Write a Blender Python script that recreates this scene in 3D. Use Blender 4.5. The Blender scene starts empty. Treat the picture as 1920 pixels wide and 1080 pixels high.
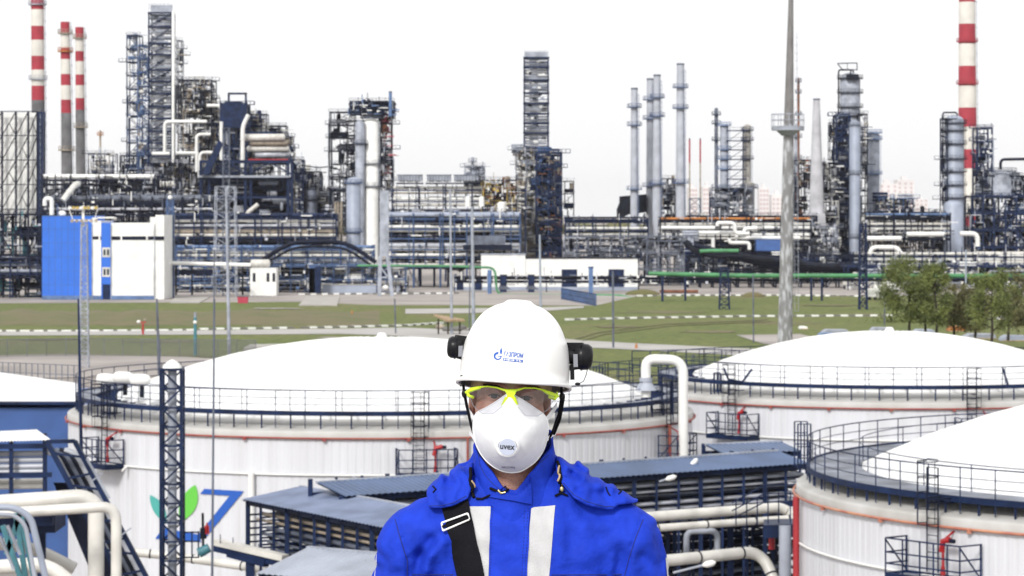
import bpy, bmesh, math, random
import numpy as np
from mathutils import Vector, Matrix
from mathutils.bvhtree import BVHTree
from math import sin, cos, pi, radians, sqrt, atan2

scene = bpy.context.scene
C = scene.collection
F = 5500.0      # focal length in photo pixels (1920 wide)
H = 23.0        # camera height over the tank farm
HZ = 400.0      # horizon row

# ---------------------------------------------------------------- camera
cd = bpy.data.cameras.new('camera'); cam = bpy.data.objects.new('camera', cd); C.objects.link(cam)
cam.location = (0, 0, H); cam.rotation_euler = (pi/2, 0, 0)
cd.sensor_width = 36; cd.lens = 36*F/1920; cd.shift_y = -(540-HZ)/1920
cd.clip_start = 0.1; cd.clip_end = 30000
cd.dof.use_dof = True; cd.dof.focus_distance = 6.07; cd.dof.aperture_fstop = 24
scene.camera = cam
# ---------------------------------------------------------------- light
w = bpy.data.worlds.new('World'); scene.world = w; w.use_nodes = True
nt = w.node_tree; bg = nt.nodes['Background']
sky = nt.nodes.new('ShaderNodeTexSky'); sky.sky_type = 'NISHITA'; sky.sun_disc = False
SUN_EL, SUN_AZ = radians(36), radians(202)      # azimuth clockwise from +Y
sky.sun_elevation = SUN_EL; sky.sun_rotation = SUN_AZ
sky.air_density = 1.0; sky.dust_density = 6.0; sky.ozone_density = 1.0
hsv = nt.nodes.new('ShaderNodeHueSaturation'); hsv.inputs['Saturation'].default_value = 0.18
nt.links.new(sky.outputs[0], hsv.inputs['Color'])
mixw = nt.nodes.new('ShaderNodeMixRGB'); mixw.inputs[0].default_value = 0.75
mixw.inputs[2].default_value = (12.6, 12.6, 12.7, 1)      # even bright overcast layer
nt.links.new(hsv.outputs[0], mixw.inputs[1])
nt.links.new(mixw.outputs[0], bg.inputs[0]); bg.inputs[1].default_value = 0.108
ld = bpy.data.lights.new('sun', 'SUN'); lo = bpy.data.objects.new('sun', ld); C.objects.link(lo)
ld.energy = 2.7; ld.angle = radians(10); ld.color = (1.0, 0.97, 0.92)
sd = Vector((sin(SUN_AZ)*cos(SUN_EL), cos(SUN_AZ)*cos(SUN_EL), sin(SUN_EL)))
lo.rotation_euler = sd.to_track_quat('Z', 'Y').to_euler()
lo.location = (0, 0, 200)
vs = scene.view_settings; vs.view_transform = 'Standard'; vs.look = 'None'; vs.gamma = 1
vs.use_curve_mapping = False; vs.exposure = 0.0

# ---------------------------------------------------------------- helpers
def X(x, Y): return (x-960)/F*Y
def Z(y, Y): return H-(y-HZ)/F*Y
def P(x, y, Y): return Vector((X(x, Y), Y, Z(y, Y)))
def GY(y, z=0): return F*(H-z)/(y-HZ)
def G(x, y, z=0):
    Y = GY(y, z); return Vector((X(x, Y), Y, z))
def V(*a): return Vector(a)

MATS = {}
def mat(name, col, rough=0.6, metal=0.0, var=0.12, scale=0.6, col2=None, streak=1.0, bump=0.0, bscale=None, alpha=None, spec=0.5, lo_=0.35, hi_=0.65, detail=5):
    if spec == 0.5 and max(col) < 0.12: spec = 0.18
    m = bpy.data.materials.new(name); m.use_nodes = True
    n = m.node_tree; b = n.nodes['Principled BSDF']
    b.inputs['Roughness'].default_value = rough; b.inputs['Metallic'].default_value = metal
    b.inputs['Specular IOR Level'].default_value = spec
    tc = n.nodes.new('ShaderNodeTexCoord'); mp = n.nodes.new('ShaderNodeMapping')
    mp.inputs['Scale'].default_value = (1, 1, streak)
    n.links.new(tc.outputs['Object'], mp.inputs['Vector'])
    if var > 0 or col2:
        no = n.nodes.new('ShaderNodeTexNoise'); no.inputs['Scale'].default_value = scale; no.inputs['Detail'].default_value = detail
        n.links.new(mp.outputs[0], no.inputs['Vector'])
        rp = n.nodes.new('ShaderNodeValToRGB'); rp.color_ramp.elements[0].position = lo_; rp.color_ramp.elements[1].position = hi_
        c2 = col2 if col2 else tuple(max(0, c*(1-var*2.2)) for c in col)
        rp.color_ramp.elements[0].color = (*c2, 1); rp.color_ramp.elements[1].color = (*col, 1)
        n.links.new(no.outputs[0], rp.inputs[0]); n.links.new(rp.outputs[0], b.inputs['Base Color'])
    else:
        b.inputs['Base Color'].default_value = (*col, 1)
    if bump > 0:
        nb = n.nodes.new('ShaderNodeTexNoise'); nb.inputs['Scale'].default_value = bscale or scale*6; nb.inputs['Detail'].default_value = 4
        n.links.new(mp.outputs[0], nb.inputs['Vector'])
        bp = n.nodes.new('ShaderNodeBump'); bp.inputs['Strength'].default_value = bump; bp.inputs['Distance'].default_value = 0.01
        n.links.new(nb.outputs[0], bp.inputs['Height']); n.links.new(bp.outputs[0], b.inputs['Normal'])
    MATS[name] = m; return m

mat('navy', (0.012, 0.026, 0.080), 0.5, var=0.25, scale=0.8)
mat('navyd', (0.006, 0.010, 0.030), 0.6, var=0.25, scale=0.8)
mat('blue', (0.020, 0.140, 0.62), 0.55, var=0.05, scale=0.3)
mat('steelblue', (0.10, 0.18, 0.36), 0.45, var=0.15, scale=0.5)
mat('midblue', (0.04, 0.09, 0.22), 0.5, var=0.2, scale=0.5)
mat('paleblue', (0.32, 0.36, 0.45), 0.45, var=0.10, scale=0.25)
mat('stackblue', (0.44, 0.46, 0.52), 0.5, var=0.10, scale=0.3)
mat('white', (0.80, 0.80, 0.78), 0.5, var=0.07, scale=0.4)
mat('stackgrey', (0.50, 0.50, 0.53), 0.8, var=0.14, scale=0.25)
mat('cream', (0.66, 0.645, 0.605), 0.4, var=0.12, scale=0.9)
mat('silver', (0.50, 0.52, 0.58), 0.4, 0.1, var=0.2, scale=0.35)
mat('grey', (0.13, 0.15, 0.20), 0.6, var=0.25, scale=0.4)
mat('ltgrey', (0.37, 0.40, 0.47), 0.55, var=0.2, scale=0.4)
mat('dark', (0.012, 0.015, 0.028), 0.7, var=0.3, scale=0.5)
mat('beige', (0.40, 0.34, 0.27), 0.6, var=0.25, scale=0.4)
mat('rust', (0.20, 0.075, 0.035), 0.8, var=0.3, scale=0.5)
mat('orange', (0.50, 0.18, 0.03), 0.6, var=0.2, scale=0.5)
mat('yellow', (0.50, 0.36, 0.08), 0.6, var=0.1)
mat('red', (0.42, 0.025, 0.035), 0.55, var=0.15, scale=0.3)
mat('redpipe', (0.26, 0.035, 0.035), 0.55, var=0.2, scale=1.2, col2=(0.30, 0.09, 0.06))
mat('orangepipe', (0.50, 0.24, 0.14), 0.55, var=0.2, scale=1.2, col2=(0.35, 0.10, 0.07))
mat('signalred', (0.38, 0.012, 0.015), 0.4, var=0.05)
mat('pinkred', (0.45, 0.04, 0.08), 0.5, var=0.1)
mat('teal', (0.06, 0.22, 0.27), 0.5, var=0.2, scale=0.8)
mat('green', (0.07, 0.26, 0.11), 0.5, var=0.15, scale=0.3)
mat('concrete', (0.42, 0.40, 0.37), 0.85, var=0.15, scale=0.15, streak=0.2)
mat('oldconc', (0.42, 0.43, 0.46), 0.85, scale=1.9, col2=(0.19, 0.19, 0.195), var=0.2, streak=0.3, lo_=0.47, hi_=0.62, detail=8)
mat('mastgrey', (0.20, 0.195, 0.195), 0.85, var=0.15, scale=1.5, streak=0.3)
mat('chimgrey', (0.17, 0.17, 0.18), 0.85, var=0.2, scale=0.2)
mat('chimwhite', (0.66, 0.64, 0.59), 0.8, var=0.08, scale=0.15)
mat('chimred', (0.36, 0.03, 0.05), 0.75, var=0.1, scale=0.2)
mat('clad', (0.30, 0.31, 0.34), 0.5, var=0.3, scale=0.18)
mat('tankwall', (0.61, 0.62, 0.66), 0.5, var=0.07, scale=1.6, streak=0.05, spec=0.3, lo_=0.25, hi_=0.62, col2=(0.54, 0.545, 0.57))
mat('shoulder', (0.49, 0.485, 0.475), 0.6, var=0.1, scale=0.7, col2=(0.38, 0.37, 0.35), lo_=0.30, hi_=0.7)
mat('dome', (0.76, 0.765, 0.775), 0.55, var=0.05, scale=0.5, streak=3, detail=8)
mat('deck', (0.24, 0.26, 0.31), 0.7, var=0.25, scale=0.8)
mat('roofslate', (0.16, 0.20, 0.31), 0.45, var=0.15, scale=0.8)
mat('roofblue', (0.065, 0.11, 0.22), 0.4, var=0.15, scale=0.4)
mat('roofgrey', (0.32, 0.35, 0.42), 0.4, var=0.12, scale=0.6)
mat('wallblue', (0.05, 0.12, 0.34), 0.45, var=0.10, scale=0.5)
mat('glass', (0.03, 0.04, 0.05), 0.15, var=0)
mat('city', (0.76, 0.73, 0.73), 0.8, var=0.1, scale=0.02)  # wall colour lightened to carry most of the haze fade
mat('citywin', (0.60, 0.50, 0.50), 0.8, var=0.1, scale=0.02)  # windows paled the same way, distance haze painted in
mat('logoblue', (0.012, 0.09, 0.42), 0.5, var=0)
mat('logogreen', (0.12, 0.50, 0.06), 0.5, var=0)
mat('logoteal', (0.07, 0.36, 0.33), 0.5, var=0)
mat('bark', (0.055, 0.045, 0.035), 0.9, var=0.3, scale=3)
mat('wood', (0.42, 0.30, 0.18), 0.8, var=0.2, scale=2)
mat('earth', (0.30, 0.265, 0.24), 0.95, var=0.15, scale=0.03, detail=8)
mat('yard', (0.36, 0.325, 0.305), 0.9, var=0.15, scale=0.05, detail=8)
mat('road', (0.40, 0.385, 0.37), 0.9, var=0.08, scale=0.1)
mat('kerbdark', (0.17, 0.165, 0.155), 0.9, var=0.1)
def leafmat(name, c1, c2):
    m = mat(name, c1, 0.7, var=0.2, scale=0.5, col2=c2, lo_=0.4, hi_=0.6)
    return m
leafmat('leaf', (0.15, 0.175, 0.040), (0.08, 0.105, 0.026))
leafmat('leafolive', (0.14, 0.13, 0.045), (0.08, 0.082, 0.03))
# grass with dry patches
def grassmat():
    m = bpy.data.materials.new('grass'); m.use_nodes = True
    n = m.node_tree; b = n.nodes['Principled BSDF']; b.inputs['Roughness'].default_value = 0.95
    tc = n.nodes.new('ShaderNodeTexCoord'); mp = n.nodes.new('ShaderNodeMapping'); mp.inputs['Scale'].default_value = (1, 0.4, 1)
    n.links.new(tc.outputs['Object'], mp.inputs[0])
    a = n.nodes.new('ShaderNodeTexNoise'); a.inputs['Scale'].default_value = 0.035; a.inputs['Detail'].default_value = 8; a.inputs['Roughness'].default_value = 0.65
    c = n.nodes.new('ShaderNodeTexNoise'); c.inputs['Scale'].default_value = 0.6; c.inputs['Detail'].default_value = 6
    n.links.new(mp.outputs[0], a.inputs[0]); n.links.new(mp.outputs[0], c.inputs[0])
    r = n.nodes.new('ShaderNodeValToRGB'); e = r.color_ramp.elements
    e[0].position = 0.38; e[0].color = (0.086, 0.116, 0.014, 1); e[1].position = 0.66; e[1].color = (0.135, 0.13, 0.045, 1)
    x = e.new(0.53); x.color = (0.112, 0.132, 0.022, 1)
    n.links.new(a.outputs[0], r.inputs[0])
    mx = n.nodes.new('ShaderNodeMixRGB'); mx.blend_type = 'MULTIPLY'; mx.inputs[0].default_value = 0.75
    r2 = n.nodes.new('ShaderNodeValToRGB'); r2.color_ramp.elements[0].position = 0.3; r2.color_ramp.elements[1].position = 0.7
    r2.color_ramp.elements[0].color = (0.5, 0.54, 0.45, 1); r2.color_ramp.elements[1].color = (1.25, 1.2, 1.1, 1)
    n.links.new(c.outputs[0], r2.inputs[0]); n.links.new(r.outputs[0], mx.inputs[1]); n.links.new(r2.outputs[0], mx.inputs[2])
    n.links.new(mx.outputs[0], b.inputs['Base Color']); MATS['grass'] = m
grassmat()
mat('drybank', (0.135, 0.115, 0.055), 0.95, var=0.2, scale=0.08, col2=(0.10, 0.108, 0.036), lo_=0.35, hi_=0.6, detail=8)
def lensmat():
    m = bpy.data.materials.new('lens'); m.use_nodes = True; n = m.node_tree
    b = n.nodes['Principled BSDF']
    tr = n.nodes.new('ShaderNodeBsdfTransparent'); tr.inputs[0].default_value = (0.84, 0.84, 0.87, 1)
    gl = n.nodes.new('ShaderNodeBsdfGlossy'); gl.inputs['Roughness'].default_value = 0.08
    mx = n.nodes.new('ShaderNodeMixShader'); mx.inputs[0].default_value = 0.07
    n.links.new(tr.outputs[0], mx.inputs[1]); n.links.new(gl.outputs[0], mx.inputs[2])
    n.links.new(mx.outputs[0], n.nodes['Material Output'].inputs[0]); MATS['lens'] = m
lensmat()
def meshmat(name, col, a, sc=(6, 6)):
    # woven wire mesh: a real see-through weave
    m = bpy.data.materials.new(name); m.use_nodes = True; n = m.node_tree
    b = n.nodes['Principled BSDF']; b.inputs['Base Color'].default_value = (*col, 1); b.inputs['Roughness'].default_value = 0.6
    b.inputs['Alpha'].default_value = a; MATS[name] = m
meshmat('wiremesh', (0.10, 0.105, 0.11), 0.45)
meshmat('netting', (0.13, 0.14, 0.15), 0.55)

def empty(name, loc, label, cat, group=None):
    o = bpy.data.objects.new(name, None); C.objects.link(o); o.location = loc
    o['label'] = label; o['category'] = cat
    if group: o['group'] = group
    return o
def tag(o, label, cat, group=None, kind=None):
    if label: o['label'] = label
    if cat: o['category'] = cat
    if group: o['group'] = group
    if kind: o['kind'] = kind
    return o

class MB:
    def __init__(s, m='navy'): s.v = []; s.f = []; s.mi = []; s.sm = []; s.mats = []; s.m = m
    def _add(s, vs_, fs, m=None, smooth=False):
        m = m or s.m
        if m not in s.mats: s.mats.append(m)
        k = s.mats.index(m); b = len(s.v); s.v += [tuple(v) for v in vs_]
        for f in fs: s.f.append([b+i for i in f]); s.mi.append(k); s.sm.append(smooth)
    def box(s, x0, x1, y0, y1, z0, z1, m=None):
        v = [(x, y, z) for z in (z0, z1) for y in (y0, y1) for x in (x0, x1)]
        s._add(v, [(0, 2, 3, 1), (4, 5, 7, 6), (0, 1, 5, 4), (2, 6, 7, 3), (0, 4, 6, 2), (1, 3, 7, 5)], m)
    def bar(s, p, q, w, h=None, m=None):
        h = h or w; p = Vector(p); q = Vector(q); d = q-p
        if d.length < 1e-6: return
        d.normalize(); up = Vector((0, 0, 1)) if abs(d.z) < 0.95 else Vector((0, 1, 0))
        a = d.cross(up).normalized()*w/2; b = a.cross(d).normalized()*h/2
        v = [c+i*a+j*b for c in (p, q) for (i, j) in ((-1, -1), (1, -1), (1, 1), (-1, 1))]
        s._add(v, [(0, 1, 2, 3), (7, 6, 5, 4), (0, 4, 5, 1), (1, 5, 6, 2), (2, 6, 7, 3), (3, 7, 4, 0)], m)
    def cyl(s, p, q, r, r2=None, n=8, m=None, cap=True):
        r2 = r if r2 is None else r2; p = Vector(p); q = Vector(q); d = (q-p)
        if d.length < 1e-6: return
        d.normalize(); up = Vector((0, 0, 1)) if abs(d.z) < 0.95 else Vector((1, 0, 0))
        a = d.cross(up).normalized(); b = a.cross(d)
        v = [c+(a*cos(t*2*pi/n)+b*sin(t*2*pi/n))*R for c, R in ((p, r), (q, r2)) for t in range(n)]
        s._add(v, [(i, (i+1) % n, n+(i+1) % n, n+i) for i in range(n)], m, True)
        if cap: s._add(v[:n], [tuple(range(n))[::-1]], m); s._add(v[n:], [tuple(range(n))], m)
    def tube(s, pts, r, n=8, m=None, bend=None, k=4, closed=False):
        pts = [Vector(p) for p in pts]
        if bend:
            out = [pts[0]]
            for i in range(1, len(pts)-1):
                a, b, c = pts[i-1], pts[i], pts[i+1]
                l = min(bend, (b-a).length*0.49, (c-b).length*0.49)
                p0 = b+(a-b).normalized()*l; p2 = b+(c-b).normalized()*l
                for j in range(k+1):
                    t = j/k; out.append(p0*(1-t)**2+b*2*t*(1-t)+p2*t*t)
            out.append(pts[-1]); pts = out
        N = len(pts); rings = []; prev = None
        for i, p in enumerate(pts):
            if closed: d = pts[(i+1) % N]-pts[i-1]
            else: d = pts[min(i+1, N-1)]-pts[max(i-1, 0)]
            if d.length < 1e-9: d = Vector((0, 0, 1))
            d.normalize()
            if prev is None:
                up = Vector((0, 0, 1)) if abs(d.z) < 0.9 else Vector((1, 0, 0))
                a = d.cross(up).normalized()
            else:
                a = (prev-d*prev.dot(d)).normalized()
            prev = a; b = d.cross(a)
            rr = r[i] if isinstance(r, (list, tuple)) else r
            rings += [p+(a*cos(t*2*pi/n)+b*sin(t*2*pi/n))*rr for t in range(n)]
        M = N if closed else N-1
        fs = []
        for i in range(M):
            j = (i+1) % N
            for t in range(n): fs.append((i*n+t, i*n+(t+1) % n, j*n+(t+1) % n, j*n+t))
        s._add(rings, fs, m, True)
        if not closed:
            s._add(rings[:n], [tuple(range(n))[::-1]], m); s._add(rings[-n:], [tuple(range(n))], m)
    def ring(s, c, R, r, N=96, n=6, m=None):
        c = Vector(c); s.tube([c+Vector((cos(t*2*pi/N)*R, sin(t*2*pi/N)*R, 0)) for t in range(N)], r, n, m, closed=True)
    def lathe(s, c, prof, n=16, m=None, smooth=True, capt=True):
        c = Vector(c); v = []
        for R, z in prof: v += [c+Vector((cos(t*2*pi/n)*R, sin(t*2*pi/n)*R, z)) for t in range(n)]
        fs = []
        for i in range(len(prof)-1):
            for t in range(n): fs.append((i*n+t, i*n+(t+1) % n, (i+1)*n+(t+1) % n, (i+1)*n+t))
        s._add(v, fs, m, smooth)
        if capt and prof[-1][0] > 0.001: s._add(v[-n:], [tuple(range(n))], m)
    def ell(s, c, rx, ry, rz, n=12, k=8, m=None):
        v = []; c = Vector(c)
        for i in range(1, k):
            a = -pi/2+pi*i/k
            v += [c+Vector((cos(a)*cos(t*2*pi/n)*rx, cos(a)*sin(t*2*pi/n)*ry, sin(a)*rz)) for t in range(n)]
        b = len(v); v += [c-Vector((0, 0, rz)), c+Vector((0, 0, rz))]
        fs = [(i*n+t, i*n+(t+1) % n, (i+1)*n+(t+1) % n, (i+1)*n+t) for i in range(k-2) for t in range(n)]
        fs += [(b, (t+1) % n, t) for t in range(n)]+[(b+1, (k-2)*n+t, (k-2)*n+(t+1) % n) for t in range(n)]
        s._add(v, fs, m, True)
    def vessel(s, c, L, r, axis='x', n=12, m=None):
        # drum with dished ends
        c = Vector(c); d = {'x': Vector((1, 0, 0)), 'y': Vector((0, 1, 0)), 'z': Vector((0, 0, 1))}[axis]
        pr = [(-L/2-r*0.45, 0.05), (-L/2-r*0.35, 0.6), (-L/2, 1), (L/2, 1), (L/2+r*0.35, 0.6), (L/2+r*0.45, 0.05)]
        s.tube([c+d*a for a, b in pr], [b*r for a, b in pr], n, m)
    def poly(s, pts, m=None): s._add(pts, [tuple(range(len(pts)))], m)
    def prism(s, pts, vec, m=None):
        n = len(pts); pts = [Vector(p) for p in pts]; vec = Vector(vec)
        s._add(pts+[p+vec for p in pts], [tuple(range(n))[::-1], tuple(range(n, 2*n))]+[(i, (i+1) % n, n+(i+1) % n, n+i) for i in range(n)], m)
    def build(s, name, parent=None, mats=None, loc=None):
        me = bpy.data.meshes.new(name)
        off = Vector((0, 0, 0))
        if parent is not None: off = WLOC.get(parent.name, Vector((0, 0, 0)))
        if loc is not None: off = Vector(loc)
        v = [(a[0]-off.x, a[1]-off.y, a[2]-off.z) for a in s.v]
        me.from_pydata(v, [], s.f)
        for m in s.mats: me.materials.append(MATS[m])
        me.polygons.foreach_set('material_index', s.mi); me.polygons.foreach_set('use_smooth', s.sm)
        me.update()
        o = bpy.data.objects.new(name, me); C.objects.link(o)
        if parent is not None: o.parent = parent; WLOC[o.name] = off
        elif loc is not None: o.location = loc; WLOC[o.name] = off
        return o
WLOC = {}
def thing(name, loc, label, cat, group=None):
    o = empty(name, loc, label, cat, group); WLOC[o.name] = Vector(loc); return o
def struct(name, mb): o = mb.build(name); o['kind'] = 'structure'; return o
# ================================================================= SETTING
m = MB('earth'); m.poly([(-7000, -60, 0), (7000, -60, 0), (7000, 14000, 0), (-7000, 14000, 0)]); struct('ground', m)
def sheet(name, pix, z, m_, kind='structure'):
    b = MB(m_); b.poly([G(x, y, z) for x, y in pix]); o = b.build(name); o['kind'] = kind; return o
# yard of the plant (concrete and gravel)
sheet('plant_yard', [(-400, 566), (700, 568), (1060, 576), (1200, 572), (1250, 556), (2300, 558), (2300, 440), (-400, 440)], 0.03, 'yard')
# grass
sheet('grass', [(-300, 665), (600, 672), (860, 720), (1500, 720), (2300, 690), (2300, 556), (1200, 554), (1116, 573), (700, 572), (560, 566), (-300, 570)], 0.06, 'grass')
# dry embankment
def bank():
    b = MB('drybank'); n = 60; rows = [(584, 0.08), (590, .9), (600, 1.15), (611, .08)]; v = []
    for i in range(n+1):
        x = -200+i*15.2; amp = min(1, (n-i)/10)*(1+.25*sin(i*1.3)+.2*sin(i*.47))
        for y, z in rows: v.append(G(x, y+1.5*sin(i*.7), 0)+V(0, 0, max(0.07, z*amp)))
    k = len(rows); fs = [(i*k+j, i*k+j+1, (i+1)*k+j+1, (i+1)*k+j) for i in range(n) for j in range(k-1)]
    b._add(v, fs, 'drybank', True); struct('grass_bank', b)
bank()
# beige concrete pad at left, pale track, roads
sheet('concrete_pad', [(-300, 671), (120, 664), (330, 668), (470, 676), (520, 700), (-300, 716)], 0.10, 'yard')
def strip(name, pts, z, m_):
    b = MB(m_)
    t = [G(x, y0, z) for x, y0, y1 in pts]; u = [G(x, y1, z) for x, y0, y1 in pts]
    n = len(pts); b._add(t+u, [(i, n+i, n+i+1, i+1) for i in range(n-1)]); return struct(name, b)
strip('road', [(-300, 622, 629), (0, 622, 629), (420, 619, 627), (640, 616, 626), (760, 614, 630), (850, 618, 642), (940, 624, 648), (1090, 638, 651), (1200, 644, 656), (1330, 650, 663), (1500, 658, 672), (2300, 664, 680)], 0.12, 'road')
strip('side_road', [(760, 579, 588), (880, 578, 587), (1020, 576, 583), (1095, 574, 577)], 0.12, 'road')
sheet('gravel_patch', [(1380, 628), (1500, 626), (1560, 640), (1500, 652), (1430, 644)], 0.13, 'yard')
def kerb(name, pts, n, z, dx, white=0.5, s=0):
    # painted kerb: white and bare blocks in turn
    b = MB('white'); L = [G(x, y, 0) for x, y in pts]
    seg = []; tot = sum((L[i+1]-L[i]).length for i in range(len(L)-1))
    def at(d):
        for i in range(len(L)-1):
            l = (L[i+1]-L[i]).length
            if d <= l or i == len(L)-2: return L[i]+(L[i+1]-L[i])*(d/l)
            d -= l
    random.seed(s)
    for i in range(n):
        a = at(tot*i/n); c = at(tot*(i+white)/n); e = at(tot*(i+1)/n)
        if random.random() > 0.06: b.bar(a+V(0, 0, z/2), c+V(0, 0, z/2), dx, z, 'white')
        b.bar(c+V(0, 0, z/2-.02), e+V(0, 0, z/2-.02), dx*.9, z-.04, 'kerbdark')
    struct(name, b)
kerb('kerb', [(1062, 601), (1180, 598), (1400, 594.5), (1685, 593)], 24, 0.42, 1.2)
kerb('kerb', [(1195, 556), (1300, 555), (1480, 555), (1640, 557)], 24, 0.45, 1.0, s=2)
kerb('kerb', [(375, 619), (520, 617), (640, 615), (760, 612), (835, 607)], 19, 0.42, 1.2, s=3)
kerb('kerb', [(-40, 622), (150, 622), (375, 620)], 16, 0.35, 0.8, .7, s=4)
kerb('kerb', [(560, 553), (700, 552), (860, 551)], 14, 0.45, 0.9, s=5)

# worn patches and wheel ruts in the grass
def patch(cx, cy, rx, ry, m_, seed, z=.09):
    rnd = random.Random(seed); b = MB(m_); pts = []
    for k in range(22): a = k*2*pi/22; f = rnd.uniform(.6, 1.15); pts.append(G(cx+cos(a)*rx*f, cy+sin(a)*ry*f, z))
    b.poly(pts); struct('dirt_patch', b)
for i, q in enumerate(((1590, 634, 60, 4, 'yard'), (1480, 606, 70, 2.2, 'drybank'), (1240, 585, 90, 2.5, 'drybank'), (1330, 622, 55, 2.5, 'drybank'), (640, 633, 50, 1.6, 'yard'), (300, 640, 80, 2, 'drybank'), (90, 636, 70, 1.6, 'drybank'), (1150, 612, 50, 2, 'drybank'), (520, 578, 50, 1.2, 'yard'), (1560, 572, 60, 1.6, 'drybank'), (860, 616, 40, 3, 'earth'))): patch(*q, 60+i, .09+i*.012)
strip('wheel_track', [(1440, 598, 599), (1250, 606, 607), (1120, 622, 623.2), (1080, 634, 635.4)], .24, 'drybank')
strip('wheel_track', [(1446, 601, 602), (1262, 609, 610), (1132, 625, 626.2), (1092, 637, 638.4)], .24, 'drybank')
# distant tree line and city
m = MB('leafolive'); random.seed(5)
for i in range(420):
    x = -900+i*7.5; m.ell((x*1.0, 3300+random.uniform(-60, 60), 4), random.uniform(9, 22), 8, random.uniform(5, 10), 7, 4)
o = m.build('far_treeline'); tag(o, 'dull strip of far-off woodland along the horizon behind the refinery', 'woodland', kind='stuff')
def block(x0, x1, yt, Y, label):
    a, b = X(x0, Y), X(x1, Y); zt = Z(yt, Y); t = thing('apartment_block', ((a+b)/2, Y, 0), label, 'building', 'apartment blocks far behind the refinery')
    w_ = MB('city'); w_.box(a, b, Y, Y+40, 0, zt); w_.box(a+(b-a)*.3, a+(b-a)*.6, Y+5, Y+20, zt, zt+5); w_.build('wall', t)
    g = MB('citywin'); n = max(3, int((b-a)/9))
    for i in range(n):
        xx = a+(b-a)*(i+.5)/n
        for k in range(int(zt/6)): g.box(xx-1.6, xx+1.6, Y-.3, Y-.05, 4+k*6, 7.2+k*6)
    g.build('window', t)
block(1291, 1308, 352, 3900, 'pale apartment block beside the left red tipped flare pipe')
block(1318, 1336, 350, 3800, 'pale apartment block right of the two thin red tipped flare pipes')
block(1388, 1414, 356, 3900, 'low pale apartment block behind the ochre column')
block(1424, 1442, 352, 4000, 'narrow pink block between the ochre column and the concrete mast')
block(1447, 1470, 365, 3900, 'pinkish apartment block just left of the concrete mast')
block(1648, 1684, 344, 4000, 'wide pale apartment block right of the grey column')
block(1682, 1714, 337, 4200, 'tallest pale apartment block right of the grey column')
block(1716, 1740, 375, 4300, 'low faded apartment block at the right end of the far group')

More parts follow.
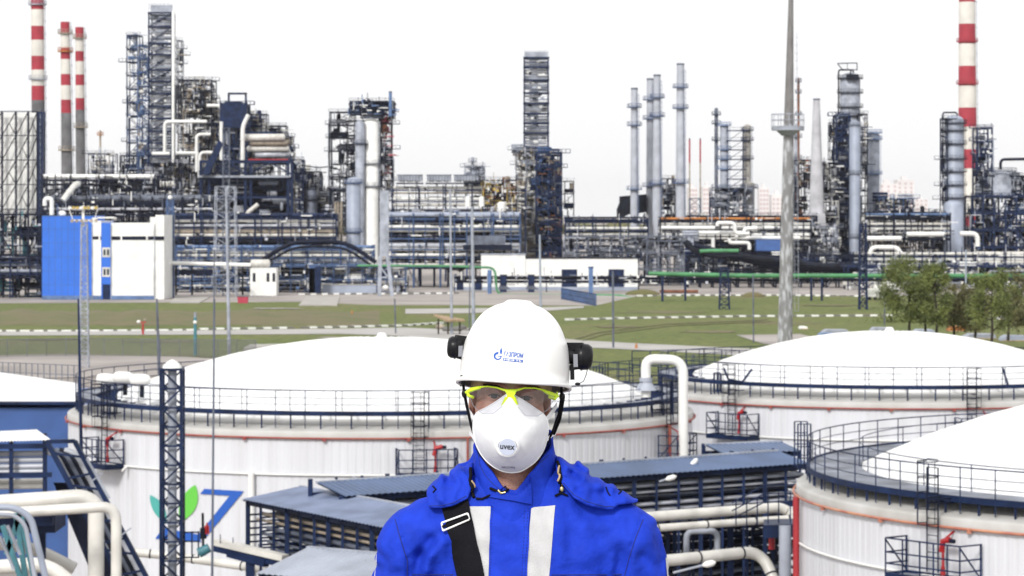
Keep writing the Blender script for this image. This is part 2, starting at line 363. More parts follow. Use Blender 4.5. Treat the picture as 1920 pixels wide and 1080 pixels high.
# ================================================================= STORAGE TANKS
def hit(cx, cy, R, px):
    d = V((px-960)/F, 1); c = V(cx, cy)
    a = d.dot(d); b = -2*d.dot(c); cc = c.dot(c)-R*R; D = b*b-4*a*cc
    t = (-b-sqrt(max(D, 0)))/(2*a); p = d*t; return atan2(p.y-cy, p.x-cx)
def pol(c, R, a, z): return V(c[0]+cos(a)*R, c[1]+sin(a)*R, z)
V2 = lambda a, b: Vector((a, b))
def hit(cx, cy, R, px):
    dx, dy = (px-960)/F, 1.0
    a = dx*dx+dy*dy; b = -2*(dx*cx+dy*cy); cc = cx*cx+cy*cy-R*R; D = max(b*b-4*a*cc, 0)
    t = (-b-sqrt(D))/(2*a); return atan2(dy*t-cy, dx*t-cx)
ZS = 11.95; ZD = 13.3
def tank(cx, cy, R, label, balc, apex, chambers=(), conduit=True, pipe='redpipe', logo=None, nradial=68, ZD=13.15, DW=1.45):
    t = thing('storage_tank', (cx, cy, 0), label, 'storage tank', 'white domed storage tanks')
    c = (cx, cy)
    # ribbed sheet cladding
    n = int(2*pi*R/0.40); m = MB('tankwall'); prof = []
    for i in range(n):
        a0 = 2*pi*i/n; da = 2*pi/n
        for f, dr in ((0, 0), (.30, 0), (.38, .014), (.92, .014)): prof.append((a0+f*da, R+dr))
    N = len(prof); zs = [0, 4, 8, ZS]; v = [(cx+cos(a)*r, cy+sin(a)*r, z) for z in zs for a, r in prof]
    m._add(v, [(k*N+i, k*N+(i+1) % N, (k+1)*N+(i+1) % N, (k+1)*N+i) for k in range(len(zs)-1) for i in range(N)])
    m.build('shell', t)
    m = MB('shoulder'); m.lathe((cx, cy, 0), [(R+.06, ZS-.02), (R+.055, ZS+.28), (R+.02, ZS+.33), (R-.1, ZS+.37), (R-2.6, ZS+.78), (R-2.9, ZS+.84)], 160, capt=False); m.build('shoulder', t)
    # dome
    Rd = R-2.55; hd = apex-ZD; Rs = (Rd*Rd+hd*hd)/(2*hd); pr = []
    for i in range(15):
        r = Rd*(1-i/14); pr.append((max(r, .01), apex-Rs+sqrt(Rs*Rs-r*r)))
    m = MB('dome'); m.lathe((cx, cy, 0), [(Rd+.02, ZD-.5)]+pr, 128); 
    m.cyl((cx, cy, apex-.05), (cx, cy, apex+.25), .35, .2, 10); m.build('dome_roof', t)
    # seams on the dome
    m = MB('white')
    for i in range(32):
        a = 2*pi*i/32; m.tube([V(cx+cos(a)*r, cy+sin(a)*r, z+.015) for r, z in pr[:-2:2]], .03, 4)
    m.build('roof_seam', t)
    # walkway
    m = MB('deck'); NN = 160
    for z0, z1, r0, r1, mm in ((ZD-.03, ZD+.03, R-DW, R-.42, 'deck'),):
        v = [pol(c, r, 2*pi*i/NN, z) for (r, z) in ((r0, z1), (r1, z1), (r1, z0), (r0, z0)) for i in range(NN)]
        m._add(v, [(k*NN+i, k*NN+(i+1) % NN, ((k+1) % 4)*NN+(i+1) % NN, ((k+1) % 4)*NN+i) for k in range(4) for i in range(NN)])
    for rr, za, zb in ((R-.40, ZD-.13, ZD+.10),):
        v = [pol(c, r, 2*pi*i/NN, z) for (r, z) in ((rr-.03, zb), (rr+.04, zb), (rr+.04, za), (rr-.03, za)) for i in range(NN)]
        m._add(v, [(k*NN+i, k*NN+(i+1) % NN, ((k+1) % 4)*NN+(i+1) % NN, ((k+1) % 4)*NN+i) for k in range(4) for i in range(NN)], 'navy')
    m.build('walkway', t)
    for i in range(nradial):
        a = 2*pi*(i+.5)/nradial; m = MB('navy')
        m.bar(pol(c, R-.46, a, ZS+.42), pol(c, R-.46, a, ZD-.1), .075)
        m.bar(pol(c, R-.46, a, ZD-.10), pol(c, R-2.6, a, ZD-.10), .06, .09)
        m.build('walkway_support', t)
    m = MB('navy')
    for i in range(nradial):
        a = 2*pi*i/nradial; m.bar(pol(c, R-.38, a, ZS+.45), pol(c, R-.38, a, ZD+1.12), .04)
    for z, r in ((ZD+1.12, .026), (ZD+.75, .016), (ZD+.42, .016)): m.ring((cx, cy, z), R-.38, r, 136, 4)
    m.build('railing', t)
    m = MB('navy')
    for i in range(nradial//2):
        a = 2*pi*i/(nradial//2); m.bar(pol(c, R-2.45, a, ZD), pol(c, R-2.45, a, ZD+1.0), .035)
    m.ring((cx, cy, ZD+1.0), R-2.45, .02, 120, 4); m.build('railing', t)
    # fire water ring
    m = MB(pipe); m.ring((cx, cy, ZS), R+.16, .05, 160, 8)
    for i in range(26):
        a = 2*pi*i/26; m.box(*sum(([q-.08, q+.08] for q in (cx+cos(a)*(R+.14), cy+sin(a)*(R+.14))), []), ZS-.14, ZS+.02)
    m.build('fire_water_pipe', t)
    if conduit:
        m = MB('white'); m.ring((cx, cy, 10.15), R+.12, .05, 140, 6); m.build('foam_pipe', t)
    for px, wd, hasred in balc:
        a = hit(cx, cy, R, px); ur = V(cos(a), sin(a), 0); ut = V(-sin(a), cos(a), 0); b0 = pol(c, R+.05, a, 0)
        zb = 10.12; dp = 1.1; w2 = wd/2
        def q(u, d, z): return b0+ut*u+ur*d+V(0, 0, z)
        bal = MB('navy')
        for d in (0.03, dp): bal.bar(q(-w2, d, zb), q(w2, d, zb), .08, .26)
        for u in (-w2, w2): bal.bar(q(u, 0, zb), q(u, dp, zb), .08, .26)
        bal.prism([q(-w2, 0, zb), q(w2, 0, zb), q(w2, dp, zb), q(-w2, dp, zb)], (0, 0, .04), 'deck')
        bo = bal.build('balcony', t)
        rl = MB('navy')
        us = [-w2, -w2/3*1.6, -w2/3*.2, w2/3*.9, w2/3*2, w2]
        for u in us: rl.bar(q(u, dp, zb), q(u, dp, zb+1.35), .055)
        for u in (-w2, w2): rl.bar(q(u, .05, zb), q(u, .05, zb+1.35), .07); rl.bar(q(u, .05, zb+.15), q(u, dp, zb+1.3), .045)
        for z in (.45, .85, 1.35):
            rl.bar(q(-w2, dp, zb+z), q(w2, dp, zb+z), .05)
            for u in (-w2, w2): rl.bar(q(u, 0, zb+z), q(u, dp, zb+z), .05)
        rl.build('handrail', bo)
        ld_ = MB('navyd')
        for u in (-.62, -.08): ld_.bar(q(u, .22, zb+.2), q(u, -.5, ZD+.2) if 0 else q(u, .22, ZD+1.1), .05)
        for k in range(14): ld_.bar(q(-.62, .22, zb+.3+k*.3), q(-.08, .22, zb+.3+k*.3), .03)
        for k in range(5):
            z = ZS+.1+k*.55
            ld_.tube([q(-.62, .22, z), q(-.78, .55, z), q(-.35, .95, z), q(.08, .55, z), q(-.08, .22, z)], .02, 4)
        for u, d in ((-.78, .55), (-.35, .95), (.08, .55)): ld_.bar(q(u, d, ZS+.1), q(u, d, ZS+2.3), .025)
        for z in (ZS+.8, ZD): ld_.bar(q(-.62, .22, z), q(-.62, -.6, z), .05); ld_.bar(q(-.08, .22, z), q(-.08, -.6, z), .05)
        ld_.build('caged_ladder', t)
        if hasred:
            r = MB('signalred'); u = .55
            r.tube([q(u-.18, .5, zb+1.0), q(u-.12, .5, zb+1.38), q(u+.22, .5, zb+1.45)], .11, 8)
            r.cyl(q(u-.12, .5, zb+.35), q(u-.12, .5, zb+1.1), .05, .05, 8); r.cyl(q(u-.12, .5, zb+.2), q(u-.12, .5, zb+.5), .10, .07, 8)
            r.cyl(q(u+.20, .5, zb+1.42), q(u+.42, .5, zb+1.42), .08, .08, 8, 'navyd')
            r.bar(q(u-.12, .5, zb+1.4), q(u-.12, -.3, ZS), .06); r.build('foam_generator', t)
    for px, dz in chambers:
        a = hit(cx, cy, R-.3, px); p = pol(c, R-1.1, a, ZD+1.35+dz)
        m = MB('white'); m.tube([p+V(q_, 0, 0) for q_ in (-.52, -.46, -.25, .3, .48, .55)], [.1, .26, .33, .31, .22, .08], 14); m.cyl(p+V(.1, 0, -.9), p+V(.1, 0, 0), .12, .12, 8, 'dark'); m.build('vent_drum', t)
    return t, c

AX1 = 16.2
t1, c1 = tank(-7.14, 160.9, 17.0, 'largest white tank behind the man, with a leaf and blue bar emblem on its wall', [(211, 2.5, True), (797, 2.9, True), (1250, 2.6, True)], AX1, ((172, -.20), (205, 0.0), (238, -.05)))
t2, c2 = tank(23.2, 180.3, 14.6, 'white domed tank at right, farther back, behind the other right hand tank', [(1386, 3.0, True), (1830, 2.6, True)], 15.75, nradial=56)
t3, c3 = tank(30.3, 115.2, 19.0, 'nearest white domed tank, cut off by the lower right edge of the picture', [(1772, 3.6, True)], 16.6, nradial=74, pipe='orangepipe', ZD=12.92, DW=2.5)

# emblem on tank 1
def on_tank(c, R, px, y):
    a = hit(c[0], c[1], R, px); p = pol(c, R, a, 0); return pol(c, R, a, Z(y, p.y))
def emblem(name, polys, m_, parent, c, R):
    m = MB(m_)
    for pl_ in polys:
        # fan strip between top and bottom outlines, following the curve of the shell
        top, bot = pl_
        n = len(top)
        v = [on_tank(c, R, *p) for p in top]+[on_tank(c, R, *p) for p in bot]
        m._add(v, [(i, i+1, n+i+1, n+i) for i in range(n-1)])
    return m.build(name, parent)
def lerp(a, b, n): return [(a[0]+(b[0]-a[0])*i/n, a[1]+(b[1]-a[1])*i/n) for i in range(n+1)]
E = emblem('emblem', [(lerp((383, 916.5), (457, 921), 8), lerp((375, 926), (440, 930), 8)),
    (lerp((437, 921), (362, 1015), 10), lerp((457, 921), (386, 1007), 10)),
    (lerp((305, 990), (371, 1002), 8), lerp((291, 1010), (377, 1016), 8))], 'logoblue', t1, c1, 17.07)
def leaf(a, b, bulge1, bulge2, n=10):
    top = []; bot = []
    for i in range(n+1):
        t = i/n; x = a[0]+(b[0]-a[0])*t; y = a[1]+(b[1]-a[1])*t; s_ = sin(pi*t)**.8
        nx, ny = (b[1]-a[1]), -(b[0]-a[0]); l = sqrt(nx*nx+ny*ny); nx /= l; ny /= l
        top.append((x+nx*bulge1*s_, y+ny*bulge1*s_)); bot.append((x-nx*bulge2*s_, y-ny*bulge2*s_))
    return top, bot
emblem('emblem_leaf', [leaf((281, 928), (311, 981), 12, 9)], 'logoteal', t1, c1, 17.07)
emblem('emblem_leaf', [leaf((366, 909), (338, 978), 17, 14)], 'logogreen', t1, c1, 17.07)
m = MB('white'); a = hit(*c1, 17.2, 472); m.cyl(pol(c1, 17.25, a, 2), pol(c1, 17.25, a, 10.2), .16, .16, 10)
a = hit(*c1, 17.2, 237); m.cyl(pol(c1, 17.2, a, 10.12), pol(c1, 17.6, a+.01, 9.95), .07, .05, 6); m.build('foam_pipe', t1)
m = MB('redpipe'); a = hit(*c1, 17.1, 876); m.cyl(pol(c1, 17.2, a, 0), pol(c1, 17.2, a, ZS), .06, .06, 8)
a = hit(*c1, 17.1, 1249); m.cyl(pol(c1, 17.3, a, 0), pol(c1, 17.3, a, ZS), .1, .1, 8); m.build('riser', t1)
m = MB('red'); a = hit(*c3, 19.1, 1500); m.cyl(pol(c3, 19.25, a, 0), pol(c3, 19.25, a, ZS), .13, .13, 8); m.build('riser', t3)
# caged stair shaft at the left edge of tank 1 and at the left edge of tank 3
def shaft(px0, px1, yt, yb, Y, parent, dep=1.0):
    m = MB('navy'); x0, x1 = X(px0, Y), X(px1, Y); z0, z1 = Z(yb, Y), Z(yt, Y)
    for xx in (x0, (x0+x1)/2, x1):
        for yy in (Y, Y+dep): m.bar((xx, yy, z0), (xx, yy, z1), .06)
    n = int((z1-z0)/.45)
    for k in range(n+1):
        z = z0+(z1-z0)*k/n
        for yy in (Y, Y+dep): m.bar((x0, yy, z), (x1, yy, z), .04)
    return m.build('access_frame', parent)
shaft(190, 214, 722, 795, 152, t1); shaft(1222, 1262, 705, 792, 154, t1); shaft(1496, 1520, 795, 880, 119, t3, 1.4); shaft(1340, 1352, 700, 750, 172, t2, .8)
m = MB('navy')      # far side arch rails on tank 2
for (xa, ya), (xb, yb) in (((1357, 690), (1366, 712)), ((1366, 712), (1392, 716)), ((1392, 716), (1410, 692)), ((1880, 690), (1890, 722))): m.tube([P(xa, ya, 168), P(xb, yb, 168)], .07, 6)
m.build('stair_rail', t2)

# ================================================================= WHITE U PIPE, NEAR PIPES
def pipething(name, label, cat, pts, r, m_, Y=None, n=12, bend=None, flange=0, group=None, clamps=0):
    pts = [P(*p) if len(p) == 3 else P(p[0], p[1], Y) for p in [tuple(p) for p in pts]]
    t = thing(name, pts[0], label, cat, group)
    m = MB(m_); m.tube(pts, r, n, bend=bend or r*3, k=6); m.build('pipe', t)
    if flange or clamps:
        for i in range(len(pts)-1):
            a, b = pts[i], pts[i+1]; L = (b-a).length; cnt = max(1, int(L/2.2))
            for j in range(cnt):
                p = a+(b-a)*((j+.5)/cnt); d = (b-a).normalized(); k = MB('navyd' if clamps else m_)
                k.cyl(p-d*.03, p+d*.03, r*1.12, r*1.12, n); k.build('clamp', t)
    return t
t = pipething('vent_pipe', 'white inverted U pipe rising between the largest tank and the right tank', 'pipe', [(1211, 708, 152), (1211, 673, 152), (1281, 675, 152), (1281, 905, 152)], .25, 'white', bend=.75)
m = MB('ltgrey'); p = P(1211, 712, 152); m.cyl(p-V(0, 0, .1), p+V(0, 0, .1), .33, .33, 12); m.cyl(p-V(0, 0, .55), p-V(0, 0, .1), .55, .28, 12); m.cyl(p-V(0, 0, .9), p-V(0, 0, .5), .25, .25, 12, 'white'); m.build('flange', t)

# pipe sheds: sheet roof on a tall navy rack full of pipes
def rack(name, label, A, B, depth, zroof, levels, posts, zlow, roofm='roofblue', roofw=2.6, tilt=.45, pm=('grey', 'silver', 'ltgrey', 'beige'), dz=.40, r=.09, seed=1, pb=.8):
    rnd = random.Random(seed); A = Vector(A); B = Vector(B); d = (B-A); L = d.length; d.normalize(); nrm = V(-d.y, d.x, 0)
    if nrm.y < 0: nrm = -nrm
    t = thing(name, (A.x, A.y, 0), label, 'pipe rack')
    ro = MB(roofm); o = V(0, 0, 0)
    n = int(L/.32)
    top = []; 
    for i in range(n+1):
        for k, zz in ((0, 0), (.5, .045)):
            p = A+d*(L*(i+k*.999)/(n+1)); top.append(V(p.x, p.y, zroof+zz)-nrm*.35); top.append(V(p.x, p.y, zroof+zz+tilt)+nrm*roofw)
    ro._add(top, [(2*i, 2*i+1, 2*i+3, 2*i+2) for i in range(len(top)//2-1)]); 
    ro._add([p-V(0, 0, .06) for p in top], [(2*i, 2*i+2, 2*i+3, 2*i+1) for i in range(len(top)//2-1)], 'navy')
    ro.bar(top[1], top[-1], .18, .10, 'ltgrey'); ro.build('roof', t)
    fr = MB('navy')
    for i in range(posts+1):
        p = A+d*(L*i/posts)
        for s_ in (0, depth):
            q = V(p.x, p.y, 0)+nrm*s_; fr.bar(q+V(0, 0, zlow), q+V(0, 0, zroof+tilt*s_/roofw), .12 if i % 3 else .2)
        for k in range(levels):
            z = zroof-.55-k*dz-r-.06; fr.bar(V(p.x, p.y, z), V(p.x, p.y, z)+nrm*depth, .08)
    for z in (zroof-.15, zroof-.45-levels*dz, zlow+.3):
        for s_ in (0, depth): fr.bar(V(A.x, A.y, z)+nrm*s_, V(B.x, B.y, z)+nrm*s_, .12, .22)
    fr.build('frame', t)
    for k in range(levels):
        for s_ in (.25, .8, 1.35, 1.9):
            if s_ > depth: continue
            z = zroof-.55-k*dz+rnd.uniform(-.02, .02); mm = rnd.choice(pm) if s_ < 1 else 'dark'
            e = rnd.uniform(0, .1)*L; p = MB(mm); a = V(A.x, A.y, z)+nrm*s_+d*e; b = V(B.x, B.y, z)+nrm*s_
            p.cyl(a, b, r*rnd.uniform(.7, 1.2), None, 8); p.build('pipe', t)
    return t
def RP(x, y, z): return G(x, y, z)
A = RP(465, 936, 10.3); B = RP(745, 992, 10.3); B2 = A+(B-A)*1.5
rack('pipe_shed', 'blue roofed pipe rack running from the emblem down towards the man', A, B2, 2.4, 10.3, 7, 16, 6.0, 'roofslate', seed=3, r=.085, dz=.30, pm=('grey', 'beige', 'dark', 'grey'))
A = RP(640, 930, 10.8); B = RP(1512, 868, 10.8)
rack('pipe_shed', 'long blue roofed pipe rack passing behind the man in front of the tanks', A, B, 2.4, 10.8, 5, 20, 4.2, roofw=1.9, seed=4, r=.085, dz=.30, pm=('ltgrey', 'silver', 'grey', 'dark'))
t = rack('pipe_shed', 'low rack with a pale ribbed sheet roof at the bottom centre left', RP(490, 1074, 9.2), RP(715, 1098, 9.2), 2.0, 9.2, 3, 5, 6, 'roofgrey', 2.6, .75, seed=5)
t = rack('pipe_shed', 'lower rack full of dark pipes under the long blue roofed rack', RP(1160, 985, 8.1), RP(1500, 962, 8.1), 2.4, 8.1, 8, 10, 2.2, 'navy', 1.2, .1, seed=6, r=.07, dz=.42, pm=('navyd', 'dark', 'navy', 'grey'))
t = rack('pipe_shed', 'short rack with a small slate blue sheet roof by the right tanks', RP(1352, 850, 11.2), RP(1500, 845, 11.2), 2.0, 11.2, 2, 5, 8.5, 'roofblue', 1.8, .3, seed=7, r=.07, pm=('dark', 'navyd'))
# right-hand large pipes
pipething('insulated_pipe', 'thick cream pipe crossing right of the man below the long roofed rack', 'pipe', [(1090, 978, 124), (1465, 951, 129), (1488, 966, 129), (1500, 976, 128)], .22, 'cream', clamps=0, group=None)
pipething('insulated_pipe', 'cream pipe with dark clamps just beneath the thickest pipe right of the man', 'pipe', [(1090, 1000, 123), (1460, 974, 128), (1500, 972, 128)], .16, 'cream', clamps=1)
pipething('insulated_pipe', 'wide cream pipe bending down at lower right beside the nearest tank', 'pipe', [(1100, 1066, 121), (1430, 1033, 126), (1462, 1120, 125)], .25, 'cream', clamps=1, bend=1.0)
pipething('loop_pipe', 'small pale inverted U pipe under the cream pipes at right', 'pipe', [(1287, 1050, 127), (1287, 996, 127), (1345, 995, 127), (1345, 1050, 127)], .13, 'ltgrey', bend=.35)
pipething('duct', 'upright pale grey duct just left of the nearest tank', 'duct', [(1472, 985, 124), (1472, 1110, 124)], .26, 'ltgrey')
pipething('duct', 'short grey duct entering the nearest tank at lower right', 'duct', [(1475, 1028, 126), (1512, 1028, 126)], .26, 'grey')
t = thing('access_platform', P(1465, 975, 126), 'navy steel platform with handrails beside the nearest tank', 'platform')
m = MB('navy'); m.prism([P(1432, 985, 124), P(1500, 983, 124), P(1500, 972, 127), P(1432, 974, 127)], (0, 0, -.55)); m.build('deck', t)
m = MB('navy')
for x in (1380, 1400, 1420, 1440, 1460, 1482, 1498): m.bar(P(x, 985, 125), P(x, 922 if x > 1435 else 935, 125), .05)
for y0, y1 in ((935, 910), (950, 926), (965, 942)): m.bar(P(1372, y0+8, 125), P(1432, y1, 125), .05); m.bar(P(1432, y1, 125), P(1500, y1-2, 125), .05)
m.build('handrail', t)
m = MB('red'); m.cyl(P(1447, 990, 127), P(1447, 1030, 127), .14, .14, 8); m.build('riser', t)
def flood(name, label, a, b, Y, m_='white'):
    t = thing(name, P(a[0], a[1], Y), label, 'lamp')
    m = MB('ltgrey'); m.cyl(P(a[0], a[1], Y), P(b[0], b[1], Y), .05, .05, 6); m.build('arm', t)
    m = MB(m_); p = P(b[0], b[1], Y); d = (P(b[0], b[1], Y)-P(a[0], a[1], Y)).normalized(); m.tube([p-d*.1, p+d*.05, p+d*.3, p+d*.42], [.05, .13, .12, .03], 10); m.build('lamp_head', t)
flood('street_lamp', 'white lamp head on a slanted arm at the bottom right of the man', (1262, 1074), (1322, 1059), 112)
flood('street_lamp', 'small white lamp head on the long blue rack roof right of the man', (1236, 903), (1252, 898), 134)
flood('street_lamp', 'tiny white lamp reaching from the wall behind the red riser', (1290, 880), (1297, 872), 140)
flood('street_lamp', 'tiny white lamp on the large tank wall left of the man', (660, 893), (679, 903), 140)

# lattice tower (front left) and poles
def lattice(name, label, px, wpx, yt, yb, Y, m_, n=None, cap=None, r=.05, inner=None, cat='lattice tower', taper=1.0, group=None, rot=0.0):
    cx = X(px, Y); hw = wpx/2/F*Y; z0, z1 = Z(yb, Y), Z(yt, Y); n = n or max(4, int((z1-z0)/(2*hw*.9)))
    t = thing(name, (cx, Y, z0), label, cat, group)
    m = MB(m_)
    def cn(k, z):
        s_ = hw*(1+(taper-1)*(1-(z-z0)/(z1-z0))); a = pi/4+k*pi/2+rot; return V(cx+cos(a)*s_*1.414, Y+sin(a)*s_*1.414, z)
    for k in range(4): m.bar(cn(k, z0), cn(k, z1), r*1.7)
    m.build('leg_frame', t); m = MB(m_)
    for i in range(n):
        za = z0+(z1-z0)*i/n; zb = z0+(z1-z0)*(i+1)/n
        for k in range(4):
            m.bar(cn(k, za), cn((k+1) % 4, za), r)
            if i % 2: m.bar(cn(k, za), cn((k+1) % 4, zb), r)
            else: m.bar(cn((k+1) % 4, za), cn(k, zb), r)
    for k in range(4): m.bar(cn(k, z1), cn((k+1) % 4, z1), r*1.4)
    m.build('bracing', t)
    if inner: m = MB(inner); m.cyl((cx, Y, z0), (cx, Y, z1+.1), hw*.45, None, 10); m.build('inner_pipe', t)
    if cap: m = MB(cap); m.lathe((cx, Y, z1+.02), [(hw*1.0, 0), (hw*.9, .12), (hw*.5, .3), (.03, .4)], 12); m.build('cap', t)
    return t
lattice('lattice_tower', 'dark blue lattice tower with pale pipe inside and white cap, before the emblem', 323, 38, 692, 1300, 128, 'navy', cap='white', inner='ltgrey', r=.075)
def pole(name, label, pts, r, Y, m_='grey', r2=None, cat='pole', head=None, group=None):
    a, b = P(pts[0][0], pts[0][1], Y), P(pts[1][0], pts[1][1], Y)
    t = thing(name, a, label, cat, group); m = MB(m_); m.cyl(a, b, r, r2 or r, 8); m.build('pole_shaft', t)
    if head == 'lamp': m = MB('white'); m.bar(b+V(-.5, 0, 0), b+V(.5, 0, 0), .25, .12); m.build('lamp_head', t)
    if head == 'ball': m = MB('white'); m.ell(b-V(0, 0, .8), .45, .45, .45, 10, 6); m.build('lamp_globe', t)
    return t
pole('lightning_rod', 'thin grey pole standing right of the dark lattice tower in front of the emblem', [(396, 1300), (402, 560)], .06, 118, 'grey', .035)
pole('mast', 'thin dark mast at the left edge of the largest tank', [(153, 880), (147, 560)], .10, 150, 'navy', .05)
pole('mast', 'slender dark mast behind the left lattice tower, by the tank edge', [(299, 710), (294, 560)], .12, 190, 'grey', .06)

# big concrete mast
def bigmast():
    Y = 450; t = thing('concrete_mast', (X(1472, Y), Y, 0), 'tall tapering weathered concrete mast with a railed platform, right of the man', 'mast')
    m = MB('oldconc'); x = X(1472, Y)
    prof = [(1.2, 0), (1.14, Z(640, Y)), (.94, Z(400, Y)), (.76, Z(232, Y)), (.58, Z(120, Y)), (.38, Z(0, Y)), (.33, Z(-60, Y))]
    n = 20; v = []; fs = []
    for i, (r, z) in enumerate(prof):
        xs = x+(z-Z(640, Y))/(Z(0, Y)-Z(640, Y))*X(1483, Y)-(z-Z(640, Y))/(Z(0, Y)-Z(640, Y))*x if z > 0 else x
        v += [(xs+cos(k*2*pi/n)*r, Y+sin(k*2*pi/n)*r, z) for k in range(n)]
    for i in range(len(prof)-1): m._add(v[i*n:(i+2)*n], [(k, (k+1) % n, n+(k+1) % n, n+k) for k in range(n)], 'oldconc' if i < 3 else 'mastgrey', smooth=True)
    m.build('shaft', t)
    xc = X(1477, Y); zp = Z(241, Y); r = 2.5
    m = MB('ltgrey'); m.cyl((xc, Y, zp-.3), (xc, Y, zp+.35), r, r+.05, 24); m.cyl((xc, Y, zp-1.1), (xc, Y, zp-.3), .95, 1.8, 16); m.build('platform', t)
    m = MB('ltgrey')
    for k in range(12): a = k*pi/6; m.bar((xc+cos(a)*r, Y+sin(a)*r, zp+.3), (xc+cos(a)*r, Y+sin(a)*r, zp+2.2), .09)
    for z in (2.2, 1.3): m.ring((xc, Y, zp+z), r, .05, 24, 4)
    m.build('railing', t)
    m = MB('ltgrey'); xl = X(1494, Y)
    for s_ in (-.3, .3): m.bar((xl+s_, Y+.2, 8), (xl-.3+s_, Y+.2, Z(60, Y)), .07)
    k = 8
    while k < Z(60, Y): m.bar((xl-.3, Y+.2, k), (xl+.3, Y+.2, k), .05); k += 1.2
    m.build('ladder', t)
bigmast()

# ---- left: white roofed building with blue wall
t = thing('warehouse', P(60, 760, 190), 'blue walled building with a white roof at the left edge, behind the pipes', 'building')
Yw = 190.; a, b = X(-200, Yw), X(148, Yw); zt = Z(755, Yw)
m = MB('wallblue'); n = 90
for i in range(n): x0 = a+(b-a)*i/n; x1 = a+(b-a)*(i+.5)/n; m.box(x0, x1, Yw, Yw+22, 0, zt-.35); m.box(x1, a+(b-a)*(i+1)/n, Yw+.04, Yw+21.9, 0, zt-.35)
m.build('wall', t)
m = MB('dome'); m.prism([(a, Yw-.4, zt), (b+.2, Yw-.4, zt), (X(150, Yw+24), Yw+24, zt-.3), (a, Yw+24, zt+.9)], (0, 0, .15)); m.build('roof', t)
m = MB('navy'); m.bar((a, Yw-.45, zt), (b+.2, Yw-.45, zt), .1, .2); m.build('gutter', t)
# handrail fence behind it
def railfence(name, label, pts, h, step, m_, rails=2, r=.04):
    L = [G(x, y) for x, y in pts]; t = thing(name, L[0], label, 'fence'); m = MB(m_); q = MB(m_)
    for i in range(len(L)-1):
        a, b = L[i], L[i+1]; n = max(1, int((b-a).length/step))
        for k in range(n+1): p = a+(b-a)*k/n; m.bar(p, p+V(0, 0, h), r*1.6)
        for z in [h*(j+1)/rails for j in range(rails)]: q.bar(a+V(0, 0, z), b+V(0, 0, z), r*1.3)
    m.build('post', t); q.build('rail', t); return t, L
railfence('pipe_fence', 'dark railing fence above the white roof at the left edge', [(-60, 712), (150, 722)], 2.6, 1.1, 'grey', 2, .07)
railfence('pipe_fence', 'grey railing on the grass right behind the white inverted U pipe', [(1185, 700), (1320, 696), (1420, 700)], 3.2, 3.0, 'navy', 3, .09)
railfence('pipe_fence', 'dark railing behind the man just right of his helmet', [(1095, 738), (1140, 722), (1200, 716)], 3.0, 2.2, 'navy', 3, .08)
t, L = railfence('mesh_fence', 'grey mesh fence along the concrete pad at left', [(-60, 671), (160, 668), (480, 672)], 2.9, 3.0, 'grey', 1, .05)
m = MB('wiremesh')
for i in range(len(L)-1): m.poly([L[i], L[i+1], L[i+1]+V(0, 0, 2.9), L[i]+V(0, 0, 2.9)])
m.build('mesh_panel', t)
t = thing('concrete_slab', G(540, 665), 'long pale concrete slab lying on the grass behind the largest tank', 'slab')
m = MB('concrete'); p = G(457, 662); q = G(640, 657); m.prism([p, q, q+V(0, 12, 0), p+V(0, 12, 0)], (0, 0, .9)); m.build('top', t); 
m = MB('dark'); m.prism([p+V(0, -.3, 0), q+V(0, -.3, 0), q, p], (0, 0, .45)); m.build('base', t)

# near-left pipework
pipething('insulated_pipe', 'thick cream pipe bending down at the lower left corner', 'pipe', [(-120, 951, 113), (155, 932, 113), (180, 945, 113), (180, 1180, 113)], .31, 'cream', bend=1.1)
pipething('insulated_pipe', 'thinner cream pipe in front, elbowing down at lower left', 'pipe', [(-60, 966, 110), (218, 949, 110), (218, 1180, 110)], .20, 'cream', bend=.6)
pipething('insulated_pipe', 'cream pipe curving low in the bottom left corner', 'pipe', [(-60, 1068, 108), (90, 1056, 108), (150, 1110, 108)], .27, 'cream', bend=1.2)
pipething('insulated_pipe', 'cream pipe behind the elbows near the bottom left corner', 'pipe', [(-60, 1015, 118), (60, 1025, 118), (140, 1066, 118)], .25, 'cream', bend=1.2)
pipething('insulated_pipe', 'grey white pipe at the foot of the largest tank left of the lattice tower', 'pipe', [(245, 1035, 138), (318, 1042, 138), (500, 1068, 136)], .2, 'cream', clamps=1)
pipething('steel_arch', 'pale steel blue bent tube in the lower left corner', 'pipe', [(-60, 950, 95), (30, 952, 95), (58, 970, 95), (92, 1110, 95)], .11, 'paleblue', bend=.6)
pipething('steel_arch', 'second pale bent tube just inside the first in the lower left corner', 'pipe', [(-60, 961, 93), (28, 966, 93), (48, 985, 93), (70, 1110, 93)], .07, 'ltgrey', bend=.5)
t = thing('support_frame', P(40, 1090, 98), 'teal steel A frame below the bent tubes at lower left', 'frame')
for a_, b_ in (((12, 1040), (38, 962)), ((38, 962), (70, 1110)), ((30, 962), (52, 1110)), ((5, 985), (48, 1110))):
    m = MB('teal'); m.bar(P(*a_, 98), P(*b_, 98), .17); m.build('strut', t)
for a_, b_ in (((0, 1005), (26, 1068)), ((14, 985), (38, 1040))):
    m = MB('ltgrey'); m.bar(P(*a_, 97), P(*b_, 97), .18, .08); m.build('sheet_strip', t)
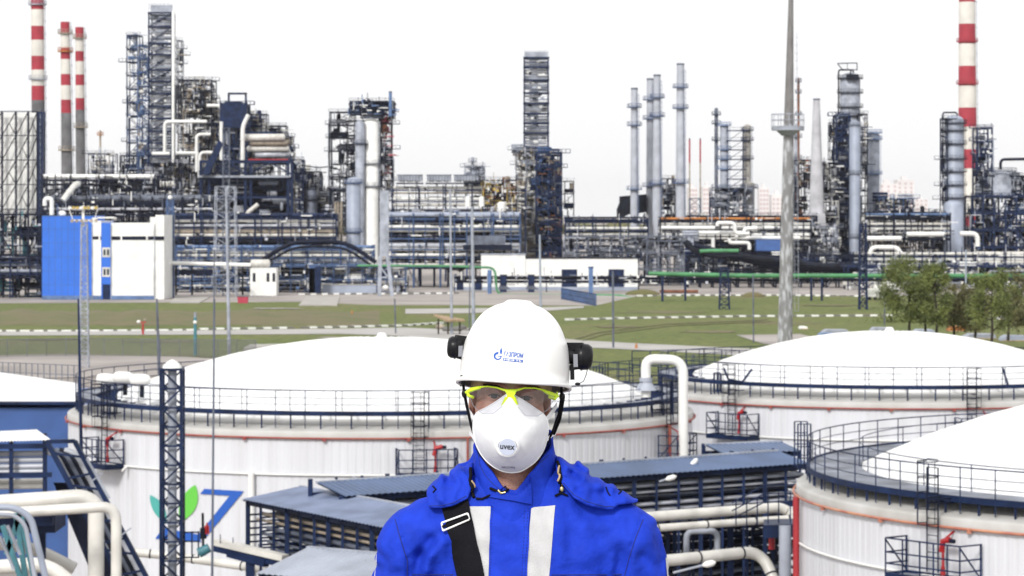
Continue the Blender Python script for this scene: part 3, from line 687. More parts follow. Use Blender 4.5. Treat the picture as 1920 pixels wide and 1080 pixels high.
# shed with corrugated roof and inclined gallery
t = thing('pipe_shed', P(40, 900, 124), 'white corrugated roof over stacked pipes at the left edge', 'pipe rack')
m = MB('white'); n = 26
a0, a1, b0, b1 = P(-60, 831, 121), P(97, 826, 121), P(-60, 812, 124.5), P(70, 807, 124.5); v = []
for i in range(n*2+1):
    f = i/(2*n); zz = V(0, 0, .06 if i % 2 else 0); v += [a0+(a1-a0)*f+zz, b0+(b1-b0)*f+zz]
m._add(v, [(2*i, 2*i+1, 2*i+3, 2*i+2) for i in range(2*n)]); m.build('roof', t)
m = MB('navy')
for x in (-20, 21, 84): 
    for YY in (121.3, 124): m.bar(P(x, 1000, YY), P(x, 829 if YY < 122 else 812, YY), .16)
for y in (838, 892): m.bar(P(-60, y, 121.2), P(97, y-2, 121.2), .18, .2)
m.build('frame', t)
for k, y in enumerate((851, 863, 875, 885, 903, 912)):
    for YY in (121.8, 122.8): m = MB('silver' if k < 4 else 'cream'); m.cyl(P(-60, y+1, YY), P(82, y-1, YY), .12, None, 8); m.build('pipe', t)
t = thing('pipe_gallery', P(200, 1000, 122), 'navy steel gallery of pipes sloping down from the left shed to the bottom', 'pipe gallery')
m = MB('navy'); 
top_a, top_b = (140, 827), (300, 1130); bot_a, bot_b = (88, 828), (250, 1130)
for YY in (120, 123):
    m.bar(P(*top_a, YY), P(*top_b, YY), .26, .18); m.bar(P(*bot_a, YY), P(*bot_b, YY), .2)
    m.bar(P(*top_a, YY), P(*bot_a, YY), .16)
    for k in range(1, 10):
        f = k/10; p = P(top_a[0]+(top_b[0]-top_a[0])*f, top_a[1]+(top_b[1]-top_a[1])*f, YY); f2 = min(1, f+.03*(-1)**k)
        q = P(bot_a[0]+(bot_b[0]-bot_a[0])*f2, bot_a[1]+(bot_b[1]-bot_a[1])*f2, YY); m.bar(p, q, .09)
for k in range(11):
    f = k/10
    for (c_, d_) in ((top_a, top_b), (bot_a, bot_b)): x, y = c_[0]+(d_[0]-c_[0])*f, c_[1]+(d_[1]-c_[1])*f; m.bar(P(x, y, 120), P(x, y, 123), .1)
m.build('frame', t)
for k in range(5):
    f = (k+.6)/5.6; m = MB(('silver', 'dark', 'grey', 'dark', 'silver')[k])
    a_ = (bot_a[0]+(top_a[0]-bot_a[0])*f, 829); b_ = (bot_b[0]+(top_b[0]-bot_b[0])*f, 1130)
    m.tube([P(a_[0]-10, a_[1]+16, 121.5), P(a_[0]+12, a_[1]+22, 121.5), P(*b_, 121.5)], .14, 8, bend=.6); m.build('pipe', t)
m = MB('navyd'); m.prism([P(100, 905, 123.4), P(185, 905, 123.4), P(330, 1180, 123.4), P(215, 1180, 123.4)], (0, .1, 0)); m.build('back_sheet', t)
m = MB('ltgrey'); m.tube([P(163, 860, 119.6), P(205, 935, 119.6)], .06, 6)
for p_, q_ in (((172, 902), (192, 887)), ((228, 1003), (246, 990))): m.bar(P(*p_, 119.7), P(*q_, 119.7), .06)
m.build('lamp_arm', t)
t = thing('cable_tray', P(70, 970, 116), 'dark navy beam and tray under the cream pipes at lower left', 'beam')
m = MB('navy'); m.box(X(-60, 114.5), X(105, 114.5), 114.2, 117, Z(995, 115), Z(958, 115)); m.box(X(60, 114), X(100, 114), 113.8, 114.2, Z(985, 114), Z(955, 114)); m.build('beam', t)
m = MB('navy')
for x in (-10, 78): m.bar(P(x, 1300, 115.5), P(x, 960, 115.5), .3)
m.build('leg', t)
# valve station by the emblem
t = thing('valve_station', P(385, 1050, 128), 'teal valve with red hand wheel in a navy cage below the emblem', 'valve')
m = MB('teal'); m.cyl(P(373, 1037, 127), P(392, 1027, 127), .22, .2, 12); m.ell(P(380, 1034, 127), .24, .24, .2, 10, 6); m.build('valve_body', t)
m = MB('dark'); m.cyl(P(381, 1025, 127), P(380, 962, 127), .06, .06, 6); m.cyl(P(381, 1010, 127), P(381, 990, 127), .14, .14, 8); m.build('spindle', t)
m = MB('signalred'); c_ = P(388, 990, 127); m.tube([c_+V(0, cos(k*pi/6)*.22, sin(k*pi/6)*.22) for k in range(12)], .03, 5, closed=True); m.box(c_.x-.1, c_.x+.1, c_.y-.1, c_.y+.1, c_.z-.25, c_.z+.1); m.build('hand_wheel', t)
m = MB('navy')
for x in (346, 360, 372): m.bar(P(x, 1045, 128), P(x, 996, 128), .06)
for y in (998, 1015, 1045): m.bar(P(343, y, 128), P(374, y, 128), .06)
m.build('cage', t)
t = thing('pipe_bridge', P(440, 1040, 126), 'white topped beam stepping down right of the thin grey pole', 'beam')
m = MB('cream'); m.bar(P(406, 1016, 127), P(535, 1046, 125), .5, .25); m.build('cover', t)
m = MB('navy'); m.bar(P(402, 1026, 127), P(540, 1058, 125), .4, .3); m.bar(P(430, 1036, 126.5), P(500, 1055, 125.5), .4, .35); m.bar(P(470, 1050, 126), P(470, 1200, 126), .35)
for k in range(5): m.bar(P(413+k*24, 1018+k*5.6, 126.5), P(413+k*24, 1002+k*5.6, 126.5), .035)
m.build('beam', t)
# ================================================================= REFINERY
PAL = ('white', 'cream', 'silver', 'ltgrey', 'navy', 'navyd', 'dark', 'grey', 'navy', 'silver', 'beige')
PALD = ('navy', 'navyd', 'dark', 'navy', 'grey', 'silver', 'cream', 'midblue')
def pipework(t, x0, x1, z0, z1, Y0, Y1, n, rnd, pal, rr=(.10, .28), segs=4, name='pipework'):
    by = {}
    for i in range(n):
        mm = rnd.choice(pal); m = by.setdefault(mm, MB(mm))
        p = V(rnd.uniform(x0, x1), rnd.uniform(Y0, Y1), rnd.uniform(z0, z1)); pts = [p]; ax = rnd.choice('xxz')
        for k in range(rnd.randint(2, segs)):
            q = pts[-1].copy()
            if ax == 'x': q.x = min(x1, max(x0, q.x+rnd.choice((-1, 1))*rnd.uniform(.15, .6)*(x1-x0)))
            elif ax == 'z': q.z = min(z1, max(z0, q.z+rnd.choice((-1, 1))*rnd.uniform(.1, .4)*(z1-z0)))
            else: q.y = rnd.uniform(Y0, Y1)
            if (q-pts[-1]).length > .8: pts.append(q)
            ax = rnd.choice({'x': 'zzy', 'z': 'xxy', 'y': 'xz'}[ax])
        if len(pts) > 1: r = rnd.uniform(*rr); m.tube(pts, r, 6, bend=r*3, k=3)
    for m in by.values(): m.build(name, t)
def equip(t, x0, x1, z0, z1, Y0, Y1, n, rnd, pal, s=1.0):
    for i in range(n):
        mm = rnd.choice(pal); m = MB(mm); k = rnd.random(); x, y, z = rnd.uniform(x0, x1), rnd.uniform(Y0, Y1), rnd.uniform(z0, z1)
        if k < .4:
            r = rnd.uniform(.6, 1.3)*s; L = min(rnd.uniform(3, 7)*s, (x1-x0)*.7); x = min(max(x, x0+L/2), x1-L/2); m.vessel((x, y, z), L, r, 'x', 12)
            for q in (-.3, .3): m.box(x+q*L-.15, x+q*L+.15, y-r*.8, y+r*.8, z-r*1.5, z-r*.7, 'navy')
            m.build('drum', t)
        elif k < .65:
            r = rnd.uniform(.5, 1.1)*s; m.vessel((x, y, z), rnd.uniform(2.5, 6)*s, r, 'z', 12); m.build('vertical_vessel', t)
        elif k < .8:
            a, b, c_ = rnd.uniform(1, 3)*s, rnd.uniform(.8, 2), rnd.uniform(.8, 2.2)*s; m.box(x-a/2, x+a/2, y, y+b, z, z+c_); m.box(x-a/2-.1, x+a/2+.1, y-.1, y+b+.1, z+c_, z+c_+.12); m.build('cabinet', t)
        else:
            r = rnd.uniform(.25, .5)*s
            for q in range(rnd.randint(2, 4)): m.vessel((x, y, z+q*r*2.3), min(5*s, (x1-x0)*.6), r, 'x', 10)
            m.build('exchanger', t)
def steel(t, x0, x1, Y0, Y1, zs, nx, mm, w, rnd, brace=.4, rail=True, deck=True, solid=.0):
    m = MB(mm); d = MB('grey'); br = MB(mm); hr = MB(mm)
    xs = [x0+(x1-x0)*i/nx for i in range(nx+1)]
    for x in xs:
        for y in (Y0, Y1): m.bar((x, y, zs[0]), (x, y, zs[-1]), w)
    for z in zs[1:]:
        for y in (Y0, Y1): m.bar((x0, y, z), (x1, y, z), w*.9, w*1.2)
        for x in xs: m.bar((x, Y0, z), (x, Y1, z), w*.8)
        if deck and rnd.random() < .75: d.box(x0+rnd.uniform(0, .2)*(x1-x0), x1-rnd.uniform(0, .2)*(x1-x0), Y0+.2, Y1-.2, z+.02, z+.1)
        if rail:
            for q in (1.1, .6): hr.bar((x0-.3, Y0-.3, z+q), (x1+.3, Y0-.3, z+q), w*.3)
            k = max(2, int((x1-x0)/2.5))
            for i in range(k+1): xx = x0-.3+(x1-x0+.6)*i/k; hr.bar((xx, Y0-.3, z), (xx, Y0-.3, z+1.1), w*.3)
    for i in range(nx):
        for j in range(len(zs)-1):
            u = rnd.random()
            for y in (Y0, Y1):
                if u < brace/2: br.bar((xs[i], y, zs[j]), (xs[i+1], y, zs[j+1]), w*.6)
                elif u < brace: br.bar((xs[i+1], y, zs[j]), (xs[i], y, zs[j+1]), w*.6)
    m.build('frame', t)
    if d.v: d.build('deck', t)
    if br.v: br.build('bracing', t)
    if hr.v: hr.build('handrail', t)
def landings(t, x0, x1, Y, zs, rnd, mm, w):
    for z in zs[1:]:
        if rnd.random() < .6:
            e = rnd.uniform(1.2, 3.2); s_ = rnd.choice((-1, 1)); xa, xb = (x0-e, x0) if s_ < 0 else (x1, x1+e); m = MB(mm)
            z += rnd.uniform(-.4, .4); m.box(xa, xb, Y-.4, Y+2, z, z+.22)
            xo = xa if s_ < 0 else xb
            m.bar((xa, Y-.4, z+1.3), (xb, Y-.4, z+1.3), w*.3); m.bar((xo, Y-.4, z), (xo, Y-.4, z+1.3), w*.3); m.bar((xo, Y+2, z), (xo, Y+2, z+1.3), w*.3); m.bar(((xa+xb)/2, Y-.4, z), ((xa+xb)/2, Y-.4, z+1.3), w*.25)
            m.build('landing', t)
def fittings(t, x0, x1, z0, z1, Y, n, rnd, pal):
    # small valves, junction boxes, brackets and stubs hung on the front of the pipework
    for mm in set(pal):
        m = MB(mm)
        for i in range(max(1, n//len(set(pal)))):
            x, z = rnd.uniform(x0, x1), rnd.uniform(z0, z1); a, b = rnd.uniform(.25, 1.0), rnd.uniform(.25, .9); k = rnd.random()
            if k < .4: m.box(x-a/2, x+a/2, Y-.5, Y-.1, z, z+b)
            elif k < .75: m.bar((x, Y-.3, z), (x, Y-.3, z+rnd.uniform(1, 3.2)), rnd.uniform(.12, .3))
            else: m.bar((x, Y-.3, z), (x+rnd.uniform(1, 3.5), Y-.3, z), rnd.uniform(.12, .35))
        m.build('fittings', t)
def stair(t, x0, x1, Y, z0, z1, n, mm, w=.2):
    m = MB(mm); h = (z1-z0)/n
    for k in range(n):
        a, b = (x0, x1) if k % 2 else (x1, x0)
        for q in (0, 1.0): m.bar((a, Y, z0+k*h+q), (b, Y, z0+(k+1)*h+q), w*(1.2 if q == 0 else .5))
        m.box(min(b, b), b+.01+.8*(1 if b == x1 else -1) if b == x1 else b, Y-.1, Y+.8, z0+(k+1)*h-.08, z0+(k+1)*h+.08) if b == x1 else m.box(b-.8, b, Y-.1, Y+.8, z0+(k+1)*h-.08, z0+(k+1)*h+.08)
    m.build('stair', t)
def unit(name, label, px0, px1, yt, yb, Y, dep, floors, nx, seed, mm='navy', pal=PAL, ne=10, npipe=20, w=.38, brace=.4, cat='process unit', z0=None, s=1.0, stairs=False, rr=(.10, .28), group=None):
    rnd = random.Random(seed); x0, x1 = X(px0, Y), X(px1, Y); zt = Z(yt, Y); zb = 0 if z0 is None else Z(z0, Y)
    t = thing(name, ((x0+x1)/2, Y, 0), label, cat, group)
    zs = [zb+(zt-zb)*i/floors for i in range(floors+1)]
    steel(t, x0, x1, Y, Y+dep, zs, nx, mm, w, rnd, brace)
    ze = max(zb, Z(yb, Y))
    equip(t, x0+.3, x1-.3, ze, zt-.5, Y+.8, Y+dep-1, ne, rnd, pal, s)
    pipework(t, x0-.4, x1+.4, ze, zt, Y-.5, Y+dep, npipe, rnd, pal, rr)
    landings(t, x0, x1, Y, zs, rnd, mm, w)
    fittings(t, x0, x1, ze, zt, Y, int(ne*2.2+npipe), rnd, pal)
    if stairs: stair(t, x0+(x1-x0)*.55, x1, Y-.9, ze, zt, floors*2, mm)
    return t
def column(name, label, px, wpx, yt, yb, Y, mm, plats=(), cat='column', taper=1.0, top='dome', ladder=True, pm='navy', riser=None, bands=(), pw=1.0, group=None, lean=0):
    x = X(px, Y); r = wpx/2/F*Y; zt = Z(yt, Y); zb = 0 if yb is None else Z(yb, Y)
    t = thing(name, (x, Y, zb), label, cat, group); m = MB(mm)
    pr = []
    if taper != 1.0: pr = [(r*taper, 0), (r, zt-zb-(r if top == 'dome' else 0))]
    else: pr = [(r*1.08, 0), (r*1.08, .8), (r, 1.2), (r, zt-zb-(r*.6 if top == 'dome' else 0))]
    if top == 'dome':
        b = pr[-1][1]; pr += [(r*.87, b+r*.3), (r*.6, b+r*.48), (r*.25, b+r*.58), (.02, b+r*.6)]
    elif top == 'cone': pr += [(r*.5, zt-zb+r*.9), (.02, zt-zb+r)]
    m.lathe((x, Y, zb), pr, 20)
    if top == 'open': m.lathe((x, Y, zt-.02), [(r, 0), (r*1.06, .1), (r*1.06, .6), (r*.9, .62)], 20, 'grey')
    for (ya, yc, mm2) in bands: 
        za, zc = Z(yc, Y), Z(ya, Y); f = lambda z: r*(taper+(1-taper)*(z-zb)/(zt-zb)); m.lathe((x, Y, 0), [(f(za)+.03, za), (f(zc)+.03, zc)], 20, mm2, capt=False)
    m.build('shell', t)
    for yp in plats:
        z = Z(yp, Y); R = (r*(taper+(1-taper)*(z-zb)/(zt-zb)))+1.0*pw; p = MB(pm)
        p.lathe((x, Y, z), [(R-.05, 0), (R, 0), (R, .3), (R-.9*pw, .3), (R-.9*pw, 0), (R-.05, 0)], 16, smooth=False, capt=False); po = p.build('platform', t)
        p = MB(pm)
        for q in (.7, 1.3): p.ring((x, Y, z+q), R, .06, 16, 4)
        for k in range(10): a = k*pi/5; p.bar((x+cos(a)*R, Y+sin(a)*R, z), (x+cos(a)*R, Y+sin(a)*R, z+1.3), .08)
        p.build('handrail', po)
    if ladder:
        p = MB(pm); xl = x+r*.9
        p.bar((xl, Y-r*.6-.3, zb+2), (xl, Y-r*.6-.3, zt-1.5), .12); p.bar((xl+.5, Y-r*.6-.3, zb+2), (xl+.5, Y-r*.6-.3, zt-1.5), .12)
        z = zb+2
        while z < zt-1.5: p.bar((xl, Y-r*.6-.3, z), (xl+.5, Y-r*.6-.3, z), .08); z += 1.4
        p.build('ladder', t)
    if riser:
        p = MB(riser); p.tube([(x+r*.3, Y-.2, zt-r*.3), (x+r*.3, Y-.2, zt+.9), (x-r-.5, Y-.2, zt+.9), (x-r-.5, Y-.2, zb+3)], .28, 8, bend=.8); p.build('overhead_pipe', t)
    return t
def prack(name, label, px0, px1, rows, Y, dep, yb, seed, step=9, mm='navy', lean=0, pal=('white', 'cream', 'silver', 'ltgrey', 'navyd', 'dark'), group=None, w=.4, extra=0):
    # rows: list of (y, radius, material or None)
    rnd = random.Random(seed); x0, x1 = X(px0, Y), X(px1, Y); t = thing(name, ((x0+x1)/2, Y, 0), label, 'pipe rack', group)
    zt = Z(min(r[0] for r in rows), Y); zb = 0 if yb is None else Z(yb, Y); m = MB(mm); n = max(1, round((x1-x0)/step))
    for i in range(n+1):
        x = x0+(x1-x0)*i/n
        for y in (Y, Y+dep): m.bar((x, y, zb), (x, y, zt+.6), w)
        for ry, rr, rm in rows: m.bar((x, Y, Z(ry, Y)-rr-.12), (x, Y+dep, Z(ry, Y)-rr-.12), w*.6)
    for y in (Y, Y+dep): 
        for q in rows[::2]: m.bar((x0, y, Z(q[0], Y)-q[1]-.35), (x1, y, Z(q[0], Y)-q[1]-.35), w*.6, w)
    m.build('frame', t)
    for ry, rr, rm in rows:
        k = max(1, int(dep/1.6/max(rr*1.2, .4))); k = min(k, 3)
        for j in range(k):
            mm_ = rm if (rm and j == 0) else rnd.choice(pal); p = MB(mm_); a = x0+rnd.uniform(0, .12)*(x1-x0)*(j > 0); b = x1-rnd.uniform(0, .12)*(x1-x0)*(j > 0)
            z = Z(ry, Y); yy = Y+.3+rr+j*dep/k; pts = [(a, yy, z), (b, yy, z)]
            if rnd.random() < .3 and x1-x0 > 30:
                q = rnd.uniform(.3, .6); u = a+(b-a)*q; hh = rnd.uniform(1, 2.2)
                pts = [(a, yy, z), (u, yy, z), (u, yy, z+hh), (u+rnd.uniform(3, 6), yy, z+hh), (u+6.5, yy, z), (b, yy, z)] if 0 else pts
            p.tube(pts, rr*(1 if j == 0 else rnd.uniform(.6, 1)), 8); p.build('pipe', t)
    if extra: pipework(t, x0, x1, zb if yb else zt-8, zt, Y, Y+dep, extra, rnd, pal, (.12, .3))
    m = MB(mm); q = x0+1.5; zl = Z(max(r[0] for r in rows), Y)-.8
    while q < x1: m.bar((q, Y-.25, zl), (q, Y-.25, zt+rnd.uniform(-.3, 1.2)), rnd.uniform(.16, .34)); q += rnd.uniform(1.8, 5.5)
    m.build('upright', t)
    if x1-x0 > 12: fittings(t, x0, x1, zl, zt+.8, Y, int((x1-x0)*1.6), rnd, ('navyd', 'white', mm, 'grey', 'dark', 'silver'))
    return t

# ---- chimneys
def chimney(label, px0, px1, yt, yb, Y, w0, w1, bands, plats, lean=0):
    zt, zb = Z(yt, Y), 0.; x0 = X(px0, Y); x1 = X(px1, Y)      # x0 at top, x1 at base
    t = thing('chimney', (x1, Y, 0), label, 'chimney'); k = F/Y; m = MB('chimgrey')
    edges = sorted(set([yt]+[b[0] for b in bands]+[b[1] for b in bands]+[Z(0, Y)*0+HZ+H*F/Y]))
    for a, b in zip(edges[:-1], edges[1:]):
        mm = 'chimgrey'
        for b0, b1, bm in bands:
            if a >= b0-.1 and b <= b1+.1: mm = bm
        def rr(y): f = (zt-Z(y, Y))/zt; return (w0+(w1-w0)*f)/2/k
        def xx(y): f = (zt-Z(y, Y))/zt; return x0+(x1-x0)*f
        v = [(xx(y)+cos(i*2*pi/28)*rr(y), Y+sin(i*2*pi/28)*rr(y), Z(y, Y)) for y in (a, b) for i in range(28)]
        m._add(v, [(i, 28+i, 28+(i+1) % 28, (i+1) % 28) for i in range(28)], mm, True)
    m.build('shaft', t)
    for y, mm in plats:
        z = Z(y, Y); R = rr(y)+1.1; p = MB(mm); p.lathe((xx(y), Y, z), [(rr(y), 0), (R, .1), (R, .5), (rr(y), .5)], 24, smooth=False, capt=False); po = p.build('platform', t)
        p = MB(mm)
        for q in (1.0, 1.8): p.ring((xx(y), Y, z+q), R, .07, 24, 4)
        for i in range(14): a = i*pi/7; p.bar((xx(y)+cos(a)*R, Y+sin(a)*R, z), (xx(y)+cos(a)*R, Y+sin(a)*R, z+1.8), .1)
        p.build('handrail', po)
    p = MB('ltgrey'); ya = edges[-1]-30
    p.bar((xx(ya)+rr(ya)+.5, Y-.4, Z(ya, Y)), (xx(yt)+rr(yt)+.5, Y-.4, zt), .25)
    y = yt+10
    while y < 330: p.box(xx(y)+rr(y), xx(y)+rr(y)+1.1, Y-1, Y-.2, Z(y, Y), Z(y, Y)+.15); y += 24
    p.build('ladder', t)
W_, R_ = 'chimwhite', 'chimred'
chimney('tallest red and cream banded chimney at the left, running out of the top', 70, 74, -18, 500, 1180, 24, 26, [(-18, 18, R_), (18, 49, W_), (49, 75, R_), (75, 105, W_), (105, 131, R_), (131, 161, W_), (161, 188, R_)], [(10, 'ltgrey'), (150, 'ltgrey')])
chimney('short banded chimney, left one of the close pair', 122, 128, 41, 500, 1130, 17, 24, [(41, 63, R_), (63, 90, W_), (90, 111, R_), (111, 139, W_), (139, 160, R_), (160, 187, W_), (187, 212, R_)], [(64, 'beige'), (98, 'orange'), (283, 'beige')])
chimney('short banded chimney, right one of the close pair', 149, 153, 51, 500, 1150, 16, 20, [(51, 72, R_), (72, 96, W_), (96, 115, R_), (115, 140, W_), (140, 160, R_), (160, 184, W_), (184, 206, R_)], [(73, 'beige'), (240, 'beige')])
chimney('thick red and cream banded chimney at the right, running out of the top', 1813, 1815, -30, 500, 1400, 30, 38, [(-30, 4, R_), (4, 45, W_), (45, 82, R_), (82, 124, W_), (124, 161, R_), (161, 202, W_), (202, 238, R_), (238, 280, W_), (280, 316, R_), (316, 405, W_), (405, 424, R_)], [(79, 'chimred'), (158, 'chimred')])
# little orange burner stack
t = column('flare_stack', 'small rusty flare stack with a cross shaped top right of the paired chimneys', 188, 4, 244, None, 1100, 'beige', (254,), cat='flare stack', pm='orange', ladder=False, pw=.8)
unit('process_unit', 'low jumble of small vessels below the rusty flare stack', 166, 212, 288, 340, 1090, 12, 6, 3, 11, ne=8, npipe=14, mm='navyd')

# ---- left lattice screen with white cladding
def screen():
    Y = 950; x0, x1 = X(-60, Y), X(80, Y); t = thing('clad_framework', (X(10, Y), Y, 0), 'huge white sheeted block behind a grey X braced lattice at the left edge', 'structure')
    m = MB('paleblue'); m.box(x0, X(66, Y), Y+2.8, Y+14, Z(470, Y), Z(211, Y), 'white'); m.build('cladding', t)
    m = MB('navyd'); xs = [X(q, Y) for q in (-54, -24, 4, 30, 53, 70)]; zs = [Z(y, Y) for y in (540, 435, 392, 346, 300, 254, 209)]
    for x in xs:
        m.bar((x, Y, zs[0]), (x, Y, zs[-1]), .6)
    for z in zs:
        m.bar((xs[0], Y, z), (xs[-1], Y, z), .3); pass
    m.build('frame', t); m = MB('dark')
    for j in range(len(zs)-1):
        for i in range(len(xs)-1):
            zm = (zs[j]+zs[j+1])/2; xm = (xs[i]+xs[i+1])/2
            m.bar((xs[i], Y, zs[j]), (xs[i+1], Y, zs[j+1]), .32)
            if (i+j) % 2: m.bar((xs[i+1], Y, zs[j]), (xm, Y, zm), .25)
    m.build('bracing', t)
    m = MB('navy')
    for q in (74, 80):
        m.bar((X(q, Y), Y-.5, 0), (X(q, Y), Y-.5, zs[-1]), .5)
        m.bar((X(q, Y), Y+4, 0), (X(q, Y), Y+4, zs[-1]), .5)
    z = 2
    while z < zs[-1]: m.bar((X(74, Y), Y-.5, z), (X(80, Y), Y-.5, z+2), .2); m.bar((X(74, Y), Y-.5, z), (X(80, Y), Y-.5, z), .2); z += 2.2
    m.build('corner_tower', t)
screen()
unit('process_unit', 'dark teal pipe structure at the left edge beside the blue building', -40, 76, 402, 560, 800, 16, 4, 5, 21, mm='navyd', pal=('navyd', 'dark', 'teal', 'grey', 'navy', 'silver'), ne=16, npipe=40, w=.5)
prack('pipe_rack', 'dark pipe rack low at the left edge under the teal structure', -40, 78, [(486, .5, 'navyd'), (497, .4, 'grey'), (508, .5, 'ltgrey'), (520, .4, 'navyd')], 795, 4, None, 22, step=9)

# ---- blue and white building
def bwb():
    Y = 781.; t = thing('plant_building', (X(195, Y), Y, 0), 'bright blue and white block with a blue window strip at left', 'building')
    xs = lambda p: X(p, Y)
    m = MB('blue'); m.box(xs(79), xs(173), Y, Y+24, .1, Z(405, Y)); m.build('blue_wall', t)
    m = MB('white'); m.box(xs(173), xs(190), Y-.5, Y+24, .1, Z(414, Y)); m.box(xs(208.5), xs(292), Y-.5, Y+24, .1, Z(418, Y)); m.box(xs(292), xs(308), Y-.3, Y+24, .1, Z(403, Y))
    m.box(xs(173), xs(182), Y-.52, Y+1, Z(414, Y), Z(408, Y)); m.box(xs(282), xs(294), Y-.52, Y+1, Z(418, Y), Z(407, Y)); m.build('white_wall', t)
    m = MB('blue'); m.box(xs(190), xs(208.5), Y-.4, Y+24, .1, Z(418, Y)); m.build('stair_strip', t)
    m = MB('navyd'); m.box(xs(173), xs(190), Y-.56, Y-.5, Z(449, Y), Z(443, Y)); m.box(xs(208.5), xs(308), Y-.56, Y-.3, Z(450, Y), Z(443, Y)); m.build('window_band', t)
    m = MB('white')
    for x in (187, 228, 276): m.box(xs(x-1.5), xs(x+1.5), Y-.62, Y-.56, Z(451, Y), Z(442, Y))
    m.build('mullion', t)
    for yy in (473, 510):
        m = MB('cream'); m.box(xs(192), xs(207), Y-.5, Y-.4, Z(yy+9, Y), Z(yy-9, Y)); wo = m.build('window', t)
        for a in (194.5, 201): m = MB('glass'); m.box(xs(a), xs(a+4), Y-.55, Y-.5, Z(yy+5.5, Y), Z(yy-5.5, Y)); m.build('pane', wo)
    m = MB('navy'); m.box(xs(193), xs(207), Y-.5, Y-.4, .1, Z(533, Y)); m.build('door', t)
    m = MB('wallblue')
    for q in range(91, 173, 12): m.box(xs(q), xs(q)+.10, Y-.03, Y, 1.1, Z(406, Y))
    for q in range(430, 560, 26): m.box(xs(79), xs(173), Y-.028, Y, Z(q, Y), Z(q, Y)+.08)
    m.build('cladding_joint', t); m = MB('white')
    for q in range(216, 290, 9): m.box(xs(q), xs(q)+.07, Y-.53, Y-.5, 1.1, Z(452, Y))
    for q in (470, 500, 530): m.box(xs(209), xs(291), Y-.528, Y-.5, Z(q, Y), Z(q, Y)+.06)
    m.build('cladding_joint', t)
    m = MB('steelblue'); m.box(xs(79), xs(173), Y-.3, Y, .1, 1.1); m.box(xs(173), xs(190), Y-.7, Y-.5, .1, 1.1); m.box(xs(209), xs(290), Y-.7, Y-.5, .1, 1.1); m.build('plinth', t)
    m = MB('ltgrey')
    for x in (173.5, 209, 290): m.bar((xs(x), Y-.75, .1), (xs(x), Y-.75, Z(420, Y)), .18)
    m.build('downpipe', t)
    m = MB('steelblue'); m.box(xs(79), xs(173), Y-.15, Y+24.1, Z(405, Y), Z(404, Y)); m.bar((xs(182), Y, Z(408, Y)), (xs(215), Y, Z(408, Y)), .4, m='white'); m.build('parapet', t)
bwb()
t = thing('access_column', (X(319, 800), 800, 0), 'tall blue steel column standing at the right end of the blue and white block', 'column')
m = MB('midblue'); Yc = 800.
for q in (313, 324): m.bar((X(q, Yc), Yc, 0), (X(q, Yc), Yc, Z(374, Yc)), .5); m.bar((X(q, Yc), Yc+1.5, 0), (X(q, Yc), Yc+1.5, Z(374, Yc)), .5)
z = .5
while z < Z(376, Yc): m.bar((X(313, Yc), Yc, z), (X(324, Yc), Yc, z+.9), .25); m.bar((X(313, Yc), Yc, z), (X(324, Yc), Yc, z), .25); z += .9
m.build('frame', t); m = MB('white'); m.ell(P(319, 370, Yc), .6, .6, .6, 10, 6); m.build('lamp_globe', t)
m = MB('white'); m.tube([P(318, 493, 797), P(470, 497, 797)], .55, 10); t = thing('steam_pipe', P(395, 495, 797), 'wavy white pipe on dark legs leading right from the blue and white block', 'pipe'); m.build('pipe', t)
m = MB('navyd')
for q in (330, 360, 455): m.bar(P(q, 498, 797), G(q, 553), .5)
m.box(X(335, 797), X(398, 797), 797.6, 799, Z(515, 797), Z(506, 797)); m.build('support', t)
pipething('steam_pipe', 'fat cream elbow pipe above the blue and white block roof', 'pipe', [(118, 376, 800), (140, 347, 802), (146, 345, 806)], .85, 'cream', bend=2)
t = thing('roof_vent', P(96, 392, 795), 'white ducts and dish standing on the blue block roof', 'vent')
m = MB('white'); m.tube([P(97, 403, 795), P(97, 372, 795), P(84, 372, 795), P(84, 386, 795)], .6, 8, bend=1.5); m.ell(P(116, 401, 795), 1.2, .8, .9, 10, 6); m.cyl(P(108, 404, 794), P(108, 383, 794), .18, None, 6, 'midblue'); m.build('duct', t)

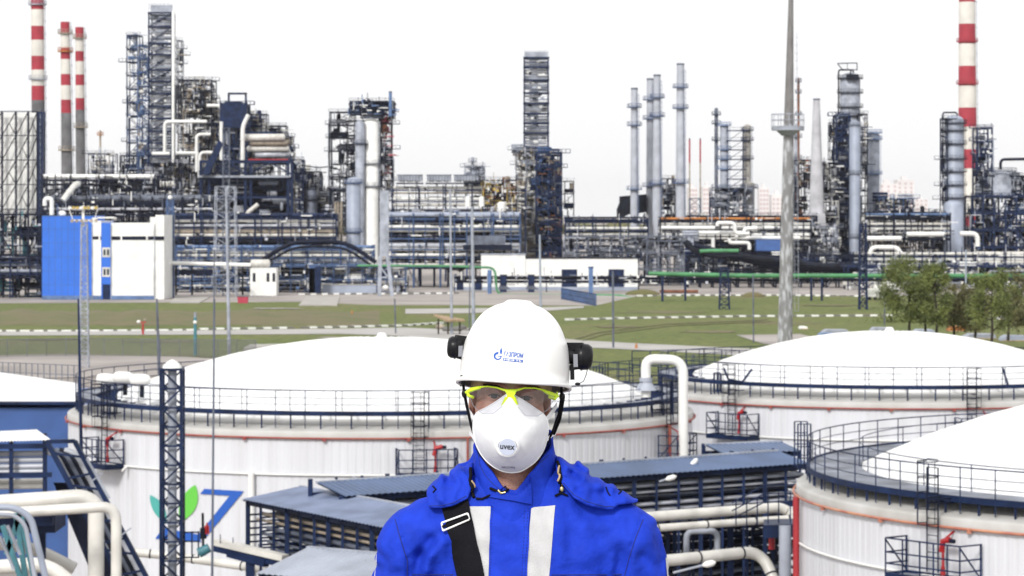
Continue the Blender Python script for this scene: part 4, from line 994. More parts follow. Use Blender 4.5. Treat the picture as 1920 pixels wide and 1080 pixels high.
# ---- U2 tall column complex
unit('process_unit', 'slim blue braced stair frame left of the tall sheeted shaft', 238, 262, 66, 330, 1060, 8, 18, 1, 31, mm='navy', pal=('steelblue', 'white', 'navy', 'paleblue'), ne=10, npipe=16, brace=.7, cat='frame')
unit('process_unit', 'blue and ochre zigzag stair frame against the tall sheeted shaft', 258, 280, 85, 330, 1050, 6, 17, 1, 32, mm='midblue', pal=('steelblue', 'beige', 'paleblue', 'white'), ne=14, npipe=16, brace=.9, cat='frame', stairs=True)
def clad_tower(label, px0, px1, yt, yb, Y, dep, rows, seed, mm='navy', clad='clad', rail=True, diag=True):
    rnd = random.Random(seed); x0, x1 = X(px0, Y), X(px1, Y); t = thing('clad_column', ((x0+x1)/2, Y, 0), label, 'column')
    m = MB(clad); z = Z(yb, Y)
    while z < Z(rows[0]+1, Y):
        hgt_ = rnd.uniform(.5, 1.0); a = x0+.3+(rnd.uniform(0, 2.5) if rnd.random() < .3 else 0); b = x1-.3-(rnd.uniform(0, 2.5) if rnd.random() < .3 else 0)
        m.box(a, b, Y+.7, Y+.85, z, z+hgt_, rnd.choice((clad, clad, 'ltgrey', 'grey')))
        if rnd.random() < .72: m.box(x0+.3, x1-.3, Y+dep-.5, Y+dep-.3, z+.1, z+hgt_*1.3)
        z += hgt_+rnd.uniform(.12, .45)
    m.build('sheeting', t)
    m = MB('silver'); m.cyl(((x0*.6+x1*.4), Y+dep/2, Z(yb, Y)), ((x0*.6+x1*.4), Y+dep/2, Z(rows[0]+4, Y)), (x1-x0)*.2, None, 14); m.build('shell', t)
    m = MB(mm)
    for x in (x0, x1):
        for y in (Y, Y+dep): m.bar((x, y, Z(yb, Y)), (x, y, Z(rows[0], Y)), .5)
    for r in rows:
        z = Z(r, Y); m.bar((x0-.4, Y, z), (x1+.4, Y, z), .5, .55); m.bar((x0, Y+dep, z), (x1, Y+dep, z), .4)
        for x in (x0, x1): m.bar((x, Y, z), (x, Y+dep, z), .4)
    m.build('frame', t); m = MB(mm)
    for a, b in zip(rows[:-1], rows[1:]):
        if diag: m.bar((x0, Y+.1, Z(b, Y)), (x1, Y+.1, Z(a, Y)), .28)
        for k in (.33, .66): zz = Z(a+(b-a)*k, Y); m.bar((x0, Y+.3, zz), (x1, Y+.3, zz), .10, m='ltgrey')
        for k in range(4):
            u = rnd.uniform(.1, .75); q = rnd.uniform(.2, .8); zz = Z(a+(b-a)*q, Y); s_ = rnd.uniform(.6, 1.6)
            m.box(x0+(x1-x0)*u, x0+(x1-x0)*u+s_, Y+.45, Y+.6, zz, zz+rnd.uniform(.4, 1), rnd.choice(('white', 'dark', 'grey', 'ltgrey')))
    m.build('bracing', t)
    m = MB('ltgrey')
    for y in (yt, yt+4, yt+8): m.bar((x0, Y, Z(y, Y)), (x1, Y, Z(y, Y)), .12)
    for k in range(7): x = x0+(x1-x0)*k/6; m.bar((x, Y, Z(rows[0], Y)), (x, Y, Z(yt, Y)), .14)
    m.box(x0+.2, x1-.2, Y+dep*.4, Y+dep*.45, Z(rows[0], Y), Z(yt+1, Y)); m.build('handrail', t); return t
clad_tower('tall grey sheeted shaft with dark cross beams and braces, highest at left', 279, 322, 7, 330, 1045, 9, [24, 50, 81, 102, 131, 152, 175, 200, 222, 246, 268, 292], 33)
column('column', 'slim white riser along the right side of the tall grey shaft', 325, 6, 20, None, 1043, 'white', (), ladder=False)
unit('process_unit', 'small landings hanging on the right side of the tall grey shaft', 331, 341, 76, 240, 1046, 5, 12, 1, 34, z0=250, ne=6, npipe=6, w=.25, mm='grey', cat='frame')
unit('process_unit', 'cluttered exchanger tower of drums between the tall shaft and the navy tower', 334, 397, 150, 400, 1040, 16, 11, 3, 35, mm='navyd', pal=('grey', 'cream', 'beige', 'silver', 'white', 'dark', 'ltgrey'), ne=58, npipe=60, brace=.25)
t = thing('overhead_pipe', P(310, 270, 1036), 'white pipes looping in front of the exchanger tower', 'pipe')
for pts in ([(309, 290), (309, 228), (388, 228)], [(388, 198), (415, 198), (415, 230)], [(369, 322), (369, 252), (395, 252)], [(375, 320), (375, 286), (405, 286)], [(285, 288), (318, 288)], [(331, 287), (372, 287)], [(268, 349), (300, 349), (300, 362)]):
    m = MB('white'); m.tube([P(a, b, 1034) for a, b in pts], .62, 8, bend=1.6); m.build('pipe', t)
unit('process_unit', 'dark lower block of beams under the tall grey shaft', 270, 340, 306, 400, 1035, 14, 5, 4, 36, mm='navyd', pal=('dark', 'grey', 'silver', 'navy', 'beige'), ne=22, npipe=30)

# ---- U4 navy tower, U5 furnace block
unit('process_unit', 'dark navy tower with a square goalpost frame on top', 414, 462, 196, 400, 1020, 12, 8, 2, 41, pal=('navy', 'navyd', 'navy', 'midblue', 'grey', 'silver'), ne=40, npipe=34, w=.7)
t = thing('hoist_frame', P(443, 190, 1020), 'navy goalpost hoist frame standing on the navy tower', 'frame')
m = MB('navy')
for pts in ([(429, 196), (429, 174)], [(461, 208), (461, 174)]): m.bar(P(*pts[0], 1019), P(*pts[1], 1019), .7)
m.bar(P(428, 175.5, 1019), P(463, 175.5, 1019), .7); m.build('post', t)
m = MB('navyd'); m.prism([P(414, 206, 1018), P(422, 190, 1018), P(452, 190, 1018), P(463, 204, 1018), P(463, 240, 1018), P(414, 240, 1018)], (0, 3, 0), 'navy'); m.build('hood', t)
t = thing('overhead_pipe', P(455, 280, 1012), 'white downcomer pipe on the right face of the navy tower', 'pipe')
m = MB('white'); m.tube([P(466, 215, 1012), P(455, 237, 1012), P(455, 355, 1012)], .75, 10, bend=2); m.tube([P(415, 228, 1012), P(415, 300, 1012)], .6, 8); m.build('pipe', t)
unit('process_unit', 'bank of cream horizontal drums on top of the furnace block', 462, 545, 256, 300, 1030, 14, 2, 3, 42, z0=300, pal=('cream', 'silver', 'cream', 'beige', 'white', 'navy'), ne=4, npipe=30, rr=(.2, .6), mm='navy')
t = thing('drum_bank', P(500, 280, 1018), 'row of stacked cream exchangers with rounded ends above the furnace', 'drums')
for k, (xa, xb, y, r) in enumerate(((458, 532, 258, 7), (470, 538, 268, 6), (465, 540, 279, 6), (480, 541, 290, 6), (470, 520, 250, 3))):
    m = MB(('cream', 'beige', 'cream', 'silver', 'navy')[k]); m.vessel(P((xa+xb)/2, y, 1016+k), (xb-xa)/F*1016, r/F*1016, 'x', 12); m.build('drum', t)
unit('process_unit', 'spiky small frames on the stepped roof right of the navy tower', 462, 490, 222, 300, 1032, 8, 5, 2, 43, z0=300, ne=9, npipe=12)
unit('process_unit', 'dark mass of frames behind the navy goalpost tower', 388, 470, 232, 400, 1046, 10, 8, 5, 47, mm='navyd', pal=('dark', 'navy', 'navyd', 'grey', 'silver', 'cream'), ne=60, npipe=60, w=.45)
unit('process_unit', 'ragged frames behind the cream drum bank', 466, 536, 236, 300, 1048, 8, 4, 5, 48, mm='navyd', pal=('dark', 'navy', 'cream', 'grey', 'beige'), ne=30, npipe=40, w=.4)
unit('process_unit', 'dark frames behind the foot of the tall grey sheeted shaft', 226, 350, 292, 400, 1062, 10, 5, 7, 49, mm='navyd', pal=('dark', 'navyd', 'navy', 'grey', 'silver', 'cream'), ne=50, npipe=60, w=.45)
unit('process_unit', 'ragged upper crown of the exchanger tower of drums', 340, 396, 158, 210, 1036, 10, 4, 3, 50, z0=212, mm='dark', pal=('grey', 'dark', 'beige', 'cream', 'silver'), ne=20, npipe=26, w=.35)
unit('process_unit', 'ragged stair frames stepping down right of the furnace, upper step', 560, 600, 322, 420, 1030, 8, 6, 3, 151, mm='navyd', pal=('dark', 'navy', 'grey', 'silver', 'cream'), ne=26, npipe=30, w=.4)
unit('process_unit', 'low ragged frames stepping down right of the furnace, lowest step', 592, 632, 358, 430, 1028, 8, 5, 3, 152, mm='navyd', pal=('dark', 'navy', 'grey', 'silver', 'beige'), ne=24, npipe=28, w=.35)
unit('process_unit', 'tangled frames between the exchanger tower and the goalpost tower', 392, 420, 196, 330, 1042, 8, 9, 2, 153, mm='navyd', pal=('dark', 'navy', 'grey', 'silver', 'white', 'beige'), ne=34, npipe=34, w=.32)
unit('process_unit', 'frames rising behind the right shoulder of the goalpost tower', 458, 500, 214, 300, 1040, 8, 6, 3, 154, mm='navyd', pal=('dark', 'navy', 'grey', 'cream', 'silver'), ne=22, npipe=26, w=.3)
def furnace():
    Y = 1000.; t = thing('furnace_block', (X(460, Y), Y, 0), 'big navy furnace block with two dark round cornered openings', 'furnace')
    x0, x1 = X(376, Y), X(545, Y); m = MB('navy')
    for q in (376, 392, 460, 470, 540, 547): m.box(X(q-2.5, Y), X(q+2.5, Y), Y, Y+1, 0, Z(302, Y))
    for y, h in ((300, 6), (332, 5), (368, 4), (402, 10)): m.box(x0-.3, x1+.5, Y-.1, Y+1.1, Z(y+h, Y), Z(y, Y))
    for a, b in ((378, 392), (392, 462), (470, 545)):
        for y in (338, 372):
            for q in (0, 1):
                xx = a if q == 0 else b; s_ = 1 if q == 0 else -1; m.prism([P(xx, y, Y+.2), P(xx+5*s_, y, Y+.2), P(xx, y+5, Y+.2)], (0, .5, 0))
    m.build('frame', t)
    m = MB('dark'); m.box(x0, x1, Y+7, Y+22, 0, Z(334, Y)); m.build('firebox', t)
    m = MB('rust'); m.box(X(466, Y), X(540, Y), Y-.2, Y+8, Z(300, Y), Z(298, Y), 'red'); m.build('roof_edge', t)
    m = MB('steelblue'); m.box(X(374, Y), X(542, Y), Y-1.4, Y-.3, Z(333, Y), Z(329, Y), 'ltgrey'); m.build('walkway', t)
    m = MB('navy')
    for a, b in ((470, 505), (545, 505), (400, 430), (460, 430)): m.bar(P(a, 326, Y+.4), P(b, 304, Y+.4), .5)
    m.build('bracing', t)
    rnd = random.Random(9); equip(t, x0+2, x1-2, Z(400, Y), Z(340, Y), Y+2, Y+6, 34, rnd, ('grey', 'dark', 'navyd', 'silver', 'navy', 'ltgrey'), .9); pipework(t, x0+1, x1-1, Z(400, Y), Z(306, Y), Y+1.2, Y+6, 50, rnd, ('dark', 'grey', 'silver', 'navyd', 'navy'))
furnace()
t = thing('overhead_pipe', P(375, 310, 998), 'navy inclined duct leaning on the left side of the furnace block', 'duct')
m = MB('navy'); m.prism([P(376, 328, 996), P(392, 328, 996), P(418, 270, 996), P(410, 262, 996)], (0, 2, 0)); m.build('duct', t)
unit('process_unit', 'stair tower with thin landings on the right end of the furnace block', 546, 568, 300, 410, 1002, 8, 6, 1, 44, ne=10, npipe=14, stairs=True, w=.45)
unit('process_unit', 'stepped dark unit sloping down right of the furnace block', 562, 592, 330, 420, 1008, 10, 5, 2, 45, mm='navyd', ne=16, npipe=18)
unit('process_unit', 'low dark unit at the foot of the step right of the furnace block', 586, 626, 370, 430, 1010, 10, 3, 3, 46, mm='navyd', ne=14, npipe=16)
column('column', 'fat dark grey vessel at the right shoulder of the furnace block', 584, 22, 352, None, 1006, 'grey', (352, 375), pm='navyd', ladder=False)
pipething('steam_pipe', 'white slanting pipe stub in front of the furnace opening', 'pipe', [(462, 406, 960), (465, 398, 960), (484, 383, 960)], .7, 'cream', bend=1.5)
t = thing('tie_line', P(590, 312, 1005), 'thin dark line strung between the furnace block and the white column unit', 'pipe'); m = MB('navyd'); m.tube([P(565, 311, 1005), P(600, 314, 1005), P(625, 312, 1005)], .22, 6); m.tube([P(590, 354, 1005), P(640, 356, 1005)], .2, 6); m.build('line', t)

# pipe racks left block
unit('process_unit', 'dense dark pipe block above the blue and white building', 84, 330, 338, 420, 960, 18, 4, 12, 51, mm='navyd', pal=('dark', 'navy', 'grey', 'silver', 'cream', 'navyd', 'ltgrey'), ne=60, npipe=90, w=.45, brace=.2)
prack('pipe_rack', 'white topped pipe rack above the blue and white building', 80, 290, [(331, .75, 'white'), (346, .3, 'dark'), (372, .9, 'grey'), (383, .3, 'navy'), (392, .5, 'silver')], 940, 8, None, 52, mm='navyd')
prack('pipe_rack', 'grey ribbed duct and pipes behind the blue column', 170, 400, [(372, 1.1, 'grey'), (392, .4, 'silver'), (402, .4, 'navyd')], 930, 6, None, 53, mm='navyd')
prack('pipe_rack', 'navy rack with white and tan pipes below the furnace block', 326, 630, [(404, .7, 'navy'), (414, .45, 'cream'), (423, .45, 'silver'), (434, .8, 'beige'), (441, .5, 'cream'), (452, .8, 'dark'), (462, .6, 'navyd')], 915, 9, None, 54, extra=24)
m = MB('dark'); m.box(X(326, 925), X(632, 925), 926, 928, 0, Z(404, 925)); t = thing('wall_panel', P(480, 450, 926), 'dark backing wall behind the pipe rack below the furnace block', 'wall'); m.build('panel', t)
prack('pipe_rack', 'low blue rack with pale pipes in front of the furnace block', 330, 700, [(463, .5, 'steelblue'), (470, .45, 'white'), (479, .45, 'cream'), (488, .4, 'silver'), (497, .35, 'steelblue')], 860, 7, None, 55, mm='midblue', extra=20)
pipething('bundle_pipe', 'black arched pipe bundle spanning the road before the furnace block', 'pipe', [(452, 496, 845), (490, 489, 845), (545, 453, 845), (650, 453, 845), (705, 492, 845)], .62, 'navyd', bend=6)
pipething('bundle_pipe', 'second thin black arched pipe just under the thick one', 'pipe', [(470, 500, 843), (505, 490, 843), (552, 462, 843), (645, 462, 843), (695, 497, 843)], .35, 'dark', bend=6)
unit('process_unit', 'low blue skid with pumps under the pale pipes at centre left', 330, 760, 500, 556, 850, 14, 2, 16, 56, mm='midblue', pal=('white', 'ltgrey', 'navy', 'steelblue', 'cream', 'dark', 'grey'), ne=50, npipe=60, w=.3, brace=.1, rr=(.1, .2))
t = thing('plant_building', P(512, 530, 815), 'small white hut with a white tank on its flat roof', 'building')
m = MB('white'); m.box(X(469, 815), X(518, 815), 815, 823, .1, Z(503, 815)); m.build('wall', t)
m = MB('cream'); m.vessel(P(488, 494, 816), 4.6, 1.15, 'x', 14); m.build('roof_tank', t)
for q in (500, 511, 462+12): m = MB('navyd'); m.box(X(q, 815), X(q+5, 815), 814.9, 815, Z(528, 815), Z(512, 815)); m.build('window', t)
t = thing('skip', G(455, 569), 'pinkish red skip standing by the thin mast at centre left', 'skip'); p = G(455, 569); m = MB('pinkred'); m.prism([p+V(-1.2, 0, 0), p+V(1.2, 0, 0), p+V(1.4, 0, 1.8), p+V(-1.4, 0, 1.8)], (0, 1.6, 0)); m.build('body', t); m = MB('grey'); m.bar(p+V(-1.5, -.05, 1.8), p+V(1.5, -.05, 1.8), .15); m.build('rim', t)
for px, w_, lab in ((590, 22, 'blue kiosk behind the small white hut'), (585, 10, 'pale blue cabinet right of the blue kiosk'), (1108, 8, 'small blue cabinet behind the blue fence panel')):
    Y = 835; t = thing('kiosk', (X(px, Y), Y, 0), lab, 'kiosk'); m = MB('navy' if w_ > 12 else 'steelblue'); m.box(X(px-w_/2, Y), X(px+w_/2, Y), Y, Y+3, .1, Z(500 if w_ > 12 else 503, Y)); m.build('body', t); m = MB('midblue'); m.box(X(px-w_/2-1, Y), X(px+w_/2+1, Y), Y-.2, Y+3.2, Z(500 if w_ > 12 else 503, Y), Z(497 if w_ > 12 else 500, Y)); m.build('roof', t)
t = thing('barrier_wall', P(650, 549, 845), 'low pale blue wall behind the small stair and kiosk', 'wall'); m = MB('paleblue'); m.box(X(605, 842), X(705, 842), 842, 842.4, .05, 2.4); m.build('panel', t); m = MB('concrete'); m.box(X(603, 842), X(707, 842), 841.8, 842.6, 2.4, 2.6); m.build('coping', t)
t = thing('concrete_apron', G(605, 570), 'pale concrete apron at the grass edge below the kiosk', 'slab'); m = MB('concrete'); m.prism([G(560, 574), G(632, 574), G(637, 557), G(575, 557)], (0, 0, .25)); m.build('slab', t)
t = thing('concrete_apron', G(360, 565), 'pale concrete apron at the grass edge right of the blue and white block', 'slab'); m = MB('concrete'); m.prism([G(318, 569), G(374, 569), G(394, 558), G(330, 557)], (0, 0, .25)); m.build('slab', t)

# lattice masts in the plant
lattice('lattice_mast', 'pale square lattice mast group standing before the furnace block', 423, 36, 350, 562, 815, 'ltgrey', n=9, r=.14, taper=1.15)
lattice('lattice_mast', 'inner slender lattice mast inside the pale mast group', 424, 12, 240, 562, 818, 'grey', n=22, r=.09)
t = thing('lattice_mast', P(720, 560, 812), 'pale A shaped tower with solid head left of the man', 'lattice tower')
m = MB('oldconc'); Y = 812
m.box(X(712, Y), X(729, Y), Y, Y+1.6, Z(480, Y), Z(357, Y), 'ltgrey'); m.bar(P(713, 480, Y), P(711, 572, Y), 1.0, m='ltgrey'); m.bar(P(727, 480, Y), P(737, 572, Y), 1.0, m='ltgrey')
m.build('leg', t); m = MB('ltgrey')
for a, b in (((712, 520), (735, 520)), ((712, 545), (736, 540)), ((713, 500), (735, 530)), ((711, 566), (738, 566))): m.bar(P(*a, Y), P(*b, Y), .45)
m.build('brace', t); m = MB('white'); m.ell(P(723, 539, Y-.5), .9, .7, .7, 10, 6); m.build('lamp', t)
# floodlight mast with yellow head
t = lattice('floodlight_mast', 'pale lattice floodlight mast with a yellow headframe in front of the blue block', 158, 11, 420, 690, 436, 'ltgrey', n=34, r=.07, taper=1.5)
m = MB('yellow')
for x in range(130, 186, 7): m.box(X(x, 436), X(x+5, 436), 435, 435.4, Z(392, 436), Z(387, 436), 'yellow' if (x//7) % 3 else 'white')
m.build('lamp_row', t); m = MB('beige')
for x in range(134, 180, 9): m.box(X(x, 436), X(x+5, 436), 435, 435.4, Z(417, 436), Z(411, 436))
m.build('lamp_row', t); m = MB('white'); m.bar(P(129, 391, 436), P(183, 390, 436), .2); m.bar(P(133, 413, 436), P(178, 413, 436), .2); m.bar(P(129, 390, 436), P(137, 413, 436), .1); m.bar(P(183, 390, 436), P(177, 413, 436), .1); m.bar(P(156, 425, 436), P(156, 386, 436), .35); m.build('headframe', t)
pole('light_pole', 'pale grey pole rising from the grass left of centre', [(430, 670), (424, 352)], .30, 468, 'ltgrey', .2)
pole('light_pole', 'thin dark pole just left of the pale pole on the grass', [(400, 655), (402, 470)], .1, 480, 'grey')
pole('light_pole', 'pale pole on the grass left of the man\'s helmet, nearer the wooden shelter', [(847, 628), (844, 355)], .26, 555, 'ltgrey', .18)
pole('light_pole', 'thick grey blue pole touching the left side of the helmet in view', [(888, 620), (885, 388)], .36, 570, 'ltgrey', .26)
pole('light_pole', 'thin dark pole beside the thick grey blue pole', [(880, 620), (881, 497)], .12, 575, 'grey')
pole('light_pole', 'pale pole rising just behind the helmet top at right', [(1014, 600), (1012, 440)], .28, 640, 'paleblue', .2)
pole('light_pole', 'dark pole on the grass right of the helmet, before the white building', [(1150, 652), (1149, 508)], .18, 500, 'grey')
pole('light_pole', 'faint dark pole left of the concrete mast on the grass', [(1413, 645), (1412, 515)], .13, 520, 'grey')
pole('light_pole', 'dark pole on the grass below the pale A shaped tower', [(742, 628), (740, 560)], .14, 560, 'grey')
pole('light_pole', 'pale blue pole standing among the plants at the far right', [(1811, 590), (1811, 468)], .2, 700, 'paleblue')
pole('light_pole', 'grey pole on the grass by the white trucks', [(1658, 620), (1659, 548)], .14, 600, 'grey')
t = thing('hydrant_post', G(366, 667), 'teal post with a white ball, standing by the mesh fence', 'post'); p = G(366, 667); m = MB('teal'); m.cyl(p, p+V(0, 0, 6.2), .3, .24, 8); m.cyl(p+V(0, 0, 6.2), p+V(0, 0, 7), .2, .2, 8, 'ltgrey'); m.build('post_shaft', t); m = MB('white'); m.ell(p+V(0, -.1, 5.4), .32, .32, .32, 10, 6); m.build('lamp_globe', t)
t = thing('signal_post', G(268, 626), 'red and white marker post on the grass beyond the pale track', 'post'); p = G(268, 628); m = MB('signalred'); m.cyl(p, p+V(0, 0, 2.2), .22, .18, 6); m.bar(p+V(-.6, 0, 2.4), p+V(.6, 0, 2.4), .2); m.build('post_shaft', t); m = MB('white'); m.ell(p+V(-.8, 0, 2.5), .4, .3, .3, 8, 6); m.ell(p+V(.4, 0, 2.9), .3, .2, .2, 8, 6, 'beige'); m.build('marker_board', t)
for px, py, lab in ((65, 598, 'small orange marker on the grass, leftmost'), (95, 598, 'small orange marker on the grass left of the floodlight mast'), (208, 598, 'x'), (1193, 654, 'small orange cone at the road edge right of the helmet'), (660, 590, 'thin wooden stake on the grass left of the pale A shaped tower')):
    if lab == 'x': continue
    p = G(px, py); t = thing('marker', p, lab, 'marker'); m = MB('orange'); m.lathe(p, [(.3, 0), (.12, .9), (.02, 1.0)], 8); m.build('cone', t); m = MB('orange'); m.box(p.x-.35, p.x+.35, p.y-.35, p.y+.35, .06, .14); m.build('base', t)
# wooden shelter by the road
t = thing('pallet_table', G(850, 625), 'flat wooden roof on timber posts beside the road left of the helmet', 'shelter'); p = G(845, 622)
m = MB('wood'); m.prism([P(813, 592, 560), P(868, 601, 556), P(872, 603, 556), P(838, 604, 552)], (0, 0, .35)); m.build('roof', t)
m = MB('bark')
for q in (822, 840, 862): m.bar(P(q, 598, 556), V(X(q, 556), 556, 0), .3)
m.build('leg', t); m = MB('ltgrey')
for q, yy in ((825, 612), (838, 616), (858, 616), (866, 613)): a = G(q, yy+6); m.ell(a+V(0, 0, .5), 1.0, .8, .6, 8, 5, 'beige' if q % 2 else 'kerbdark')
m.build('stone', t)

# ---- U6 white column unit
unit('process_unit', 'dark landings and stairs left of the white column', 618, 664, 210, 440, 1000, 9, 13, 1, 61, mm='navyd', ne=14, npipe=30, w=.3, stairs=True, pal=('dark', 'navyd', 'grey', 'silver'))
column('column', 'wide white column with dark top platforms left of the air coolers', 697, 30, 222, None, 996, 'white', (222, 308, 350), ladder=True, pm='grey')
column('column', 'pale grey column half hidden behind the wide white column', 675, 18, 226, None, 993, 'ltgrey', (270,), ladder=False)
unit('process_unit', 'dark platform crown with small vents on the white column', 656, 738, 190, 215, 994, 12, 3, 4, 62, z0=222, ne=16, npipe=26, w=.35, mm='navyd', pal=('white', 'steelblue', 'dark', 'grey', 'navy'))
unit('process_unit', 'open frame with thin floors wrapped around the wide white column', 650, 708, 226, 440, 1004, 8, 11, 3, 65, mm='navyd', ne=6, npipe=26, w=.26, brace=.3, pal=('silver', 'grey', 'dark', 'ltgrey'), cat='frame')
column('vent_stack', 'small blue steel vent on the right of the dark crown', 732, 6, 174, 218, 993, 'steelblue', (), ladder=False, top='open')
unit('process_unit', 'dark red and grey ladder frame right of the white column', 714, 734, 215, 345, 997, 7, 8, 1, 63, z0=345, mm='navyd', pal=('rust', 'white', 'ltgrey', 'pinkred', 'silver'), ne=12, npipe=10)
unit('process_unit', 'grey drums stacked right of the foot of the white column', 710, 736, 300, 440, 995, 8, 6, 1, 64, mm='navyd', pal=('ltgrey', 'silver', 'grey', 'beige'), ne=16, npipe=10)
column('column', 'light blue vessel with domed top in front of the white column', 663, 27, 332, None, 930, 'paleblue', (344, 436), ladder=False, pm='midblue', pw=.7)
t = thing('beige_column', P(634, 400, 935), 'row of upright beige tubes left of the light blue vessel', 'pipes')
for q in (629, 634, 640): m = MB('beige'); m.cyl((X(q, 935), 935, 0), (X(q, 935), 935, Z(378, 935)), .4, None, 8); m.build('pipe', t)

# ---- U7 air coolers
prack('pipe_rack', 'grey pipe rack carrying the air coolers in the middle', 735, 985, [(352, .5, 'cream'), (362, .3, 'beige'), (373, .55, 'white'), (384, .5, 'cream'), (394, .3, 'dark')], 985, 10, None, 71, extra=30)
for i, (a, b, lab) in enumerate(((746, 791, 'leftmost sheeted air cooler box on the middle rack'), (801, 845, 'middle sheeted air cooler box on the middle rack'), (852, 897, 'rightmost sheeted air cooler box on the middle rack'))):
    Y = 984; t = thing('air_cooler', (X((a+b)/2, Y), Y, Z(344, Y)), lab, 'air cooler', 'air coolers on the middle rack')
    m = MB('ltgrey'); m.box(X(a, Y), X(b, Y), Y, Y+9, Z(339, Y), Z(328, Y)); m.build('housing', t)
    m = MB('grey'); 
    for k in range(9): x = X(a+(b-a)*k/8, Y); m.bar((x, Y-.1, Z(342, Y)), (x, Y-.1, Z(327, Y)), .15)
    m.bar(P(a-2, 328, Y-.1), P(b+2, 328, Y-.1), .25); m.bar(P(a-3, 344, Y-.1), P(b+3, 344, Y-.1), .5, m='navyd'); m.build('frame', t)
    m = MB('beige')
    for k in range(3): m.cyl(P(a+8+k*14, 341, Y+3), P(a+8+k*14, 336, Y+3), 1.0, 1.4, 12)
    m.build('fan_ring', t)
unit('process_unit', 'small peaked platform between the air coolers and the tall middle column', 872, 908, 312, 350, 990, 8, 3, 2, 72, z0=350, ne=8, npipe=14, mm='grey', pal=('ltgrey', 'silver', 'grey'))
column('vent_stack', 'thin grey vent above the small peaked platform', 886, 5, 294, 350, 990, 'ltgrey', (304, 316), pm='grey', ladder=False)
unit('process_unit', 'yellow and brown tangled unit left of the tall middle column', 905, 968, 338, 400, 980, 10, 4, 3, 73, mm='navyd', pal=('beige', 'cream', 'yellow', 'rust', 'silver', 'dark', 'white'), ne=24, npipe=40)
prack('pipe_rack', 'pale blue beamed rack of many white pipes left of the helmet', 725, 975, [(403, .9, 'paleblue'), (414, .3, 'navy'), (425, .5, 'white'), (433, .35, 'cream'), (443, .4, 'navyd'), (452, .4, 'dark'), (460, .9, 'silver'), (468, .5, 'cream'), (478, .45, 'white'), (487, .3, 'navyd'), (496, .4, 'cream')], 905, 9, None, 74, mm='midblue', extra=50, step=8)
unit('process_unit', 'mid height jumble of drums and cabinets behind the left of the helmet', 735, 970, 398, 500, 915, 12, 4, 9, 75, mm='navy', pal=PAL, ne=70, npipe=80, w=.4)
for a, yy, lab in ((877, 375, 'upright white vessel, left one of three below the yellow unit'), (903, 375, 'upright white vessel, middle one of three below the yellow unit'), (940, 385, 'widest upright white vessel below the yellow unit')):
    column('vessel', lab, a, 10 if a < 930 else 16, yy-7, yy+12, 975, 'white', (), cat='vessel', ladder=False)
m = MB('beige'); t = thing('tank_trough', P(910, 452, 900), 'long brown box vessel behind the helmet pole', 'vessel'); m.box(X(876, 898), X(948, 898), 898, 902, Z(458, 898), Z(442, 898), 'grey'); m.build('body', t); m = MB('navyd'); m.box(X(868, 898), X(960, 898), 897.5, 903, Z(468, 898), Z(459, 898)); m.build('base', t)

# ---- U8 main middle column
clad_tower('tall ladder like sheeted column in the middle of the picture, right above the helmet', 983, 1028, 95, 280, 1010, 8, [108, 126, 150, 174, 194, 213, 231, 249, 276], 81, diag=False)
unit('process_unit', 'pale lower half of the tall middle column with landings', 968, 1006, 282, 480, 1005, 10, 9, 2, 82, mm='grey', pal=('beige', 'cream', 'ltgrey', 'white', 'silver'), ne=40, npipe=30, w=.35)
unit('process_unit', 'blue stair tower with orange brown panels right of the tall middle column', 1006, 1052, 286, 500, 1000, 10, 9, 2, 83, mm='navy', pal=('midblue', 'rust', 'beige', 'navy', 'navy', 'grey'), ne=44, npipe=40, w=.6, stairs=True, brace=.8)
m = MB('beige'); t = thing('column', (X(990, 1012), 1012, 0), 'beige shaft inside the lower half of the middle column', 'column'); m.box(X(976, 1012), X(1004, 1012), 1012, 1020, 0, Z(290, 1012)); m.build('shell', t); m = MB('ltgrey'); m.box(X(975, 1012), X(1005, 1012), 1011.5, 1020.5, Z(290, 1012), Z(287, 1012)); m.build('cap', t)
t = thing('column', (X(1028, 1010), 1014, 0), 'dark core wall of the blue stair tower', 'column'); m = MB('rust'); m.box(X(1008, 1011), X(1050, 1011), 1011, 1018, 0, Z(300, 1011), 'navy'); m.build('shell', t); m = MB('rust'); rnd = random.Random(3)
for k in range(60): a = rnd.uniform(1009, 1044); b = rnd.uniform(300, 470); m.box(X(a, 1010.7), X(a+rnd.uniform(2, 6), 1010.7), 1010.7, 1011, Z(b+rnd.uniform(2, 5), 1011), Z(b, 1011), rnd.choice(('rust', 'beige', 'beige', 'midblue')))
m.build('panel', t)
unit('process_unit', 'thin landings on the far right side of the middle column', 1052, 1076, 340, 500, 1003, 7, 8, 1, 84, mm='navyd', ne=4, npipe=8, w=.22, brace=.1)
# ---- racks between middle and white stacks
prack('pipe_rack', 'flat pipe rack with white pipes right of the middle column', 1060, 1215, [(408, .3, 'navyd'), (415, .6, 'navy'), (428, .45, 'white'), (434, .3, 'navyd'), (440, .45, 'cream'), (450, .3, 'dark'), (462, .4, 'navyd')], 960, 9, None, 91, extra=20)
unit('process_unit', 'low grey structures behind the long white building', 1060, 1300, 444, 500, 930, 10, 3, 11, 92, mm='grey', ne=34, npipe=44, pal=('grey', 'ltgrey', 'dark', 'navy', 'silver'), w=.35)
t = thing('coke_bin', P(1180, 400, 985), 'black sloping bin behind the shortest white stack', 'bin'); m = MB('dark'); m.prism([P(1163, 368, 985), P(1212, 364, 985), P(1212, 398, 985), P(1163, 404, 985)], (0, 9, 0)); m.prism([P(1158, 392, 984.6), P(1166, 372, 984.6), P(1180, 372, 984.6), P(1180, 402, 984.6), P(1158, 412, 984.6)], (0, 9, 0)); m.build('bin', t); m = MB('navy'); 
